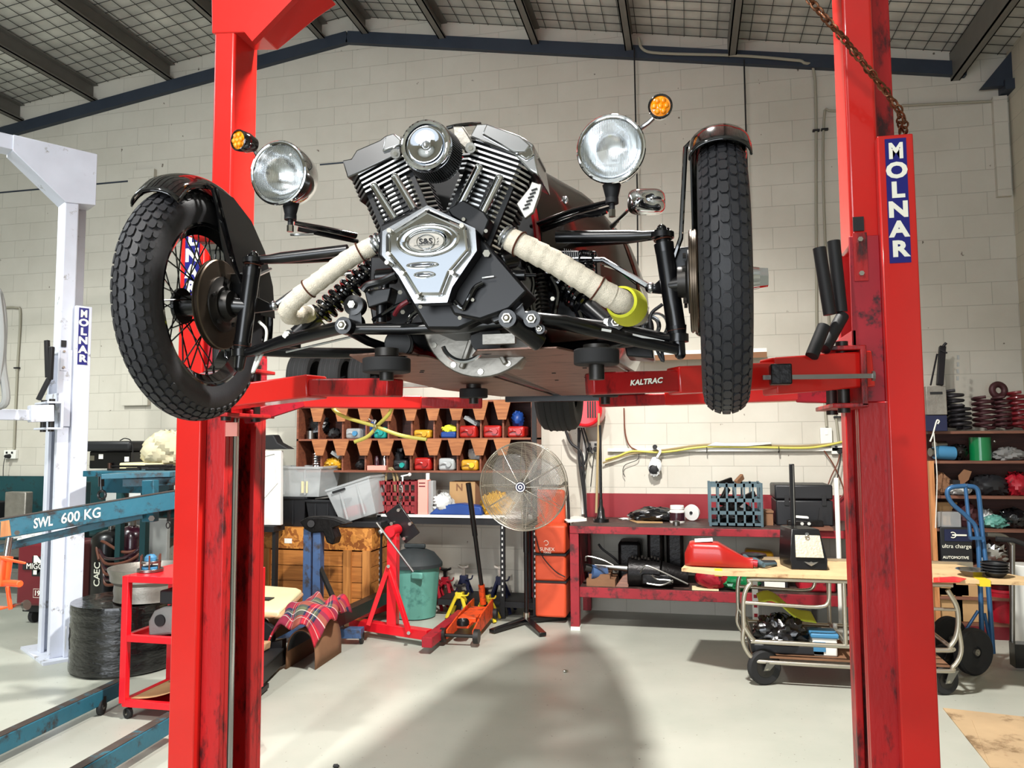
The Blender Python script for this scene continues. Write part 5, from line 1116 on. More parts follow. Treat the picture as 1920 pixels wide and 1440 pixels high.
cs = thing('engine_casting', 'grey engine casting with round bore on the cart middle shelf', 'engine part', W(310, 1180, y0c+.1))
c = W(308, 1160, y0c+.06); zc = zz[1]
MB().prism([(c.x-.09, y0c+.04, zc), (c.x-.095, y0c+.04, zc+.09), (c.x-.06, y0c+.04, zc+.15), (c.x+.0, y0c+.04, zc+.175), (c.x+.16, y0c+.04, zc+.19), (c.x+.16, y0c+.04, zc), (c.x+.05, y0c+.04, zc+.02)], (0, .2, 0)).build('casting', 'concrete_part', cs, bevel=.015)
MB().cyl((c.x-.01, y0c+.03, zc+.1), (c.x-.01, y0c+.045, zc+.1), .034, n=24).build('bore', 'black_matte', cs)
MB().box(c.x-.03, c.x+.16, y0c+.05, y0c+.25, zc+.19, zc+.27).build('side_cover', 'black_plastic', cs, bevel=.01)
cb = thing('cardboard_sheets', 'bent cardboard sheets in the bottom of the red cart', 'cardboard', (x0+.3, y0c+.2, zz[2]))
MB().grid(lambda u, v: V((x0+.03+.55*u, y0c+.02+.36*v, zz[2]+.02+.22*u*u*(1-.2*v))), 10, 6).build('sheet', 'cardboard', cb, solid=.004)
MB().grid(lambda u, v: V((x0+.22+.36*u, y0c+.1+.28*v, zz[2]+.1+.3*u*(1-.2*v))), 10, 6).build('sheet', 'card_dark', cb, solid=.004)
# black box on the left column's cart side
bgb = W(250, 1262, 4.5)
# ================================================================ BACK WALL, CENTRE
# ---- pigeonhole rack
Yr = 7.05; zr = lambda y: W(780, y, Yr).z; xr = lambda px: W(px, 820, Yr).x
rk = thing('pigeonhole_rack', 'dark wooden pigeonhole rack with tapered tabs on the wall, oil jugs inside', 'rack', (xr(778), 7.25, zr(885)))
xa, xb = xr(556), xr(1000); z0, z1, z2 = zr(886), zr(825), zr(752)
for nm, (a, b_) in (('bottom_board', (z0, z0+.018)), ('middle_board', (z1-.002, z1+.016)), ('top_board', (z2-.018, z2))):
    MB().box(xa, xb, Yr, WY-.02, a, b_).build(nm, 'rack_wood', rk)
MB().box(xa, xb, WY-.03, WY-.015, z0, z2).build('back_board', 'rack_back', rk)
for x in (xa, xb-.02): MB().box(x, x+.02, Yr, WY-.02, z0, z2).build('side_board', 'rack_wood', rk)
tops = [595, 640, 684, 726, 770, 812, 856, 900, 942]; bots = [600, 640, 683, 724, 768, 813, 856, 899, 942]
def cell_x(row, i):
    L = (tops if row else bots); e = [556]+L+[990]; return xr(e[i]), xr(e[i+1])
for row, (za, zb, L) in enumerate(((z0+.018, z1-.002, bots), (z1+.016, z2-.018, tops))):
    for px in L:
        x = xr(px); MB().box(x-.008, x+.008, Yr+.03, WY-.03, za, zb).build('divider', 'rack_wood', rk)
        h = zb-za; MB().prism([(x-.085, Yr-.012, zb+.012), (x+.085, Yr-.012, zb+.012), (x+.038, Yr-.012, zb-h*.5), (x-.038, Yr-.012, zb-h*.5)], (0, .014, 0)).build('tapered_tab', 'rack_tab', rk)
zt_ = z1+.017; zb_ = z0+.019
def jug(px, row, m_, w_, h_, lab, cap='black_matte', kind='jug'):
    c = xr(px); z = zt_ if row else zb_; y = Yr+.02
    t = thing('oil_jug', lab, 'jug', (c, y+.12, z), None)
    MB().box(c-w_/2, c+w_/2, y+.005, y+.29, z, z+h_).build('jug_body', m_, t, bevel=.022, seg=3)
    MB().cyl((c+w_*.2, y+.012, z+h_*.5), (c+w_*.2, y-.022, z+h_*.5), .024, n=18).build('cap', cap or m_, t)
    MB().tube(cat([(c+w_*.05, y-.0, z+h_*.55), (c-w_*.15, y-.008, z+h_*.62), (c-w_*.36, y-.0, z+h_*.5)], 5), .011, 8).build('handle', m_, t)
    return t
jug(875, 1, 'red_bottle', .165, .115, 'red jug lying in the upper row, clear sleeve on top of it', 'red_bottle')
jug(921, 1, 'red_bottle', .17, .115, 'plain red jug in the upper row, second from right end', 'red_bottle')
jug(966, 1, 'red_bottle', .16, .105, 'red jug under a blue cloth at right end of upper row', 'red_bottle')
jug(789, 1, 'gold_bottle', .165, .08, 'flat golden jug alone in the upper row', 'gold_bottle')
jug(659, 1, 'clear_plastic', .15, .1, 'milky white jug left of the teal jug in upper row', 'paper_blue')
jug(709, 1, 'teal_bottle', .12, .11, 'teal jug behind the hanging yellow hose', 'teal_bottle')
jug(790, 0, 'red_bottle', .165, .12, 'red jug in the lower row, middle', 'red_bottle')
jug(835, 0, 'grey_bottle', .155, .115, 'silver grey jug in the lower row', 'grey_bottle')
jug(878, 0, 'gold_bottle', .16, .1, 'gold jug in the lower row, clear bag behind', 'yellow')
jug(748, 0, 'black_plastic', .14, .1, 'dark jug with teal cap in lower row', 'teal_bottle')
o = thing('work_gloves', 'bright yellow and blue gloves in the upper row of the rack', 'gloves', (xr(836), Yr+.1, zt_))
MB().box(xr(824), xr(852), Yr+.03, Yr+.2, zt_, zt_+.06).build('blue_glove', 'blue_plastic', o, bevel=.015); MB().blob((xr(838), Yr+.1, zt_+.085), (.075, .07, .04), 18, .3, 3, 4).build('yellow_glove', 'yellow_rag', o)
MB().blob((xr(966), Yr+.12, zt_+.17), (.055, .08, .075), 18, .3, 8, 4).build('blue_cloth', 'blue_plastic', label='blue cloth crumpled on the jug at upper right cell', cat_='cloth')
MB().obox((xr(880), Yr+.1, zt_+.16), (.06, 0, -.035), (0, .06, 0), (.008, 0, .014)).build('clear_sleeve', 'clear_plastic', label='clear sleeve resting on the red jug', cat_='sleeve')
MB().cyl((xr(574), Yr+.1, zt_), (xr(574), Yr+.1, zt_+.08), .045, n=24).build('steel_cup', 'steel', label='small steel cup in the upper left cell of the rack', cat_='cup')
MB().blob((xr(584), Yr+.15, zt_+.13), (.1, .08, .12), 18, .3, 18, 4, floor=zt_).build('dark_bag', 'bag_black', label='dark crumpled bag in the upper left cell', cat_='bag')
MB().blob((xr(617), Yr+.12, zt_+.05), (.06, .08, .05), 16, .35, 12, 4, floor=zt_).build('dark_gloves', 'black_matte', label='dark gloves in the second upper cell', cat_='gloves')
MB().blob((xr(682), Yr+.16, zt_+.1), (.05, .06, .1), 16, .3, 13, 4, floor=zt_).build('blue_bottle', 'blue_plastic', label='dark blue bottle behind the milky jug', cat_='bottle')
rg_ = thing('piston_rings', 'stack of silver rings in lower left cell', 'rings', (xr(586), Yr+.1, zb_))
for k in range(7): MB().torus((xr(586)+.004*(k % 2), Yr+.1, zb_+.012+.024*k), (0, 0, 1), .036, .011, 26, 8).build('ring', 'chrome_soft', rg_)
MB().blob((xr(618), Yr+.1, zb_+.055), (.085, .09, .055), 26, .3, 21, 7, floor=zb_).build('yellow_rope_bag', 'gold_bottle', label='tangle of yellow cord in lower row', cat_='cord')
MB().obox((xr(626), Yr+.08, zb_+.15), (.04, 0, -.025), (0, .05, 0), (.008, 0, .014)).build('clear_tube', 'clear_plastic', label='clear tube leaning over the yellow cord', cat_='tube')
MB().blob((xr(668), Yr+.14, zb_+.05), (.06, .07, .05), 16, .3, 22, 4, floor=zb_).build('dark_rag', 'black_matte', label='dark rag in a lower rack cell', cat_='rag')
MB().box(xr(687), xr(722), Yr+.02, Yr+.22, zb_, zb_+.045).build('pink_carton', 'pink_box', label='flat red and white carton in the lower row', cat_='carton', bevel=.003)
for px, m_, lb in ((701, 'maroon_bottle', 'dark red jar standing on the flat carton'), (716, 'chrome_soft', 'silver jar standing on the flat carton')):
    MB().lathe([(0, 0), (.024, 0), (.024, .065), (.018, .075), (.018, .09), (0, .09)], (xr(px), Yr+.08, zb_+.045), (0, 0, 1), 20, ref=(1, 0, 0)).build('small_jar', m_, label=lb, cat_='jar')
MB().blob((xr(738), Yr+.16, zb_+.10), (.05, .06, .08), 16, .4, 27, 4, floor=zb_).build('black_funnel', 'black_plastic', label='black funnel beside the dark jug', cat_='funnel')
MB().blob((xr(880), Yr+.2, zb_+.13), (.07, .06, .07), 16, .3, 29, 4, floor=zb_+.1).build('clear_bag', 'bag_clear', label='clear bag behind the gold jug', cat_='bag')
# ---- tyres standing on top of the rack
def tyre(px, w_, r, lab):
    c = V((W(px, 700, 7.1).x, 7.17, z2+r+.002)); t = thing('car_tyre', lab, 'tyre', (c.x, c.y, z2), 'tyres standing on the rack'); mb = MB()
    mb.lathe([(r*.62, -w_*.42), (r*.75, -w_*.5), (r*.93, -w_*.47), (r*.985, -w_*.4), (r, -w_*.2), (r, w_*.2), (r*.985, w_*.4), (r*.93, w_*.47), (r*.75, w_*.5), (r*.62, w_*.42)], c, (1, 0, 0), 56).build('carcass', 'rubber_old', t)
    for k in (-.3, -.1, .1, .3): MB().torus(c+V((w_*k, 0, 0)), (1, 0, 0), r+.001, .004, 56, 4).build('tread_rib', 'rubber', t)
tyre(571, .235, .26, 'black tyre standing on the rack, leftmost one')
tyre(628, .225, .255, 'black tyre standing on the rack, second from left')
tyre(683, .22, .25, 'black tyre standing on the rack, behind the front lift pad')
# ---- hanging yellow hose
hy = thing('yellow_hose', 'looped yellow hose hanging from the left lift arm, chain tied round it', 'hose', W(700, 760, 3.3))
Yh = 3.34
MB().tube(cat([W(618, 752, Yh), W(628, 770, Yh), W(650, 783, Yh), W(700, 798, Yh), (W(750, 816, Yh)), W(800, 824, Yh)], 6), .0085, 10).build('hose', 'yellow_hose', hy)
MB().tube(cat([W(738, 752, Yh+.02), W(730, 775, Yh+.02), W(708, 798, Yh+.03), W(690, 818, Yh+.02), W(664, 829, Yh)], 6), .0085, 10).build('hose', 'yellow_hose', hy)
mb = MB(); pth = [W(688+.6*k, 785+.2*k, Yh-.03) for k in range(30)]; chain(mb, pth, .016, .0018, V((0, 0, 0))); chain(mb, [W(703-.05*k, 788+k, Yh-.03) for k in range(24)], .016, .0018, V((0, 0, 0))); mb.build('small_chain', 'bolt', hy)
# ---- shelf (white top, black punched frame)
Ys = 6.95; zs = W(830, 968, Ys).z; xs0, xs1 = W(706, 968, Ys).x, W(1000, 968, Ys).x
sh = thing('storage_shelf', 'white topped shelf on black punched steel uprights', 'shelf', ((xs0+xs1)/2, 7.15, 0))
MB().box(xs0, xs1, Ys, 7.4, zs-.012, zs+.012).build('shelf_top', 'white_plain', sh)
MB().box(xs0, xs1, Ys+.01, Ys+.05, zs-.075, zs-.014).build('front_rail', 'black_matte', sh)
xlow = W(820, 1140, Ys).x
MB().box(xlow, xs1, Ys+.01, Ys+.04, .1, .15).build('lower_rail', 'black_matte', sh)
MB().box(xlow, xs1, Ys+.03, 7.4, .13, .15).build('lower_shelf', 'black_matte', sh)
for px in (710, 942, 1003):
    x = W(px, 1060, Ys).x
    MB().box(x-.02, x+.02, Ys, Ys+.04, 0, zs+(1.05 if px > 1000 else 0)).build('upright', 'black_matte', sh)
    mb = MB(); k = .2
    while k < zs-.1: mb.box(x-.006, x+.006, Ys-.002, Ys+.001, k, k+.022); k += .05
    mb.build('upright_holes', 'white_plain', sh)
zs += .013
cr = thing('red_crate', 'faded red plastic crate full of hose ends and chain', 'crate', W(744, 965, 7.0))
ca, cb_ = W(711, 965, Ys+.02), W(780, 965, Ys+.02); hh_ = W(744, 902, Ys).z-zs
def crate(t, x0, x1, y0, y1, z0, h, m_, cols=6, rows=(0, .3, .62, 1)):
    for (xa_, xb2, ya, yb) in ((x0, x1, y0, y0+.012), (x0, x1, y1-.012, y1), (x0, x0+.012, y0, y1), (x1-.012, x1, y0, y1)):
        mb = MB(); horiz = (xb2-xa_) > .05
        for r_ in rows: mb.box(xa_, xb2, ya, yb, z0+r_*(h-.035), z0+r_*(h-.035)+.03)
        for k in range(cols+1):
            if horiz: q = xa_+(xb2-xa_)*k/cols; mb.box(q-.008, q+.008, ya, yb, z0, z0+h)
            else: q = ya+(yb-ya)*k/cols; mb.box(xa_, xb2, q-.008, q+.008, z0, z0+h)
        mb.build('crate_side', m_, t)
    MB().box(x0, x1, y0, y1, z0, z0+.008).build('crate_floor', m_, t)
crate(cr, ca.x, cb_.x, Ys+.02, Ys+.36, zs, hh_, 'crate_red')
MB().box(ca.x+.01, cb_.x-.01, Ys+.033, Ys+.3, zs+.02, zs+hh_*.38).build('crate_panel', 'crate_red', cr)
hi = thing('hose_ends', 'rubber hose loops sticking out of the red crate', 'hose', W(735, 895, 7.1))
for dx in (0, .035): MB().tube(cat([W(716, 940, 7.1)+V((dx, 0, 0)), W(718, 890, 7.1)+V((dx, 0, 0)), W(728, 878, 7.1)+V((dx, 0, 0)), W(738, 892, 7.1)+V((dx, 0, 0)), W(742, 940, 7.1)+V((dx, 0, 0))], 6), .011, 8).build('hose', 'rope', hi)
hm = thing('tap_fitting', 'white headed tap fitting poking out of the red crate', 'tap', W(765, 895, 7.0)); MB().cyl(W(752, 893, 7.0), W(768, 890, 7.0), .008, n=10).ball(W(768, 890, 7.0), .018, 12).cyl(W(755, 893, 7.0), W(755, 930, 7.0), .008, n=8).build('fitting', 'white_plain', hm)
mb = MB(); chain(mb, [W(751, 900+k, Ys+.005) for k in range(62)], .03, .003, V((0, 0, 0))); mb.build('loose_chain', 'steel', label='steel chain hanging over the front of the red crate', cat_='chain')
xx = lambda px: W(px, 940, Ys).x; zq = lambda y: W(800, y, Ys).z
bt = thing('pink_carton', 'tall pink carton with a clear bottle neck behind it', 'carton', (xx(795), Ys+.1, zs))
MB().box(xx(782), xx(800), Ys+.02, Ys+.12, zs, zq(900)).build('carton', 'pink_box', bt, bevel=.002)
MB().box(xx(800), xx(809), Ys+.04, Ys+.14, zs, zq(902)).build('clear_body', 'clear_plastic', bt, bevel=.006); MB().cyl((xx(796), Ys+.09, zq(900)), (xx(796), Ys+.09, zq(888)), .018, n=16).build('bottle_cap', 'paper', bt)
for y in (906, 912): MB().box(xx(784), xx(796), Ys+.018, Ys+.02, zq(y+1), zq(y-1)).build('print_line', 'maroon', bt)
MB().blob((xx(825), Ys+.1, zs+.085), (.10, .09, .10), 26, .3, 31, 6, floor=zs).build('plastic_bag', 'bag_clear', label='crumpled clear bag on the white shelf', cat_='bag')
bxs = thing('cardboard_box', 'open brown cardboard box behind the blue tray', 'box', (xx(858), Ys+.25, zs))
MB().box(xx(831), xx(880), Ys+.2, Ys+.4, zs+.0, zq(905)).build('box_body', 'cardboard', bxs); MB().prism([(xx(880), Ys+.2, zq(905)), (xx(889), Ys+.3, zq(906)), (xx(889), Ys+.3, zs), (xx(880), Ys+.2, zs)], (0, .01, 0)).build('box_side', 'card_dark', bxs)
text('N', (xx(850), Ys+.197, zq(916)), XR, ZU, .09, 'card_dark', bxs, name='box_print', bold=.002)
MB().prism([(xx(803), Ys+.01, zs), (xx(903), Ys+.01, zs), (xx(900), Ys+.03, zs+.075), (xx(862), Ys+.03, zs+.10), (xx(822), Ys+.03, zs+.085)], (0, .16, 0)).build('blue_cover', 'blue_plastic', label='blue ribbed engine cover lying on the white shelf', cat_='cover', bevel=.012)
MB().blob((xx(925), Ys+.12, zs+.09), (.15, .09, .11), 26, .25, 33, 6, floor=zs).build('yellow_bag', 'gold_bottle', label='yellow bag on the shelf seen through the fan grille', cat_='bag')
# ---- boxes and tubs stacked on the big wooden crate
Yk = 6.75; xk = lambda px: W(px, 1050, Yk).x; zk = lambda y: W(600, y, Yk).z
wc = thing('wooden_crate', 'large wooden crate with chipboard top band and battens', 'crate', (xk(590), 7.0, 0))
kx0, kx1 = xk(476), xk(697); kt = zk(990)
MB().box(kx0, kx1, Yk, 7.4, zk(1030), kt).build('top_band', 'osb', wc)
for k in range(4):
    a = .03+k*(zk(1032)-.03)/4; MB().box(kx0+.01, kx1-.01, Yk+.01, 7.39, a, a+(zk(1032)-.03)/4-.006).build('plank', 'plank', wc)
for px in (500, 652, 688): MB().box(xk(px-7), xk(px+7), Yk-.02, Yk+.01, .02, zk(1030)).build('batten', 'batten', wc)
MB().box(xk(533), xk(547), Yk-.003, Yk, zk(1020), zk(1011)).build('paper_label', 'paper', wc)
ky = kt+.002
def tub(nm, label, x0, x1, y0, y1, z0, z1, m_, tilt=0, taper=.03, lid=None, m2=None):
    t = thing(nm, label, 'tub', ((x0+x1)/2, (y0+y1)/2, z0))
    mb = MB(); b4 = [(x0+taper, y0+taper), (x1-taper, y0+taper), (x1-taper, y1-taper), (x0+taper, y1-taper)]; t4 = [(x0, y0), (x1, y0), (x1, y1), (x0, y1)]
    mb.add([(*p, z0) for p in b4]+[(*p, z1) for p in t4], [(0, 1, 2, 3)]+[(i, (i+1) % 4, 4+(i+1) % 4, 4+i) for i in range(4)])
    mb.build('tub_body', m_, t, solid=.006, smooth=0)
    r = MB()
    for i in range(4): r.beam((*t4[i], z1), (*t4[(i+1) % 4], z1), .03, .02)
    r.build('rim', m2 or m_, t, bevel=.003)
    for k in (.3, .7): MB().box(x0+(x1-x0)*k-.008, x0+(x1-x0)*k+.008, y0-.002, y0+.01, z0+.02, z1-.02).build('rib', m_, t)
    if tilt: t.rotation_euler = (0, tilt, 0)
    return t
tub('storage_tub', 'black storage tub on the left end of the wooden crate', xk(489), xk(566), Yk+.05, 7.3, ky, zk(935), 'black_plastic')
tub('storage_tub', 'black storage tub with scraps inside beside the first black tub', xk(570), xk(628), Yk+.03, 7.25, ky, zk(940), 'black_plastic')
MB().obox((xk(592), Yk+.25, zk(940)+.02), (.09, 0, .01), (0, .1, 0), (0, 0, .006)).build('scrap_board', 'cast_alu', label='grimy board lying across the second black tub', cat_='board')
tt2 = tub('storage_tub', 'clear upright storage tub standing on the black tubs, paper label', xk(498), xk(598), Yk+.02, 7.2, zk(935)+.014, zk(877), 'clear_plastic', taper=.04)
MB().box(xk(560), xk(572), Yk+.03, Yk+.036, zk(925), zk(903)).build('paper_label', 'foam', tt2); MB().box(xk(508), xk(526), Yk, Yk+.02, zk(884), zk(880)).build('clip_handle', 'black_matte', tt2)
t3 = tub('storage_tub', 'clear storage tub tipped on its side with red tool inside', xk(628), xk(712), Yk-.02, 7.1, ky+.09, ky+.42, 'clear_plastic', tilt=R(-17), taper=.045)
MB().box(xk(643), xk(672), Yk+.03, Yk+.25, ky+.12, ky+.22).build('red_tool', 'red_bright', t3, bevel=.02); MB().box(xk(640), xk(664), Yk-.04, Yk-.02, ky+.375, ky+.395).build('clip_handle', 'black_matte', t3)
MB().box(xk(630), xk(710), Yk+.05, 7.2, ky, ky+.06).build('flat_lid', 'black_plastic', label='flat black lid under the tipped clear tub', cat_='lid', bevel=.01)
# ---- white car door
cdr = thing('car_door_panel', 'white pressed car door shell leaning beside the wooden crate', 'car door', (W(500, 1000, 6.9).x, 6.9, 0))
Yd2 = 6.55
xd = lambda px: W(px, 900, Yd2).x; zd = lambda y: W(500, y, Yd2).z
MB().prism([W(*p, Yd2) for p in ((462, 985), (462, 868), (478, 845), (526, 845), (526, 985))], (0, .05, 0)).build('door_shell', 'white_plain', cdr, bevel=.006)
MB().tube([W(*p, Yd2-.006) for p in ((466, 900), (484, 858), (516, 850), (520, 905), (472, 960))], .008, 8, closed=True).build('pressed_recess', 'white_plain', cdr)
MB().box(xd(470), xd(487), Yd2-.012, Yd2, zd(917), zd(911)).build('door_pull', 'white_plain', cdr, bevel=.003)
for q in ((488, 908), (482, 875)): MB().cyl(W(*q, Yd2-.006), W(*q, Yd2), .008, n=10).build('fixing_hole', 'black_matte', cdr)
dst = thing('door_stand', 'low dark stand under the white door shell', 'stand', (xd(495), 6.6, 0)); MB().box(xd(462), xd(520), Yd2-.05, Yd2+.15, zd(990)-.03, zd(986)).box(xd(462), xd(468), Yd2, Yd2+.06, 0, zd(990)-.03).box(xd(512), xd(518), Yd2, Yd2+.06, 0, zd(990)-.03).build('stand', 'black_matte', dst)
zt3 = zd(845)
cap_ = thing('peaked_cover', 'black peaked cap shaped cover on top of the white door', 'cover', W(505, 830, 6.6)); MB().prism([W(*p, Yd2+.0) for p in ((484, 843), (490, 816), (512, 815), (520, 830), (542, 842))], (0, .12, 0)).build('cap_shell', 'black_matte', cap_, bevel=.01)
MB().prism([W(*p, Yd2+.02) for p in ((464, 844), (466, 796), (478, 795), (483, 808), (480, 844))], (0, .09, 0)).build('black_cover', 'black_matte', label='small upright black cover on white door beside the red column', cat_='cover', bevel=.01)
MB().cyl(W(480, 843, Yd2+.03), W(480, 836, Yd2+.03), .045, n=24).build('masking_tape', 'paper', label='white tape roll on the white door top', cat_='tape')
MB().box(W(515, 0, WY).x, W(533, 0, WY).x, WY-.04, WY, W(520, 838, WY).z, W(520, 815, WY).z).build('wall_socket', 'white_plastic', label='pale wall socket behind the black cap', cat_='socket')
# ---- blue vice stand
Yv = 6.3; gs = thing('transmission_stand', 'tall scuffed blue post with greasy clamp head before the wooden crate', 'stand', (W(585, 1150, Yv).x, Yv, 0))
x = W(588, 1050, Yv).x
for dx in (-.045, .045): MB().box(x+dx-.035, x+dx+.035, Yv-.04, Yv+.04, .06, W(588, 990, Yv).z).build('post', 'blue_paint', gs, bevel=.003)
MB().prism([W(*p, Yv-.06) for p in ((561, 978), (575, 970), (600, 969), (625, 972), (651, 982), (622, 990), (628, 1008), (624, 1022), (612, 1018), (605, 998), (585, 1000), (570, 992))], (0, .14, 0)).build('clamp_head', 'oily', gs, bevel=.012)
MB().cyl(W(583, 982, Yv-.09), W(583, 982, Yv-.02), .03, n=18).build('clamp_bore', 'black_matte', gs)
MB().beam(W(598, 1060, Yv), W(636, 1147, Yv-.2), .035, .03).build('brace', 'steel_dark', gs)
pv = G(640, 1205, .07); bv = V((x, Yv, .07))
MB().beam(G(455, 1185, .07), G(680, 1186, .09), .09, .075).build('base_beam', 'blue_paint', gs, bevel=.003)
MB().box(x-.1, x+.1, Yv-.3, Yv+.12, .03, .065).build('base_plate', 'blue_paint', gs)
pq = G(678, 1207, 0); caster(gs, (pq.x, pq.y, .04), .04, ax=(1, .2, 0), fork=.05)
# ---- red engine stand
Ye = 6.05; es = thing('engine_stand', 'bright red engine stand with braced post and black swivel head', 'engine stand', (W(735, 1180, Ye).x, Ye, 0))
xe = W(737, 1100, Ye).x; zt4 = W(737, 1000, Ye).z
MB().box(xe-.04, xe+.04, Ye-.04, Ye+.04, .06, zt4).build('post', 'red_bright', es, bevel=.004)
ha = W(737, 995, Ye); MB().cyl(ha+V((0, -.08, 0)), ha+V((0, .09, .0)), .045, n=24).build('head_tube', 'red_bright', es)
MB().obox(ha+V((.04, .11, .05)), (.09, 0, -.12), (0, .012, 0), (.06, 0, .045)).build('head_plate', 'black_satin', es, bevel=.004)
for d_ in ((.02, .16), (.12, .05), (-.04, .05), (.07, -.07)): MB().cyl(ha+V((d_[0], .06, d_[1])), ha+V((d_[0], .1, d_[1])), .014, n=12).build('head_bolt', 'bolt', es)
MB().cyl(W(706, 980, Ye-.1), W(775, 1072, Ye-.12), .009, n=10).cyl(W(712, 1002-8, Ye-.1), W(716, 1000, Ye-.1), .02, n=12).build('turning_bar', 'steel', es)
pj_ = W(728, 1062, Ye-.05)
for q in ((690, 1172), (768, 1188)): MB().beam(pj_, W(*q, Ye-.12), .03, .035).build('brace', 'red_bright', es, bevel=.002)
MB().cyl(W(728, 1062, Ye-.09), W(728, 1062, Ye-.05), .014, n=8).build('brace_bolt', 'bolt', es); MB().cyl(W(766, 1187, Ye-.2), W(766, 1187, Ye-.13), .014, n=8).build('brace_bolt', 'bolt', es)
for (a, b_, w_) in (((660, 1168), (805, 1190), .08), ((800, 1205), (866, 1152), .08), ((640, 1160), (760, 1125), .08)): MB().beam(G(*a, .09), G(*b_, .09), w_, .075).build('base_leg', 'red_bright' if w_ and a[0] != 800 else 'red_dull', es, bevel=.003)
for q in ((802, 1212), (640, 1190), (868, 1150)):
    p = G(*q, 0); caster(es, (p.x, p.y, .04), .04, 'white_plain', (1, .2, 0), .04)
MB().beam(G(620, 1166, .22), G(770, 1096, .22), .10, .10).build('steel_channel', 'steel_dark', label='rusty dark steel channel lying against the engine stand', cat_='steel bar', bevel=.004)
# ---- green bin
Yb = 6.62; bn = thing('rubbish_bin', 'green ribbed plastic bin with a grey domed lid', 'bin', (W(762, 1160, Yb).x, 6.85, 0))
xb0, xb1 = W(710, 1080, Yb).x, W(806, 1080, Yb).x; rb_ = (xb1-xb0)/2; cxb = (xb0+xb1)/2; zb2 = W(760, 1068, Yb).z; cyb = 6.9
prof = []
n = 56; P_ = []; N_ = 14
mb = MB(); vs2 = []
for k in range(N_+1):
    t = k/N_; r = rb_*(.80+.16*t)
    for i in range(n):
        a = 2*pi*i/n; q = 1+(.014 if (i % 4) < 2 and .08 < t < .9 else 0); vs2.append((cxb+r*q*cos(a), cyb+r*q*sin(a), .01+(zb2-.01)*t))
mb.add(vs2, [(k*n+i, k*n+(i+1) % n, (k+1)*n+(i+1) % n, (k+1)*n+i) for k in range(N_) for i in range(n)]+[tuple(range(n))]); mb.build('bin_body', 'green_bin', bn)
MB().lathe([(rb_*1.02, 0), (rb_*1.06, .0), (rb_*1.06, .03), (rb_*1.0, .05), (rb_*.75, .12), (rb_*.4, .155), (0, .165)], (cxb, cyb, zb2-.01), (0, 0, 1), 48, ref=(1, 0, 0)).build('bin_lid', 'grey_lid', bn)
MB().box(cxb-.1, cxb+.1, cyb-.02, cyb+.02, zb2+.15, zb2+.19).build('lid_handle', 'grey_lid', bn, bevel=.01)
MB().box(cxb+.05, cxb+.16, cyb-rb_*1.03, cyb-rb_*.9, zb2-.09, zb2-.03).build('side_handle', 'green_bin', bn, bevel=.012)
# ---- jack stands
def jackstand(px, py, h, mb_, mp, lab, Y, w_=.12):
    f = W(px, py, Y); x, zb3 = f.x, 0; t = thing('axle_stand', lab, 'axle stand', (x, Y, 0))
    for sx in (-1, 1):
        for sy in (-1, 1): MB().beam((x+sx*w_, Y+sy*w_*.9, .01), (x+sx*.022, Y+sy*.02, h*.68), .028, .02).build('leg', mb_, t, bevel=.002)
    MB().box(x-.035, x+.035, Y-.035, Y+.035, h*.58, h*.76).build('collar', mb_, t, bevel=.004)
    MB().box(x-.016, x+.016, Y-.02, Y+.02, h*.6, h*.97).build('ratchet_post', mp, t)
    MB().prism([(x-.05, Y-.025, h), (x-.055, Y-.025, h*.94), (x, Y-.025, h*.9), (x+.055, Y-.025, h*.94), (x+.05, Y-.025, h), (x+.02, Y-.025, h*.96), (x-.02, Y-.025, h*.96)], (0, .05, 0)).build('saddle', mp, t, bevel=.003)
    MB().tube(cat([(x+.03, Y-.045, h*.68), (x+.085, Y-.05, h*.70), (x+.1, Y-.05, h*.78)], 5), .007, 8).build('release_handle', mb_, t)
    return t
jackstand(815, 1145, .40, 'red_dull', 'red_dull', 'dark red axle stand right beside the green bin', 7.2, .10)
jackstand(835, 1147, .38, 'red_dull', 'oily', 'dark red axle stand, the one nearer the yellow stand', 7.32, .10)
jackstand(870, 1140, .42, 'navy', 'bolt', 'navy axle stand with white capped post behind yellow one', 7.28, .11)
jackstand(938, 1140, .44, 'navy', 'bolt', 'navy axle stand under the shelf right end', 7.2, .12)
jackstand(862, 1150, .30, 'yellow', 'black_satin', 'yellow axle stand left of the orange jack handle', 6.93, .10)
jackstand(912, 1150, .30, 'yellow', 'black_satin', 'yellow axle stand right of the orange jack handle', 6.85, .10)
# ---- orange trolley jack
tj = thing('trolley_jack', 'worn orange trolley jack with a long upright black handle', 'jack', G(880, 1170))
A_, B_ = G(862, 1192, .08), G(906, 1150, .08); dv = (B_-A_).normalized(); sv = V((dv.y, -dv.x, 0))
for s_ in (-1, 1): MB().prism([A_+sv*s_*.1+V((0, 0, -.03)), A_+sv*s_*.1+V((0, 0, .04)), A_+dv*.35+sv*s_*.085+V((0, 0, .10)), B_+sv*s_*.08+V((0, 0, .13)), B_+sv*s_*.08+V((0, 0, -.02))], sv*s_*.012).build('side_plate', 'orange', tj, bevel=.002)
MB().obox(A_.lerp(B_, .55)+V((0, 0, .07)), dv*.22, sv*.075, (0, 0, .02)).build('top_plate', 'orange', tj, bevel=.006)
MB().obox(A_.lerp(B_, .3)+V((0, 0, .05)), dv*.16, sv*.05, (0, 0, .015)).build('lift_arm', 'orange', tj, bevel=.006)
MB().cyl(A_-sv*.13, A_+sv*.13, .014, n=12).build('front_axle', 'steel_dark', tj)
for s_ in (-1, 1): MB().cyl(A_+sv*s_*.115, A_+sv*s_*.155, .055, n=24).build('front_wheel', 'steel_dark', tj)
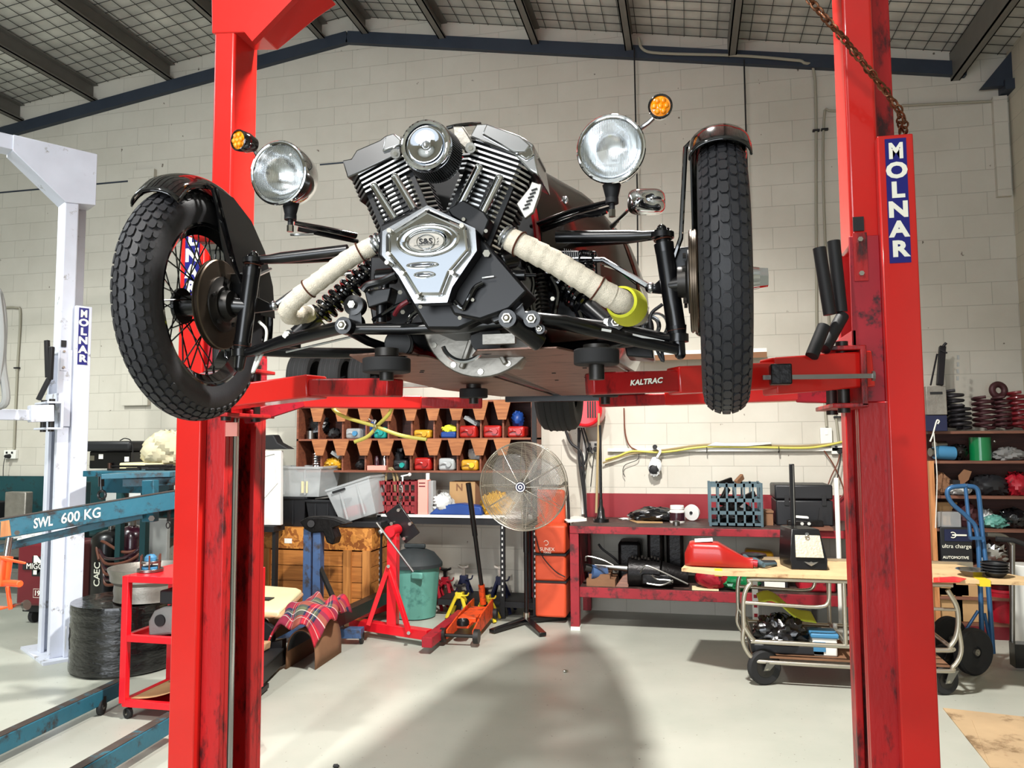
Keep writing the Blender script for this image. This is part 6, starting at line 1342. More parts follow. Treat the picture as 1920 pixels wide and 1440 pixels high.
for s_ in (-1, 1): MB().cyl(B_+sv*s_*.09-dv*.0, B_+sv*s_*.125, .045, n=20).build('rear_wheel', 'black_matte', tj)
MB().lathe([(0, .03), (.03, .03), (.04, .045), (.05, .03), (.05, 0), (0, 0)], A_+dv*.1+V((0, 0, .06)), (0, 0, 1), 20, ref=(1, 0, 0)).build('saddle', 'oily', tj)
hb, ht = B_+V((0, 0, .13)), W(878, 906, 6.55); MB().cyl(hb-V((0, 0, .05)), hb+(ht-hb)*.12, .028, n=16).build('handle_socket', 'orange', tj); MB().cyl(hb, ht, .019, n=14).cyl(hb+(ht-hb)*.55, ht, .0235, n=14).build('handle', 'black_satin', tj)
# ---- pedestal fan
Yf2 = 6.35; fc = W(980, 912, Yf2-.15); fn_ = thing('pedestal_fan', 'large chrome cage pedestal fan with purple hub badge', 'fan', (W(988, 1170, 6.6).x, 6.6, 0))
fx = V((.0, -1, -.02)).normalized(); Rf = 82/F*(fc.y*cy+fc.x*-sy)
g = MB()
for k in range(34):
    r = Rf*(.10+.90*k/33); bulge = .085*(1-(r/Rf)**2); g.torus(fc+fx*bulge, fx, r, .0017, 64, 4)
g.torus(fc, fx, Rf, .005, 64, 6).torus(fc-fx*.09, fx, Rf, .004, 64, 6)
for k in range(26): r = Rf*(.15+.85*k/25); g.torus(fc-fx*(.09+.1*(1-(r/Rf)**2)), fx, r, .0015, 48, 4)
xx_, yy_, _ = basis(fx)
for k in range(12):
    a = 2*pi*k/12; d_ = xx_*cos(a)+yy_*sin(a)
    g.tube([fc+fx*(.085*(1-q*q)-.004)+d_*Rf*q for q in [j/8 for j in range(1, 9)]], .0028, 5); g.tube([fc-fx*(.09+.1*(1-q*q))+d_*Rf*q for q in [j/6 for j in range(1, 7)]], .0028, 5)
    g.cyl(fc+d_*Rf, fc-fx*.09+d_*Rf, .002, n=4)
g.build('wire_cage', 'cage_wire' if 'cage_wire' in MATS else 'tube_steel', fn_, smooth=60)
MB().cyl(fc+fx*.078, fc+fx*.092, .04, n=28).build('hub_badge', 'navy', fn_); bj = MB().torus(fc+fx*.092, fx, .034, .004, 28, 6).torus(fc+fx*.093, fx, .014, .004, 18, 6).build('badge_rings', 'white_plain', fn_)
MB().cyl(fc-fx*.2, fc-fx*.40, .07, .06, n=24).cyl(fc-fx*.05, fc-fx*.2, .035, n=16).build('motor', 'black_plastic', fn_, bevel=.01)
for k in range(3):
    a = R(20+120*k); d_ = xx_*cos(a)+yy_*sin(a); t_ = xx_*-sin(a)+yy_*cos(a)
    def bl(u, v, d_=d_, t_=t_): r = .05+(Rf*.86-.05)*u; w = .05+.13*sin(pi*min(1, u*.9+.1)); return fc-fx*(.05+.035*(v-.5)*2)+d_*r+t_*(v-.5)*2*w
    MB().grid(bl, 8, 6).build('fan_blade', 'clear_blade' if 'clear_blade' in MATS else 'clear_plastic', fn_, solid=.002)
pb_ = G(985, 1166, .03); MB().cyl((pb_.x, pb_.y+.05, .03), (pb_.x, pb_.y+.05, fc.z-.08), .019, n=16).cyl((pb_.x, pb_.y+.05, .62), (pb_.x, pb_.y+.05, fc.z-.08), .024, n=16).build('pole', 'black_satin', fn_)
MB().cyl((pb_.x, pb_.y+.05, fc.z-.1), fc-fx*.3, .022, n=12).build('tilt_neck', 'black_satin', fn_)
MB().cyl((pb_.x, pb_.y+.05, .04), (pb_.x, pb_.y+.05, .1), .03, n=16).build('pole_clamp', 'bolt', fn_)
for q in ((922, 1184), (1018, 1190), (1060, 1158)):
    e = G(*q, .02); MB().beam((pb_.x, pb_.y+.05, .045), (e.x, e.y, .022), .06, .03).build('foot', 'black_satin', fn_, bevel=.004)
# ---- orange bag stack on a trolley
Yo = 6.85; ob_ = thing('orange_tool_bag', 'tall orange vinyl covered tool roll in three sections, white logo', 'tool bag', (W(1030, 1160, Yo).x, Yo+.1, 0))
xo0, xo1 = W(1003, 1080, Yo).x, W(1061, 1080, Yo).x; zo = lambda y: W(1030, y, Yo).z
for k, (a, b_) in enumerate(((1160, 1092), (1090, 1040), (1038, 985))): MB().box(xo0, xo1, Yo, Yo+.265, zo(a)+(.01 if k == 0 else 0), zo(b_)).build('bag_section', 'orange_bag', ob_, bevel=.02, seg=3)
MB().torus((W(1024, 1018, Yo).x, Yo-.004, zo(1018)), (0, 1, 0), .02, .003, 20, 5, a0=.4, a1=5.2).build('logo_ring', 'bag_orange_logo', ob_)
text('SUNEX', (W(1026, 1029, Yo).x, Yo-.004, zo(1030)), XR, ZU, .042, 'bag_orange_logo', ob_, name='logo_lettering'); text('TOOLS', (W(1026, 1036, Yo).x, Yo-.004, zo(1036)), XR, ZU, .022, 'bag_orange_logo', ob_, name='logo_lettering')
for y in (1040, 1091): MB().box(xo0-.003, xo1+.003, Yo-.006, Yo+.262, zo(y)-.008, zo(y)+.008).build('strap', 'black_matte', ob_)
MB().tube(cat([W(1004, 1005, Yo-.02), W(1015, 1040, Yo-.03), W(1040, 1070, Yo-.03), W(1060, 1082, Yo-.02)], 6), .005, 6).build('cord', 'black_matte', ob_)
rt_ = thing('red_hand_truck', 'red padded hand truck frame behind the fan grille', 'hand truck', (W(1020, 940, 7.15).x, 7.2, 0))
xq = lambda px: W(px, 950, 7.15).x; zq2 = lambda y: W(1030, y, 7.15).z
MB().box(xq(1003), xq(1060), 7.12, 7.2, zq2(985), zq2(918)).build('padded_back', 'orange_bag', rt_, bevel=.03, seg=3)
MB().tube(cat([(xq(992), 7.16, .1), (xq(992), 7.16, zq2(925)), (xq(998), 7.16, zq2(914)), (xq(1050), 7.16, zq2(912)), (xq(1064), 7.16, zq2(922)), (xq(1068), 7.16, .1)], 5), .014, 8).build('frame_tube', 'black_matte', rt_)
MB().box(xq(985), xq(997), 7.2, 7.24, .1, zq2(930)).build('red_rail', 'red_dull', rt_)
MB().box(xq(985), xq(1070), 7.13, 7.24, .0, .03).build('toe_plate', 'black_matte', rt_)
# ---- near-left clutter: seat cushion, brown leather, plaid rug over a black wing, black beams
st_ = thing('seat_cushion', 'upturned cream and tan seat cushion beside the red column', 'cushion', G(505, 1165)); 
MB().prism([G(446, 1141, .40), G(523, 1146, .40), G(566, 1106, .44), G(556, 1101, .45), G(492, 1097, .45), G(446, 1118, .43)], (0, 0, -.06)).build('cushion_foam', 'foam', st_, bevel=.015)
MB().prism([G(446, 1149, .375), G(528, 1153, .375), G(569, 1111, .415), G(560, 1104, .43), G(490, 1099, .42), G(446, 1120, .40)], (0, 0, -.035)).build('cushion_cover', 'seat_tan', st_, bevel=.015)
MB().obox(G(497, 1122, .43), (.055, .0, .0), (0, .04, .0), (0, 0, .003)).build('vent_plate', 'steel_dark', st_)
ls = thing('leather_trim', 'crumpled tan and brown trim pieces piled under the seat cushion', 'upholstery', G(480, 1230)); 
MB().prism([G(445, 1208, .12), G(470, 1208, .12), G(484, 1170, .26), G(478, 1152, .34), G(446, 1152, .34)], (0, .06, 0)).build('tan_piece', 'seat_tan', ls, bevel=.01)
MB().prism([G(500, 1158, .36), G(528, 1156, .36), G(540, 1185, .2), G(512, 1200, .15)], (0, .05, 0)).build('brown_piece', 'card_dark', ls, bevel=.01)
MB().prism([G(446, 1228, .16), G(496, 1222, .16), G(498, 1206, .22), G(446, 1206, .22)], (0, .08, 0)).build('tan_piece', 'seat_tan', ls, bevel=.01)
MB().prism([G(470, 1206, .18), G(512, 1204, .18), G(510, 1178, .3), G(482, 1152, .34)], (0, .05, 0)).build('black_piece', 'black_matte', ls, bevel=.01)
p, q = G(452, 1290, .09), G(514, 1232, .09); pbm = thing('black_ramp_beam', 'dark steel beam with stub end pointing into the bay', 'steel beam', (p.x, p.y, 0))
MB().beam(p+(p-q)*.6, q, .12, .11).build('beam', 'steel_dark', pbm, bevel=.005); MB().beam(p+(p-q)*.6+V((0, 0, .06)), q+V((0, 0, .06)), .14, .012).build('beam_flange', 'black_matte', pbm)
MB().prism([q+V((-.04, -.05, -.06)), q+V((.06, 0, -.06)), q+V((.06, 0, .12)), q+V((-.04, -.05, .1))], (.0, .06, 0)).build('end_stop', 'black_satin', pbm)
MB().beam(G(455, 1325, .03), G(500, 1285, .03), .03, .03).build('side_rod', 'steel_dark', pbm)
# wing panel (arched) and rug
wg = thing('arched_panel', 'arched brown panel, black inside, standing on the floor under the plaid rug', 'panel', G(565, 1255))
c0, c1 = G(536, 1255, 0), G(591, 1256, 0); back = V((-.02, .46, 0))
def arch(u, v):
    w = (c1-c0); a = pi*u; hgt = .27
    base = c0+w*.5-w*.5*cos(a); return base+back*v+V((0, 0, hgt*sin(a)**.55))
MB().grid(arch, 24, 6).build('panel_shell', 'card_dark', wg, solid=.008)
MB().grid(lambda u, v: arch(u, v*.98+.01)+V((0, 0, -.010)), 24, 4).build('panel_lining', 'black_matte', wg, solid=.006)
rug = thing('plaid_rug', 'crumpled red and navy plaid rug draped over the arched panel', 'rug', G(565, 1210, .28))
def rugf(u, v):
    p = c0+(c1-c0)*(-.42+1.62*u)+back*(-.22+1.35*v)
    r = .355+.07*sin(v*2.6)+.022*sin(11*u+5*v)+.018*sin(17*v+3*u)+.012*sin(23*u*v)
    e = max(0, abs(u-.5)*2-.55); r -= .55*e*e+ .10*max(0, .25-v)*2
    return V((p.x+.02*sin(9*v+4*u), p.y+.02*sin(8*u), r))
ro = MB().grid(rugf, 44, 36).build('rug_cloth', 'plaid', rug, solid=.012)
uvl = ro.data.uv_layers.new(name='UVMap')
for poly in ro.data.polygons:
    for li in poly.loop_indices:
        vi = ro.data.loops[li].vertex_index; uvl.data[li].uv = ((vi//37)/44+.08*sin(vi*.01), (vi % 37)/36)
# stray bits on the floor
for k, (px, py, m_, lb) in enumerate(((630, 1436, 'black_matte', 'small black rubber scrap on the floor, bottom of the photo'), (1060, 1258, 'bolt', 'tiny shiny nut on the floor below the fan'))):
    c = G(px, py, .008); MB().blob(c, (.018, .012, .008), 12, .3, k, 3).build('floor_scrap', m_, label=lb, cat_='scrap')
# ================================================================ BENCH, TROLLEY AND SHELVES ON THE RIGHT
mat('bench_top', (62, 46, 42), .55, var=.25, dirt=((96, 74, 64), .3, 10))
Yn = 6.66; zn = lambda y: W(1100, y, Yn).z; xn = lambda px: W(px, 985, Yn).x
bh = .872; bx0, bx1 = xn(1068), 1.62
be = thing('workbench', 'long dark red steel workbench against the wall, transmission on its lower shelf', 'workbench', ((bx0+bx1)/2, 7.05, 0))
MB().box(bx0, bx1, Yn, WY-.03, bh-.012, bh).build('worktop', 'bench_top', be)
MB().box(bx0, bx1, Yn-.006, Yn+.03, bh-.065, bh-.004).build('front_rail', 'red_bench', be, bevel=.003)
zl = .355
MB().box(bx0+.06, bx1, Yn+.05, WY-.03, zl-.01, zl).build('lower_shelf', 'bench_top', be)
MB().box(bx0+.06, bx1, Yn+.03, Yn+.07, zl-.085, zl-.002).build('lower_rail', 'red_bench', be, bevel=.003)
for x, y in ((bx0, Yn), (bx1-.08, Yn), (bx0+.02, 7.3), (bx1-.1, 7.3)): MB().box(x, x+.075, y, y+.075, .03, bh-.06).build('leg', 'red_bench', be, bevel=.003)
for x, y in ((bx0, Yn),): MB().box(x, x+.08, y-.005, y+.08, 0, .03).build('foot_plate', 'white_plastic', be)
MB().box(bx0+.06, bx0+.075, Yn+.03, WY-.04, zl, bh-.06).build('end_panel', 'red_bench', be)
# things on the bench
T = lambda px, py: G(px, py, bh)
def blobt(nm, lab, cat_, px, py, r, m_, seed=1, amp=.3, zc=None, fr=4, n=20):
    c = T(px, py); z = bh if zc is None else zc; return MB().blob((c.x, c.y, z+r[2]*.75), r, n, amp, seed, fr, floor=z+.001).build(nm, m_, label=lab, cat_=cat_)
c = T(1080, 975); MB().prism([T(1058, 975), T(1078, 967), T(1100, 971), T(1100, 977), T(1065, 980)], (0, 0, .004)).build('paper_sheet', 'paper', label='white paper sheet overhanging the left corner of the bench', cat_='paper')
MB().prism([T(1100, 963), T(1120, 962), T(1122, 967), T(1103, 968)], (0, 0, .004)).build('paper_sheet', 'paper', label='small folded white paper behind the first sheet', cat_='paper')
MB().prism([T(1180, 976), T(1205, 968), T(1240, 974), T(1243, 981), T(1195, 981)], (0, 0, .003)).build('cardboard_piece', 'cardboard', label='flat piece of brown cardboard under small parts on bench', cat_='cardboard')
pm = thing('bearing_parts', 'small shiny bearing and cup lying on brown cardboard', 'bearing', T(1207, 972))
for px, r, h in ((1208, .045, .05), (1230, .04, .025)):
    c = T(px, 975); MB().lathe([(0, .004), (r, .004), (r, h*.5), (r*.7, h*.6), (r*.7, h), (r*.3, h), (0, h*.9)], c, (0, 0, 1), 24, ref=(1, 0, 0)).build('bearing', 'chrome_soft', pm)
MB().lathe([(0, 0), (.03, 0), (.03, .03), (.02, .04), (0, .04)], T(1268, 985), (0, 0, 1), 20, ref=(1, 0, 0)).build('socket_piece', 'steel', label='short steel socket in front of the white lidded tub', cat_='socket')
tb_ = thing('screw_tub', 'round tub with white lid and dark label on the bench', 'tub', T(1270, 972)); c = T(1270, 980)
MB().lathe([(0, 0), (.062, 0), (.066, .01), (.066, .10), (.055, .115)], c, (0, 0, 1), 36, ref=(1, 0, 0)).build('tub_body', 'paper', tb_)
MB().lathe([(.067, .02), (.067, .09)], c, (0, 0, 1), 36, ref=(1, 0, 0)).build('printed_label', 'maroon_bottle', tb_); MB().lathe([(0, .15), (.056, .15), (.060, .145), (.060, .118), (0, .116)], c, (0, 0, 1), 36, ref=(1, 0, 0)).build('lid', 'paper', tb_)
c = T(1235, 967); MB().blob((c.x, 7.18, bh+.05), (.24, .12, .065), 28, .25, 44, 6, floor=bh+.001).build('black_bag', 'bag_black', label='crumpled black bag lying behind the tub on the bench', cat_='bag')
c = T(1296, 968); c.y = 7.12; mb = MB().cyl((c.x, c.y+.05, bh+.075), (c.x+.01, c.y+.075, bh+.08), .07, n=32); o = thing('white_disc', 'white disc with dark centre standing against the black bag', 'disc', c); mb.build('disc', 'white_plain', o); MB().cyl((c.x-.002, c.y+.045, bh+.075), (c.x, c.y+.06, bh+.076), .014, n=16).build('hub', 'black_matte', o)
blobt('cable_tie_scraps', 'pale cable tie scraps near the left of the bench', 'scraps', 1172, 974, (.05, .04, .008), 'paper', 3, .5)
bc = thing('blue_crate', 'grey-blue milk crate full of dark parts on the bench', 'crate', T(1380, 975))
Yq = 6.78; xq_ = lambda px: W(px, 950, Yq).x; hq = W(1380, 906, Yq).z-bh
crate(bc, xq_(1331), xq_(1429), Yq, Yq+.33, bh+.002, hq, 'crate_blue', 6)
for k, (a, b_) in enumerate((((1345, 910), (1372, 900)), ((1380, 906), (1392, 893)), ((1350, 945), (1365, 915)), ((1385, 940), (1415, 925)))):
    MB().beam(W(*a, Yq+.12), W(*b_, Yq+.2), .03, .05).build('link_arm', 'oily' if k != 1 else 'card_dark', label=['bent dark bracket on top of the blue crate', 'brown angle piece poking out of the blue crate', 'dark rod deep inside the blue crate, left', 'dark rod deep inside the blue crate, right'][k], cat_='bracket', bevel=.006)
MB().blob((xq_(1380), Yq+.16, bh+.09), (.15, .12, .085), 24, .35, 50, 7, floor=bh+.012).build('dark_parts', 'oily', label='jumble of oily dark parts filling the blue crate', cat_='parts', kind='stuff')
MB().box(xn(1434), xn(1457), 6.95, 7.15, bh, bh+.105).box(xn(1433), xn(1458), 6.94, 7.16, bh+.105, bh+.12).build('small_carton', 'card_dark', label='small brown carton with pale top beside the blue crate', cat_='carton')
tb2 = thing('tool_case', 'big dark grey tool case at the right end of the bench', 'case', T(1510, 960)); Yt = 6.95; xt = lambda px: W(px, 940, Yt).x; zt_2 = W(1500, 909, Yt).z
MB().box(xt(1455), xt(1562), Yt, Yt+.4, bh, bh+(zt_2-bh)*.62).build('case_body', 'black_plastic', tb2, bevel=.012); MB().box(xt(1453), xt(1562), Yt-.006, Yt+.4, bh+(zt_2-bh)*.64, zt_2).build('case_lid', 'black_plastic', tb2, bevel=.014)
for px in (1475, 1545): MB().box(xt(px-4), xt(px+4), Yt-.012, Yt, bh+(zt_2-bh)*.5, bh+(zt_2-bh)*.75).build('latch', 'black_matte', tb2)
wd_ = thing('wood_offcuts', 'rough wood offcuts and sockets at the front right of bench', 'offcuts', T(1510, 985))
MB().box(xn(1470), xn(1560), Yn-.05, Yn+.12, bh+.001, bh+.022).build('plank_offcut', 'shelf_wood', wd_); MB().box(xn(1478), xn(1545), Yn+.02, Yn+.1, bh+.022, bh+.07).build('block', 'oily', wd_, bevel=.006)
for px in (1504, 1517): MB().cyl(W(px, 982, Yn-.03), W(px, 982, Yn+.01), .013, n=12).build('socket', 'bolt', wd_)
MB().obox(W(1500, 969, Yn+.05)+V((0, 0, .0)), (.06, 0, -.004), (0, .04, 0), (0, 0, .006)).build('white_tag', 'paper', wd_)
MB().prism([W(1534, 975, Yn+.1), W(1542, 975, Yn+.1), W(1539, 952, Yn+.1), W(1537, 952, Yn+.1)], (0, .02, 0)).build('nozzle', 'black_matte', wd_)
wp = thing('white_pole', 'white pole standing upright at the right end of the bench', 'pole', G(1568, 1150)); a = W(1574, 1078, 6.35); MB().cyl((a.x, 6.35, .02), W(1568, 896, 6.42), .018, n=14).build('pole', 'white_plastic', wp)
# under the bench: transmission, boxes
gb = thing('transmission', 'black oily transmission lying on the bench lower shelf', 'transmission', (xn(1210), 6.9, zl))
S = lambda px, py, Y=6.85: W(px, py, Y)
MB().cyl(S(1178, 1072), S(1240, 1074), .125, .105, n=28).build('bell_end', 'oily', gb, bevel=.01); MB().cyl(S(1240, 1074), S(1290, 1082), .10, .06, n=24).build('tail_housing', 'oily', gb)
MB().box(S(1185, 0).x, S(1240, 0).x, 6.72, 6.95, zl+.03, zl+.12).build('sump', 'oily', gb, bevel=.015); MB().cyl(S(1115, 1060), S(1180, 1066), .018, .03, n=16).build('input_shaft', 'steel', gb)
for pts in ([(1200, 1075), (1208, 1062), (1225, 1065), (1290, 1095)], [(1222, 1078), (1232, 1086), (1255, 1088), (1262, 1092)], [(1213, 1094), (1240, 1097), (1262, 1088)], [(1098, 1052), (1101, 1043), (1130, 1050), (1150, 1060)]): MB().tube(cat([S(x, y, 6.68) for x, y in pts], 5), .007, 6).build('oil_pipe', 'steel', gb)
for k in range(9): c = S(1186+k*6, 1046+(k % 3)*2, 6.8); MB().cyl(c, c+V((0, 0, .02)), .01, n=8).build('casing_bolt', 'steel_dark', gb)
MB().tube(cat([S(1122, 1020, 6.95), S(1130, 1030, 6.95), S(1150, 1045, 6.95), S(1160, 1055, 6.9)], 5), .010, 8).build('shift_lever', 'black_matte', gb)
fl = thing('starter_motor', 'blue and rusty starter motor at left end of the lower shelf', 'motor', S(1118, 1080)); MB().cyl(S(1108, 1072, 6.78), S(1135, 1074, 6.85), .06, n=24).build('motor_body', 'blue_paint', fl); MB().cyl(S(1096, 1064, 6.76), S(1108, 1066, 6.78), .035, n=16).build('motor_nose', 'steel_dark', fl)
MB().box(xn(1096), xn(1150), Yn+.08, Yn+.4, zl+.001, zl+.06).box(xn(1100), xn(1140), Yn+.1, Yn+.36, zl+.06, zl+.10).build('wood_blocks', 'card_dark', label='two stacked wooden blocks under the blue motor', cat_='wood block')
MB().prism([S(1150, 1105, 6.75), S(1178, 1105, 6.75), S(1180, 1075, 6.8), S(1168, 1080, 6.8)], (0, .05, 0)).build('rod_bundle', 'shelf_wood', label='loose sticks leaning beside the transmission', cat_='sticks', bevel=.004)
for k, (a, b_, h, lb) in enumerate(((1150, 1195, .34, 'black engine block shape at the back of lower shelf, left'), (1208, 1240, .44, 'tall black casing at the back of lower shelf, centre'), (1246, 1280, .46, 'tall black casing at the back of lower shelf, right one'))): MB().box(xn(a), xn(b_), 7.05, 7.35, zl, zl+h).build('engine_casing', 'oily', label=lb, cat_='engine part', bevel=.03)
MB().prism([S(1395, 1070, 6.9), S(1455, 1070, 6.9), S(1450, 1035, 7.0), S(1398, 1030, 7.0)], (0, .15, 0)).build('yellow_bag', 'gold_bottle', label='yellow chain bag standing behind the red oil jug', cat_='bag', bevel=.02)
MB().blob((xn(1335), 6.8, zl+.10), (.14, .1, .1), 22, .15, 61, 5, floor=zl+.001).build('red_vessel', 'red_dull', label='dark red rounded vessel on the lower shelf under the board', cat_='vessel')
MB().blob((xn(1385), 6.8, zl+.07), (.16, .1, .07), 22, .2, 62, 5, floor=zl+.001).build('green_bag', 'green_can', label='dark green bag on the lower shelf beside the red vessel', cat_='bag')
MB().box(xn(1295), xn(1345), Yn+.06, Yn+.2, zl+.001, zl+.012).build('pale_board', 'foam', label='pale strip of board on the lower shelf edge', cat_='board')
mbx = thing('parts_box', 'dark box with white label on the lower shelf behind trolley rail', 'box', (xn(1450), 6.85, zl)); MB().box(xn(1425), xn(1478), 6.8, 7.0, zl, zl+.16).build('box_body', 'black_plastic', mbx, bevel=.005); MB().box(xn(1433), xn(1472), 6.795, 6.8, zl+.03, zl+.075).build('label', 'paper', mbx)
MB().box(xn(1500), xn(1570), 6.8, 7.1, zl, zl+.14).build('red_box', 'red_dull', label='faded red box on the lower shelf near the right leg', cat_='box', bevel=.02)
MB().box(1.02, 1.42, 7.0, 7.35, 0, .30).build('grey_bin', 'wall_grey', label='pale grey lidded bin on the floor under the bench', cat_='bin', bevel=.02)
pst = thing('white_prop', 'white spotted floor prop standing behind the trolley', 'prop', G(1417, 1200)); q = W(1417, 1150, 6.2); MB().box(q.x-.02, q.x+.02, 6.2, 6.24, .02, .62).build('prop_post', 'white_plastic', pst)
for k in range(5): MB().box(q.x-.012, q.x+.012, 6.195, 6.2, .2+.07*k, .225+.07*k).build('slot', 'red_dull', pst)
# ---- steel trolley
tr = thing('steel_trolley', 'tubular steel trolley with long ply deck crossing behind the right column', 'trolley', (1.0, 5.7, 0))
yt0, yt1 = 5.42, 6.0
TW = lambda px, py, Y=yt0: W(px, py, Y)
def loopz(Y, s):
    return [TW(px, py, Y) for px, py in s]
za, zb5, zc5 = TW(1500, 1088).z, TW(1500, 1207).z, TW(1500, 1243).z
xl, xr5 = TW(1394, 1140).x, TW(1796, 1170).x
zlo = zc5-.005
for Y in (yt0, yt1):
    r = .0155
    P_ = [(xr5-.02, Y, za), (xl+.14, Y, za), (xl+.05, Y, za-.03), (xl+.005, Y, za-.12), (xl, Y, za-.3), (xl+.01, Y, zb5+.08), (xl+.06, Y, zb5+.01), (xl+.14, Y, zb5), (xr5-.14, Y, zb5), (xr5-.05, Y, zb5+.03), (xr5-.005, Y, zb5+.12), (xr5, Y, za-.14), (xr5-.05, Y, za-.03)]
    MB().tube(cat([V(p) for p in P_], 5), r, 12, closed=False).build('frame_loop', 'tube_steel', tr)
    P2 = [(xl+.005, Y, za-.28), (xl-.008, Y, zlo+.12), (xl+.05, Y, zlo+.02), (xl+.14, Y, zlo), (xr5-.14, Y, zlo), (xr5-.04, Y, zlo+.03), (xr5+.012, Y, zlo+.13), (xr5+.0, Y, za-.25)]
    MB().tube(cat([V(p) for p in P2], 5), r*.9, 12).build('lower_loop', 'tube_steel', tr)
    MB().tube(cat([V((xl+.01, Y, za-.155)), V((xl+.3, Y, za-.165)), V((xl+.47, Y, za-.165)), V((xl+.525, Y, za-.13)), V((xl+.535, Y, za-.01))], 5), r*.8, 12).build('hand_rail', 'tube_steel', tr)
    MB().cyl((xr5-.25, Y, za-.15), (xr5, Y, za-.15), r*.7, n=12).build('hand_rail', 'tube_steel', tr)
    for x in (TW(1582, 1100).x,): MB().cyl((x, Y, za), (x, Y, zb5), r*.9, n=12).build('upright', 'tube_steel', tr)
for x in (xl+.05, TW(1582, 1100).x, xr5-.03):
    MB().cyl((x, yt0, zb5+.01), (x, yt1, zb5+.01), .013, n=10).build('cross_tube', 'tube_steel', tr)
MB().box(xl+.05, xr5-.05, yt0+.02, yt1-.02, zlo+.02, zlo+.032).build('lower_tray', 'card_dark', tr)
zd5 = za+.018
MB().prism([V((-.06, yt0-.02+.12, zd5)), V((.2, yt0-.03, zd5)), V((2.08, yt0-.04, zd5)), V((2.13, yt0+.02, zd5)), V((1.75, yt1+.1, zd5)), V((.02, yt1+.05, zd5))], (0, 0, .022)).build('ply_deck', 'board_deck', tr)
MB().box(.15, 1.9, yt1+.02, yt1+.05, zd5-.02, zd5+.04).build('rear_rail', 'tube_steel', tr)
for px, w in ((1348, .05), (1846, .06)): q = TW(px, 1075, yt0-.04); MB().box(q.x-w/2, q.x+w/2, yt0-.045 if px > 1500 else yt0+.03, yt0+.1, zd5-.014, zd5+.026).build('yellow_tape', 'yellow', tr)
def big_caster(px, py, Y, r):
    q = W(px, py, Y); c = V((q.x, Y, r))
    w = MB().lathe([(r*.5, -.022), (r*.9, -.024), (r, -.012), (r, .012), (r*.9, .024), (r*.5, .022)], c, (.4, -1, 0), 36).build('caster_wheel', 'rubber_old', tr)
    d_ = V((.4, -1, 0)).normalized(); MB().cyl(c-d_*.024, c+d_*.024, r*.55, n=28).build('wheel_disc', 'steel_dark', w)
    for s_ in (-1, 1): MB().prism([c+d_*s_*.032+V((-.02, -.01, -.015)), c+d_*s_*.032+V((.02, .01, -.015)), c+d_*s_*.032+V((.07, .02, zlo-r)), c+d_*s_*.032+V((-.0, -.02, zlo-r))], d_*.004).build('caster_fork', 'steel', tr)
    MB().cyl(c-d_*.04, c+d_*.04, .012, n=10).build('axle_nut', 'bolt', tr)
big_caster(1433, 1262, yt0+.03, .112); big_caster(1433, 1262, yt1, .112); big_caster(1770, 1262, yt0+.05, .09); big_caster(1770, 1262, yt1, .09)
# things on the deck
zk5 = zd5+.022; DK = lambda px, py: G(px, py, zk5)
oj = thing('oil_jug', 'bright red oil jug lying on the trolley deck with paper on it', 'jug', DK(1340, 1060))
cq1 = DK(1340, 1062); jz = zk5
def jugsec(u, v):
    t = u; x = cq1.x-.20+.45*t; w = (.085 if t < .55 else .085-.055*min(1, (t-.55)/.4)); h = (.085 if t < .5 else .085-.05*min(1, (t-.5)/.4)); w *= min(1, .3+t*8) if t < .09 else 1; h *= min(1, .5+t*6) if t < .09 else 1
    a = 2*pi*v; e = .55
    return V((x, cq1.y+.02+w*math.copysign(abs(cos(a))**e, cos(a))-.05*t, jz+h+h*math.copysign(abs(sin(a))**e, sin(a))+.0))
MB().grid(jugsec, 26, 24).build('jug_body', 'red_bottle', oj)
MB().cyl(jugsec(.97, 0)*.5+jugsec(.97, .5)*.5, jugsec(.97, 0)*.5+jugsec(.97, .5)*.5+V((.045, -.005, -.004)), .024, n=18).build('cap', 'red_dull', oj)
MB().obox((cq1.x-.07, cq1.y+.0, jz+.178), (.06, .0, .004), (0, .05, .0), (0, 0, .006)).build('paper_pad', 'paper', label='folded white paper lying on the red oil jug', cat_='paper')
sp_ = thing('speaker_box', 'black wedge box with silver patterned panel and winged badge on the deck', 'box', DK(1512, 1068))
q0, q1 = DK(1484, 1068), DK(1550, 1068); yb5 = q0.y; hS = W(1500, 992, yb5+.05).z-zk5; wS = q1.x-q0.x
front = [V((q0.x, yb5, zk5+.001)), V((q1.x, yb5, zk5+.001)), V((q1.x+.0, yb5-.01, zk5+.07)), V((q1.x-.035, yb5+.06, zk5+hS)), V((q0.x+.015, yb5+.06, zk5+hS)), V((q0.x-.005, yb5-.01, zk5+.07))]
backp = [p+V((-.05, .22, 0)) for p in front]
n6 = 6; MB().add(front+backp, [tuple(range(6)), tuple(range(11, 5, -1))]+[(i, (i+1) % 6, 6+(i+1) % 6, 6+i) for i in range(6)]).build('cabinet', 'black_satin', sp_, bevel=.006)
fx0, fx1 = q0.x+.028, q1.x-.038; u_ = (front[3]-front[2]).normalized(); lo = V((fx0-.0, yb5-.013, zk5+.085)); nn = V((0, -1, 0))
sl_ = (front[4]-front[5]); sl_ = V((0, sl_.y, sl_.z)).normalized(); hP = hS-.115
mat('tread_plate', (176, 170, 152), .5, .3, var=.1, bump=.4, bscale=60)
MB().prism([lo, lo+V((fx1-fx0+.015, 0, 0)), lo+V((fx1-fx0, 0, 0))+sl_*hP, lo+V((.005, 0, 0))+sl_*hP], (0, -.006, 0)).build('patterned_panel', 'tread_plate', sp_, bevel=.001)
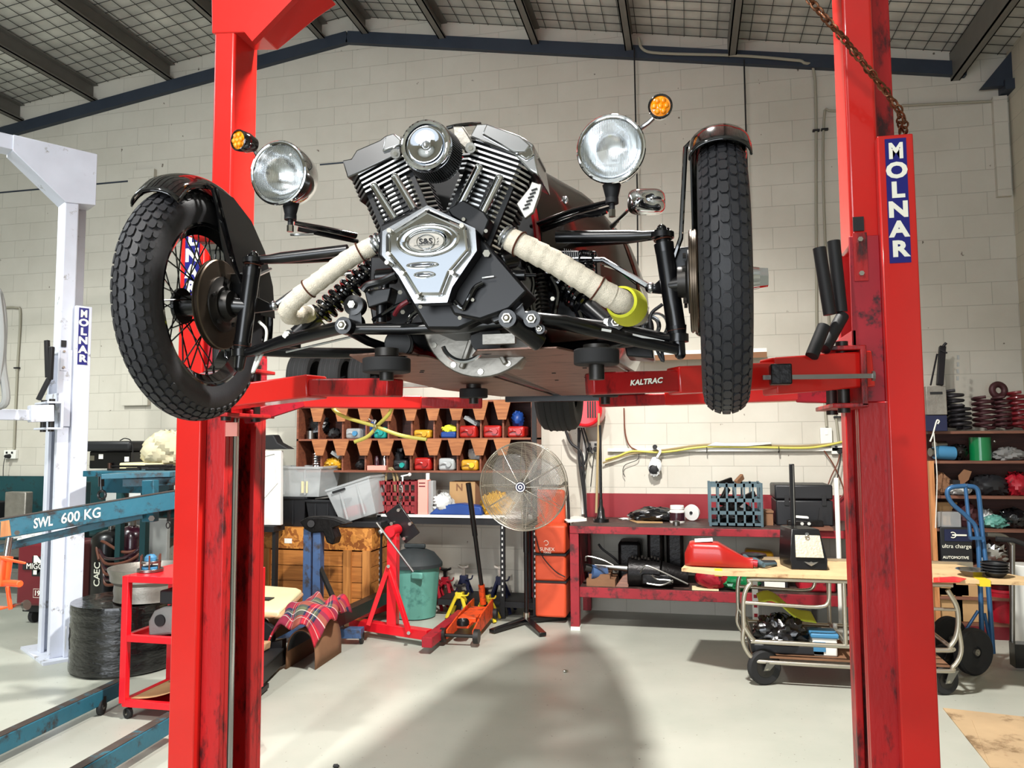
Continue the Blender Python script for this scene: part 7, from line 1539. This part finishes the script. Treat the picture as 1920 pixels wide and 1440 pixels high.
MB().cyl(lo+V(((fx1-fx0)/2, -.006, 0))+sl_*(hP+.008), lo+V(((fx1-fx0)/2, -.02, 0))+sl_*(hP+.008), .012, n=16).torus(lo+V(((fx1-fx0)/2, -.016, 0))+sl_*(hP-.012), (0, 1, 0), .012, .004, 16, 6).build('latch', 'chrome_soft', sp_)
wb_ = V(((q0.x+q1.x)/2+.01, yb5-.011, zk5+.045)); MB().prism([wb_+V((x, 0, z)) for x, z in ((-.045, .012), (-.012, .008), (0, .014), (.012, .008), (.045, .012), (.02, -.006), (0, -.016), (-.02, -.006))], (0, -.003, 0)).build('winged_badge', 'chrome_soft', sp_)
lvr = thing('lever_handle', 'tall black square lever rising behind the wedge box', 'lever', DK(1490, 1040)); c = DK(1490, 1030); c.y = 5.95; c.x = W(1488, 990, 5.95).x-.01; MB().beam((c.x+.01, c.y+.0, zk5), W(1484, 870, c.y), .035, .03, (0, 1, 0)).build('lever', 'black_satin', lvr, bevel=.003)
MB().beam(V((c.x+.013, c.y-.018, zk5+.02)), W(1487, 872, c.y-.018), .004, .003, (0, 1, 0)).build('bright_edge', 'bolt', lvr)
pg = thing('black_wheel_puck', 'round ribbed black knob lying on deck behind the grey tool', 'knob', DK(1413, 1050)); c = DK(1413, 1046); MB().lathe([(0, .0), (.085, 0), (.095, .012), (.09, .03), (.04, .038), (0, .038)], (c.x, c.y, zk5), (0, 0, 1), 32, ref=(1, 0, 0)).build('knob_body', 'black_satin', pg)
gt = thing('grease_gun', 'grey-green pistol shaped air tool lying on the deck', 'air tool', DK(1420, 1064)); a, b_, c2 = DK(1400, 1058), DK(1432, 1066), DK(1455, 1062)
MB().tube([a+V((0, 0, .03)), a.lerp(b_, .5)+V((0, 0, .03)), b_+V((0, 0, .025))], [.018, .03, .016], 12).tube([b_+V((0, 0, .022)), c2+V((0, 0, .018))], [.015, .01], 10).tube([a+V((.01, 0, .03)), DK(1396, 1048)+V((0, 0, .02))], [.02, .016], 10).build('tool_body', 'crate_blue', gt)
MB().box(DK(1428, 0 or 1063).x, DK(1458, 1063).x, c2.y-.01, c2.y+.1, zk5+.001, zk5+.03).build('black_pouch', 'black_matte', label='flat black pouch behind the air tool', cat_='pouch', bevel=.01)
# things on the lower tray
zy = zlo+.033; LT = lambda px, Y=5.65: W(px, 1200, Y).x
MB().blob((LT(1462), 5.62, zy+.10), (.17, .15, .12), 36, .3, 71, 8, floor=zy+.062).build('black_bag', 'bag_black', label='shiny black plastic bag heaped on the lower tray', cat_='bag')
MB().box(LT(1405), LT(1540), 5.5, 5.85, zy-.0, zy+.06).build('black_case', 'black_plastic', label='flat black case under the shiny bag on the lower tray', cat_='case', bevel=.01)
MB().grid(lambda u, v: V((LT(1425)+(LT(1530)-LT(1425))*u, 5.60+.25*v, zy+.30-.13*u*u+.03*sin(7*u)+.02*v)), 14, 6).build('lime_cloth', 'cloth_yellow', label='lime green cloth draped over the black bag', cat_='cloth', solid=.006)
wt = thing('lidded_food_tub', 'small white tub with blue clip lid on the lower tray', 'tub', (LT(1547), 5.55, zy)); xA, xB = LT(1520, 5.5), LT(1573, 5.5); zm = zy+.06
MB().box(xA+.01, xB-.01, 5.5, 5.66, zm-.06, zm+.055).build('tub_body', 'paper', wt, bevel=.01); MB().box(xA, xB, 5.49, 5.67, zm+.055, zm+.085).build('tub_lid', 'paper_blue', wt, bevel=.008)
MB().box(xA+.015, xA+.09, 5.494, 5.5, zm-.03, zm+.03).build('blue_print', 'paper_blue', wt)
MB().cyl((LT(1545), 5.75, zy+.12), (LT(1600), 5.72, zy+.11), .012, n=12).cyl((LT(1570), 5.75, zy+.02), (LT(1572), 5.75, zy+.16), .014, n=12).build('white_fitting', 'white_plastic', label='white pipe fitting lying behind the food tub', cat_='fitting')
# ---- bench-left standing items: pole, hoses, red reel
Yp = 7.0
pl_ = thing('pipe_stand', 'thin dark tube standing on a round base at the left of bench', 'pipe', T(1128, 962)); c = W(1127, 962, Yp); MB().cyl((c.x, Yp, bh), (c.x, Yp, bh+.03), .07, n=24).lathe([(.05, .03), (.035, .05), (.03, .11), (.018, .14), (.015, .2)], (c.x, Yp, bh), (0, 0, 1), 20, ref=(1, 0, 0)).cyl((c.x, Yp, bh+.1), (W(1125, 797, Yp)), .013, n=12).build('tube', 'black_satin', pl_)
MB().cyl(W(1118, 962, Yp-.08), W(1123, 775, Yp+.02), .011, n=10).build('brass_rod', 'rope', label='pale brass rod leaning beside the dark tube on the bench', cat_='rod')
hr = thing('hose_reel', 'bright red slotted hose reel on the wall behind the car tyre', 'hose reel', W(1105, 770, 7.2)); c = W(1100, 770, 7.2)
MB().cyl(c+V((-.0, -.12, 0)), c+V((0, .22, 0)), .155, n=36).build('drum_cover', 'red_bright', hr, bevel=.03, seg=3)
MB().box(c.x-.05, c.x+.05, 7.3, WY, c.z-.1, c.z+.1).build('wall_bracket', 'black_matte', hr)
for k in range(4): MB().box(c.x+.02+.022*k, c.x+.034+.022*k, c.y-.128, c.y-.118, c.z-.07, c.z+.08).build('vent_slot', 'black_matte', hr)
MB().cyl(c+V((-.10, -.124, .0)), c+V((-.10, -.118, .0)), .03, n=20).build('round_sticker', 'paper', hr)
cb6 = thing('air_hoses', 'black hoses hanging from the red reel down behind the bench', 'hose', W(1085, 900, 7.35))
for k, pts in enumerate(([(1058, 800), (1070, 830), (1090, 850), (1095, 900), (1098, 965)], [(1085, 802), (1086, 860), (1094, 920), (1099, 970)], [(1090, 802), (1100, 850), (1092, 875), (1086, 850), (1088, 806)], [(1094, 802), (1108, 845), (1112, 850)])): MB().tube(cat([W(x, y, 7.3) for x, y in pts], 6), .013 if k < 2 else .008, 8).build('hose', 'black_matte', cb6)
MB().box(W(1080, 0, 7.44).x, W(1088, 0, 7.44).x, 7.4, WY, 0.9, W(1085, 800, 7.4).z).build('white_channel', 'white_plastic', label='white cable channel on the wall behind the black hoses', cat_='conduit')
socket(1112, 838, WY, .13, .11, 'double socket with two black plugs right of the hoses', 2)
socket(1573, 842, WY, .14, .09, 'double socket beside the right column at pipe height', 1)
socket(1548, 818, WY, .10, .15, 'single white switch plate above the right socket', 0, False)
# yellow pipes along a tray
yp = thing('yellow_air_pipe', 'pair of yellow pipes strapped along the wall tray', 'pipe', W(1350, 840, WY))
MB().tube(cat([W(x, y, 7.40) for x, y in ((1135, 862), (1160, 855), (1185, 846), (1230, 848), (1260, 846), (1320, 838), (1400, 838), (1500, 840), (1545, 836), (1585, 827))], 6), .010, 8).build('pipe', 'yellow_hose', yp)
MB().tube(cat([W(x, y, 7.41) for x, y in ((1130, 868), (1160, 858), (1190, 850), (1250, 843), (1320, 834), (1400, 834), (1500, 836), (1580, 830))], 6), .009, 8).build('pipe', 'rope', yp)
MB().box(W(1128, 0, WY).x, W(1560, 0, WY).x, WY-.045, WY, W(1350, 846, WY).z, W(1350, 840, WY).z).build('cable_tray', 'white_plastic', yp)
for px in (1325, 1460): MB().torus(W(px, 843, 7.41), (1, 0, 0), .028, .004, 18, 6).build('strap', 'black_matte', yp)
MB().tube(cat([W(1170, 765, 7.43), W(1172, 810, 7.43), W(1180, 835, 7.42), W(1195, 845, 7.4)], 6), .007, 6).build('brown_cable', 'cable_brown', label='brown cable dropping down the wall to the yellow pipes', cat_='cable')
MB().tube(cat([W(1198, 850, 7.42), W(1195, 862, 7.42), (W(1172, 872, 7.42)), W(1168, 885, 7.42), W(1172, 894, 7.42)], 6), .0035, 6).build('wire_hook', 'black_matte', label='thin wire loop hanging below the yellow pipes', cat_='wire')
MB().tube(cat([W(1545, 845, 7.42), W(1562, 870, 7.42), W(1578, 905, 7.42), W(1582, 925, 7.42), W(1574, 935, 7.42)], 6), .006, 6).tube(cat([W(1575, 850, 7.42), W(1570, 870, 7.42), W(1560, 890, 7.42), W(1553, 908, 7.42)], 6), .006, 6).build('crossed_cables', 'cable_brown', label='two brown cables crossing above the dark tool case', cat_='cable')
gbg = thing('hanging_glove_bag', 'clear bag with dark print hanging from a black knob', 'bag', W(1228, 870, 7.38)); MB().cyl(W(1228, 838, 7.36), W(1228, 838, 7.45), .022, n=16).build('knob', 'black_matte', gbg)
MB().blob(W(1228, 875, 7.37), (.06, .02, .085), 20, .18, 9, 3).build('bag', 'bag_clear', gbg); MB().blob(W(1225, 880, 7.355), (.042, .012, .04), 16, .3, 9, 5).build('print', 'black_matte', gbg); MB().tube(cat([W(1232, 840, 7.36), W(1238, 846, 7.36), W(1232, 858, 7.36)], 4), .012, 8).build('knot', 'paper', gbg)
MB().prism([W(1325, 836, 7.38), W(1342, 829, 7.38), W(1360, 831, 7.38), W(1446, 829, 7.38), W(1447, 833, 7.38), W(1400, 837, 7.38)], (0, .04, 0)).build('rolled_film', 'bag_clear', label='strip of rolled silvery film resting on the yellow pipes', cat_='film', bevel=.004)
ws2 = thing('wall_shelf', 'narrow wall shelf with brown front behind the right wheel', 'shelf', W(1320, 670, 7.3)); a, b_ = W(1190, 668, 7.26), W(1438, 668, 7.26)
MB().box(a.x, b_.x, 7.26, WY, a.z-.01, W(1320, 660, 7.26).z+.02).build('shelf_board', 'white_plastic', ws2); MB().box(a.x, b_.x, 7.25, 7.26, a.z-.045, a.z+.005).build('front_strip', 'card_dark', ws2)
# ---- shelving with coil springs
sy0 = 7.0; XS_ = lambda px: W(px, 900, sy0).x; ZS = lambda y: W(1820, y, sy0).z
su = thing('parts_shelving', 'dark wooden shelving beyond the right column, springs along its top', 'shelving', (2.25, 7.2, 0))
sx0, sx1 = XS_(1744), 2.80
lev = [ZS(y) for y in (808, 864, 930, 992, 1060, 1120)]+[.12]
for k, z in enumerate(lev): MB().box(sx0, sx1, sy0, 7.4, z-.022, z).build('shelf_board', 'shelf_wood', su)
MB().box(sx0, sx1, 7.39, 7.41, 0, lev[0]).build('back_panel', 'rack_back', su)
MB().box(sx0-.005, sx0+.03, sy0-.01, 7.4, 0, lev[1]).build('side_post', 'post_wood', su)
MB().box(sx0, sx1, sy0-.004, sy0+.02, 0, .1).build('kick_board', 'maroon', su)
def spring(px, w_px, ytop, m_, turns, lab, Y=7.15):
    x = W(px, 780, Y).x; r = (W(px+w_px/2, 780, Y).x-x)*.84; z0 = lev[0]+.02; z1 = W(px, ytop, Y).z
    MB().helix((x, Y, z0), (x, Y, z1), r, r*.17, turns, 18, 8).build('coil_spring', m_, label=lab, cat_='spring', group=None)
spring(1787, 46, 733, 'spring_dark', 7, 'tall dark coil spring, leftmost on the top shelf')
spring(1800, 44, 760, 'spring_dark', 5, 'short dark coil spring in front beside the leftmost one', 7.07)
spring(1844, 44, 745, 'spring_maroon', 6, 'dull maroon coil spring in the middle of the top shelf')
spring(1879, 40, 745, 'spring_maroon', 7, 'maroon coil spring under the brown ring')
spring(1910, 46, 736, 'spring_red', 7, 'glossy dark red coil spring at the right end of top shelf')
MB().torus(W(1872, 732, 7.15), (.2, -1, .1), .05, .026, 24, 12).build('rubber_ring', 'spring_maroon', label='dull brown ring perched on top of the springs', cat_='ring')
jp = thing('jack_post', 'dark slotted jack post leaning on the wall beside right column', 'jack', W(1762, 700, 7.2))
MB().beam(W(1762, 722, 7.2), W(1767, 650, 7.3), .05, .04, (0, 1, 0)).build('slotted_post', 'spring_dark', jp, bevel=.003); MB().beam(W(1745, 722, 7.18), W(1757, 664, 7.3), .012, .012, (0, 1, 0)).build('thin_rod', 'spring_dark', jp); MB().cyl(W(1768, 650, 7.28), W(1774, 643, 7.28), .012, n=8).beam(W(1762, 656, 7.26), W(1776, 662, 7.26), .01, .012).build('hook_tip', 'spring_dark', jp)
for k in range(4): MB().box(W(1762+k*.9, 0, 7.17).x-.008, W(1762+k*.9, 0, 7.17).x+.008, 7.165, 7.175, W(1762, 714-k*13, 7.17).z, W(1762, 706-k*13, 7.17).z).build('slot', 'wall_grey', jp)
mg2 = thing('metal_box', 'grey steel box with handle hole next to the dark springs', 'box', W(1756, 750, 6.95)); a, b_ = W(1738, 778, 6.92), W(1774, 724, 6.92); MB().box(a.x, b_.x, 6.92, 7.1, a.z, b_.z).build('box_body', 'cast_alu', mg2, bevel=.004); MB().box(a.x+.03, b_.x-.03, 6.915, 6.922, b_.z-.065, b_.z-.045).build('handle_hole', 'black_matte', mg2)
MB().box(a.x-.02, b_.x+.0, 6.93, 7.1, lev[0], a.z-.002).build('dark_box', 'navy', label='dark blue box with white label under the grey steel box', cat_='box', bevel=.004)
gcn = thing('green_tin', 'bright green tin with wire handle on the second shelf', 'tin', W(1848, 860, 7.05)); x0_, x1_ = W(1828, 850, 7.0).x, W(1869, 850, 7.0).x; cxg = (x0_+x1_)/2
MB().lathe([(0, 0), ((x1_-x0_)/2, 0), ((x1_-x0_)/2, ZS(820)-lev[1]), ((x1_-x0_)/2*.95, ZS(820)-lev[1]), ((x1_-x0_)/2*.9, .02)], (cxg, 7.12, lev[1]), (0, 0, 1), 40, ref=(1, 0, 0)).build('tin_body', 'green_can', gcn)
MB().ball((x1_+.005, 7.05, ZS(828)), .012, 10).build('handle_lug', 'steel', gcn)
bjk = thing('bottle_jack', 'blue bottle jack lying on its side on the second shelf', 'bottle jack', W(1770, 850, 7.05)); MB().cyl(W(1752, 848, 7.05), W(1788, 850, 7.08), .055, n=24).build('jack_body', 'paper_blue', bjk); MB().cyl(W(1744, 848, 7.04), W(1752, 848, 7.05), .035, n=18).cyl(W(1752, 834, 7.05), W(1772, 833, 7.1), .028, n=16).build('jack_fittings', 'steel', bjk)
Z = lambda k: lev[k]
def onshelf(nm, lab, cat_, px, k, w, h, m_, kind='box', seed=0, Y=7.03, d=.2):
    x = W(px, 900, Y).x; z = Z(k)+.001
    if kind == 'box': return MB().box(x-w/2, x+w/2, Y, Y+d, z, z+h).build(nm, m_, label=lab, cat_=cat_, bevel=.006)
    return MB().blob((x, Y+d*.5, z+h*.45), (w/2, d*.45, h*.55), 24, .3, seed, 5, floor=z).build(nm, m_, label=lab, cat_=cat_)
onshelf('small_motor', 'small dark motor between blue jack and green tin', 'motor', 1806, 1, .13, .13, 'oily', 'blob', 3)
onshelf('rusty_casting', 'flat rusty casting right of the green tin', 'casting', 1902, 1, .24, .10, 'concrete_part', 'blob', 5)
onshelf('dark_sack', 'dark rounded sack on the third shelf beside the post', 'sack', 1770, 2, .16, .17, 'card_dark', 'blob', 7)
onshelf('crumpled_bag', 'clear crumpled bag on the third shelf with a brown flap', 'bag', 1800, 2, .2, .10, 'bag_clear', 'blob', 8)
MB().prism([W(1800, 912, 7.05), W(1816, 900, 7.05), W(1822, 884, 7.05), W(1808, 880, 7.05), W(1797, 892, 7.05)], (0, .01, 0)).build('brown_flap', 'card_dark', label='open brown carton flap behind the clear bag', cat_='carton')
onshelf('black_moulding', 'black plastic moulding on the third shelf', 'moulding', 1862, 2, .28, .16, 'black_plastic', 'blob', 9)
onshelf('red_parts', 'dull red parts at right end of the third shelf', 'parts', 1915, 2, .16, .17, 'red_dull', 'blob', 10)
onshelf('clear_box', 'clear plastic box on the fourth shelf by the wooden post', 'box', 1771, 3, .22, .13, 'clear_plastic'); onshelf('brown_carton', 'brown carton behind the clear plastic box', 'carton', 1770, 3, .19, .20, 'cardboard', Y=7.16)
onshelf('brake_shoes', 'stack of rusty curved brake shoes on the fourth shelf', 'brake shoes', 1815, 3, .2, .2, 'spring_maroon', 'blob', 12); onshelf('green_cord_bag', 'clear bag of green cord on the fourth shelf', 'bag', 1868, 3, .2, .10, 'green_bin', 'blob', 13); onshelf('clear_wrapping', 'clear wrapping left of the green cord bag', 'bag', 1850, 3, .12, .14, 'bag_clear', 'blob', 14, Y=7.1)
onshelf('black_bag', 'black bag at the right end of the fourth shelf', 'bag', 1905, 3, .22, .15, 'bag_black', 'blob', 15)
bat = thing('battery_pack', 'black printed carton with white lettering on fifth shelf', 'carton', W(1790, 1060, 7.0)); xA, xB = W(1763, 1020, 7.0).x, W(1822, 1020, 7.0).x
MB().box(xA, xB, 6.99, 7.25, Z(4), Z(4)+.30).build('carton', 'black_plastic', bat, bevel=.005); MB().box(xA+.03, xB+.0, 6.985, 6.99, Z(4)+.19, Z(4)+.285).build('blue_panel', 'navy', bat)
zA = Z(4)+.24; MB().torus((xA+.09, 6.98, zA), (0, 1, 0), .022, .004, 18, 5, a0=.9, a1=5.4).box(xA+.085, xB-.04, 6.978, 6.983, zA-.006, zA+.006).build('arrow_print', 'letter_white', bat)
text('ultra charge', ((xA+xB)/2, 6.984, Z(4)+.15), XR, ZU, .045, 'letter_white', bat, name='print_lettering'); text('AUTOMOTIVE', ((xA+xB)/2-.01, 6.984, Z(4)+.06), XR, ZU, .03, 'letter_white', bat, name='print_lettering', bold=.0005)
onshelf('steel_pulley', 'bright steel pulley housing on the fifth shelf', 'pulley', 1860, 4, .22, .17, 'chrome_soft', 'blob', 16)
for px, k, w, h, lb in ((1765, 5, .16, .11, 'brown carton on sixth shelf at the post'), (1790, 5, .14, .13, 'second brown carton on the sixth shelf'), (1770, 6, .2, .27, 'large tan carton on the bottom shelf, left'), (1810, 6, .24, .30, 'large tan carton on the bottom shelf, right of the first')): onshelf('brown_carton', lb, 'carton', px, k, w, h, 'cardboard')
gbk = thing('red_bucket', 'dark red bucket on the bottom shelf behind the hand truck', 'bucket', W(1880, 1150, 7.0)); MB().lathe([(0, 0), (.10, 0), (.13, .24), (.135, .24), (.135, .26), (.12, .26)], (W(1884, 1100, 7.08).x, 7.14, Z(6)+.001), (0, 0, 1), 32, ref=(1, 0, 0)).build('bucket_body', 'red_dull', gbk)
MB().cyl((W(1915, 1100, 6.85).x+.03, 6.85, 0), (W(1915, 1100, 6.85).x+.03, 6.85, .62), .11, n=28).build('white_drum', 'white_plastic', label='tall white drum at the far right edge', cat_='drum', bevel=.008)
hcd = thing('coat_hook_cable', 'white cable and hook hanging on the shelving side post', 'cable', W(1748, 830, 6.9)); MB().tube(cat([W(x, y, 6.93) for x, y in ((1758, 795), (1761, 790), (1757, 788), (1753, 800), (1749, 815), (1744, 828))], 6), .006, 8).tube(cat([W(x, y, 6.93) for x, y in ((1751, 812), (1754, 850), (1757, 900), (1754, 990))], 6), .004, 6).build('cable', 'white_plastic', hcd)
for q in ((1746, 905), ): MB().box(W(q[0]-3, 0, 6.9).x, W(q[0]+10, 0, 6.9).x, 6.88, 6.96, W(1750, 908, 6.9).z, W(1750, 900, 6.9).z).build('black_clamp', 'black_matte', hcd)
# ---- blue hand truck
htk = thing('hand_truck', 'blue tubular hand truck with big black wheels beside the trolley', 'hand truck', G(1835, 1275))
Yh1 = 6.15
def HT(px, py, Y=None): return W(px, py, Yh1 if Y is None else Y)
MB().tube(cat([HT(1842, 1225), HT(1838, 1100), HT(1832, 1000, 6.2), HT(1816, 972, 6.2), HT(1786, 945, 6.2), HT(1776, 925, 6.2), HT(1784, 914, 6.2), HT(1810, 911, 6.2)], 6), .0165, 12).build('left_tube', 'blue_truck', htk)
MB().tube(cat([HT(1862, 1225), HT(1853, 1100), HT(1842, 1000, 6.22), HT(1836, 935, 6.22), HT(1830, 915, 6.22), HT(1812, 911, 6.22)], 6), .0165, 12).build('right_tube', 'blue_truck', htk)
MB().tube([HT(1810, 911, 6.2), HT(1816, 972, 6.21), HT(1820, 1010, 6.2)], .013, 10).build('centre_tube', 'blue_truck', htk)
MB().beam(HT(1818, 1009), HT(1844, 1009), .03, .02).build('cross_plate', 'blue_truck', htk); MB().tube([HT(1834, 1145), HT(1815, 1175), HT(1800, 1200)], .011, 8).tube([HT(1846, 1150), HT(1856, 1200)], .011, 8).build('axle_brace', 'blue_truck', htk)
def bw(px, py, Y, r):
    c = W(px, py, Y); c.z = r; a = V((.72, -.0, 0)).normalized(); a = V((.5, -.85, 0)).normalized()
    w = MB().lathe([(r*.25, -.028), (r*.8, -.026), (r*.92, -.03), (r, -.018), (r, .018), (r*.92, .03), (r*.8, .026), (r*.25, .028)], c, a, 44).cyl(c-a*.02, c+a*.02, r*.8, n=36).build('wheel', 'rubber_old', htk); MB().cyl(c-a*.036, c+a*.036, .022, n=16).build('wheel_hub', 'cast_alu', w); MB().cyl(c-a*.04, c+a*.04, .008, n=10).build('axle_end', 'bolt', w)
bw(1826, 1243, 5.95, .155); bw(1780, 1230, 6.3, .155)
MB().box(HT(1835, 0).x, HT(1870, 0).x, 6.1, 6.2, .02, .18).build('toe_plate', 'black_satin', htk)
# second black trolley at the very edge
t9 = thing('platform_cart', 'dark cart at far right with grey upright handle tube', 'cart', G(1905, 1260)); Yz = 6.2
MB().tube(cat([W(1898, 1230, Yz), W(1898, 1040, Yz), W(1896, 1020, Yz), (W(1880, 1005, Yz)), W(1850, 1002, Yz)], 6), .017, 12).build('handle_tube', 'steel', t9); MB().tube([W(1868, 1010, Yz-.1), W(1900, 1013, Yz-.1), W(1925, 1022, Yz-.1)], .018, 10).build('grip', 'black_matte', t9)
MB().box(W(1885, 0, Yz).x, 2.75, Yz-.4, Yz+.1, .10, .14).build('platform', 'black_matte', t9, bevel=.004); MB().box(W(1912, 0, 5.6).x, W(1912, 0, 5.6).x+.05, 5.75, 5.8, .0, .14).build('foot', 'black_matte', t9); MB().box(2.3, 2.36, 6.2, 6.26, 0, .1).build('foot', 'black_matte', t9)
# bowls, cup stack and red rag on the deck at right
bw_ = thing('steel_bowl', 'shallow steel dish on the right end of the trolley deck', 'dish', DK(1822, 1082)); c = DK(1825, 1080); MB().lathe([(0, .002), (.05, .002), (.085, .035), (.1, .04), (.097, .043), (.08, .036), (.045, .008), (0, .008)], c, (0, 0, 1), 40, ref=(1, 0, 0)).build('dish_body', 'chrome_soft', bw_)
cps = DK(1866, 1082)
for k in range(4): MB().lathe([(.045, .0), (.07, .028), (.078, .028), (.078, .036), (.068, .036)], cps+V((0, 0, .002+.018*k)), (0, 0, 1), 32, ref=(1, 0, 0)).build('black_pot', 'black_plastic', label=['black plastic pot, bottom of the nested stack', 'black plastic pot, second from bottom of the nested stack', 'black plastic pot, third from bottom of the nested stack', 'black plastic pot, top of the nested stack'][k], cat_='pot', group='nested black pots on the deck')
MB().prism([DK(1750, 1092), DK(1800, 1092), DK(1812, 1086), DK(1790, 1082), DK(1750, 1084)], (0, 0, .004)).build('red_sheet', 'red_bright', label='bright red folded sheet on the deck right of the column', cat_='sheet')
# floor mat of ply at right
MB().prism([G(1768, 1329), G(1960, 1350), G(1990, 1480), G(1880, 1470)], (0, 0, .006)).build('cardboard_mat', 'ply_mat', label='worn tan cardboard sheet on the floor at bottom right', cat_='mat')
MB().prism([G(1822, 1352), G(1858, 1354), G(1900, 1450), G(1860, 1450)], (0, 0, .009)).build('cardboard_strip', 'ply_mat', label='narrow cardboard strip lying on the tan floor sheet', cat_='mat')
# ================================================================ GROUPS OF REPEATS
GR = dict(oil_jug='oil jugs around the rack and deck', storage_tub='storage tubs on the wooden crate', axle_stand='axle stands under the white shelf',
          coil_spring='coil springs on the top shelf', gas_cylinder='gas cylinders behind the white lift', power_socket='power sockets on the wall',
          electrical_conduit='conduits on the back wall', small_jar='jars on the flat carton', brown_carton='brown cartons in the shelving',
          engine_casing='black casings at the back of the lower shelf', link_arm='dark parts in the blue crate', paper_sheet='paper sheets on the bench', pull_line='dark cords down the wall',
          lift_column='columns of the car lifts')
for o in list(scene.objects):
    if o.parent is None and 'label' in o and 'group' not in o:
        g = GR.get(o.name.split('.')[0])
        if g: o['group'] = g
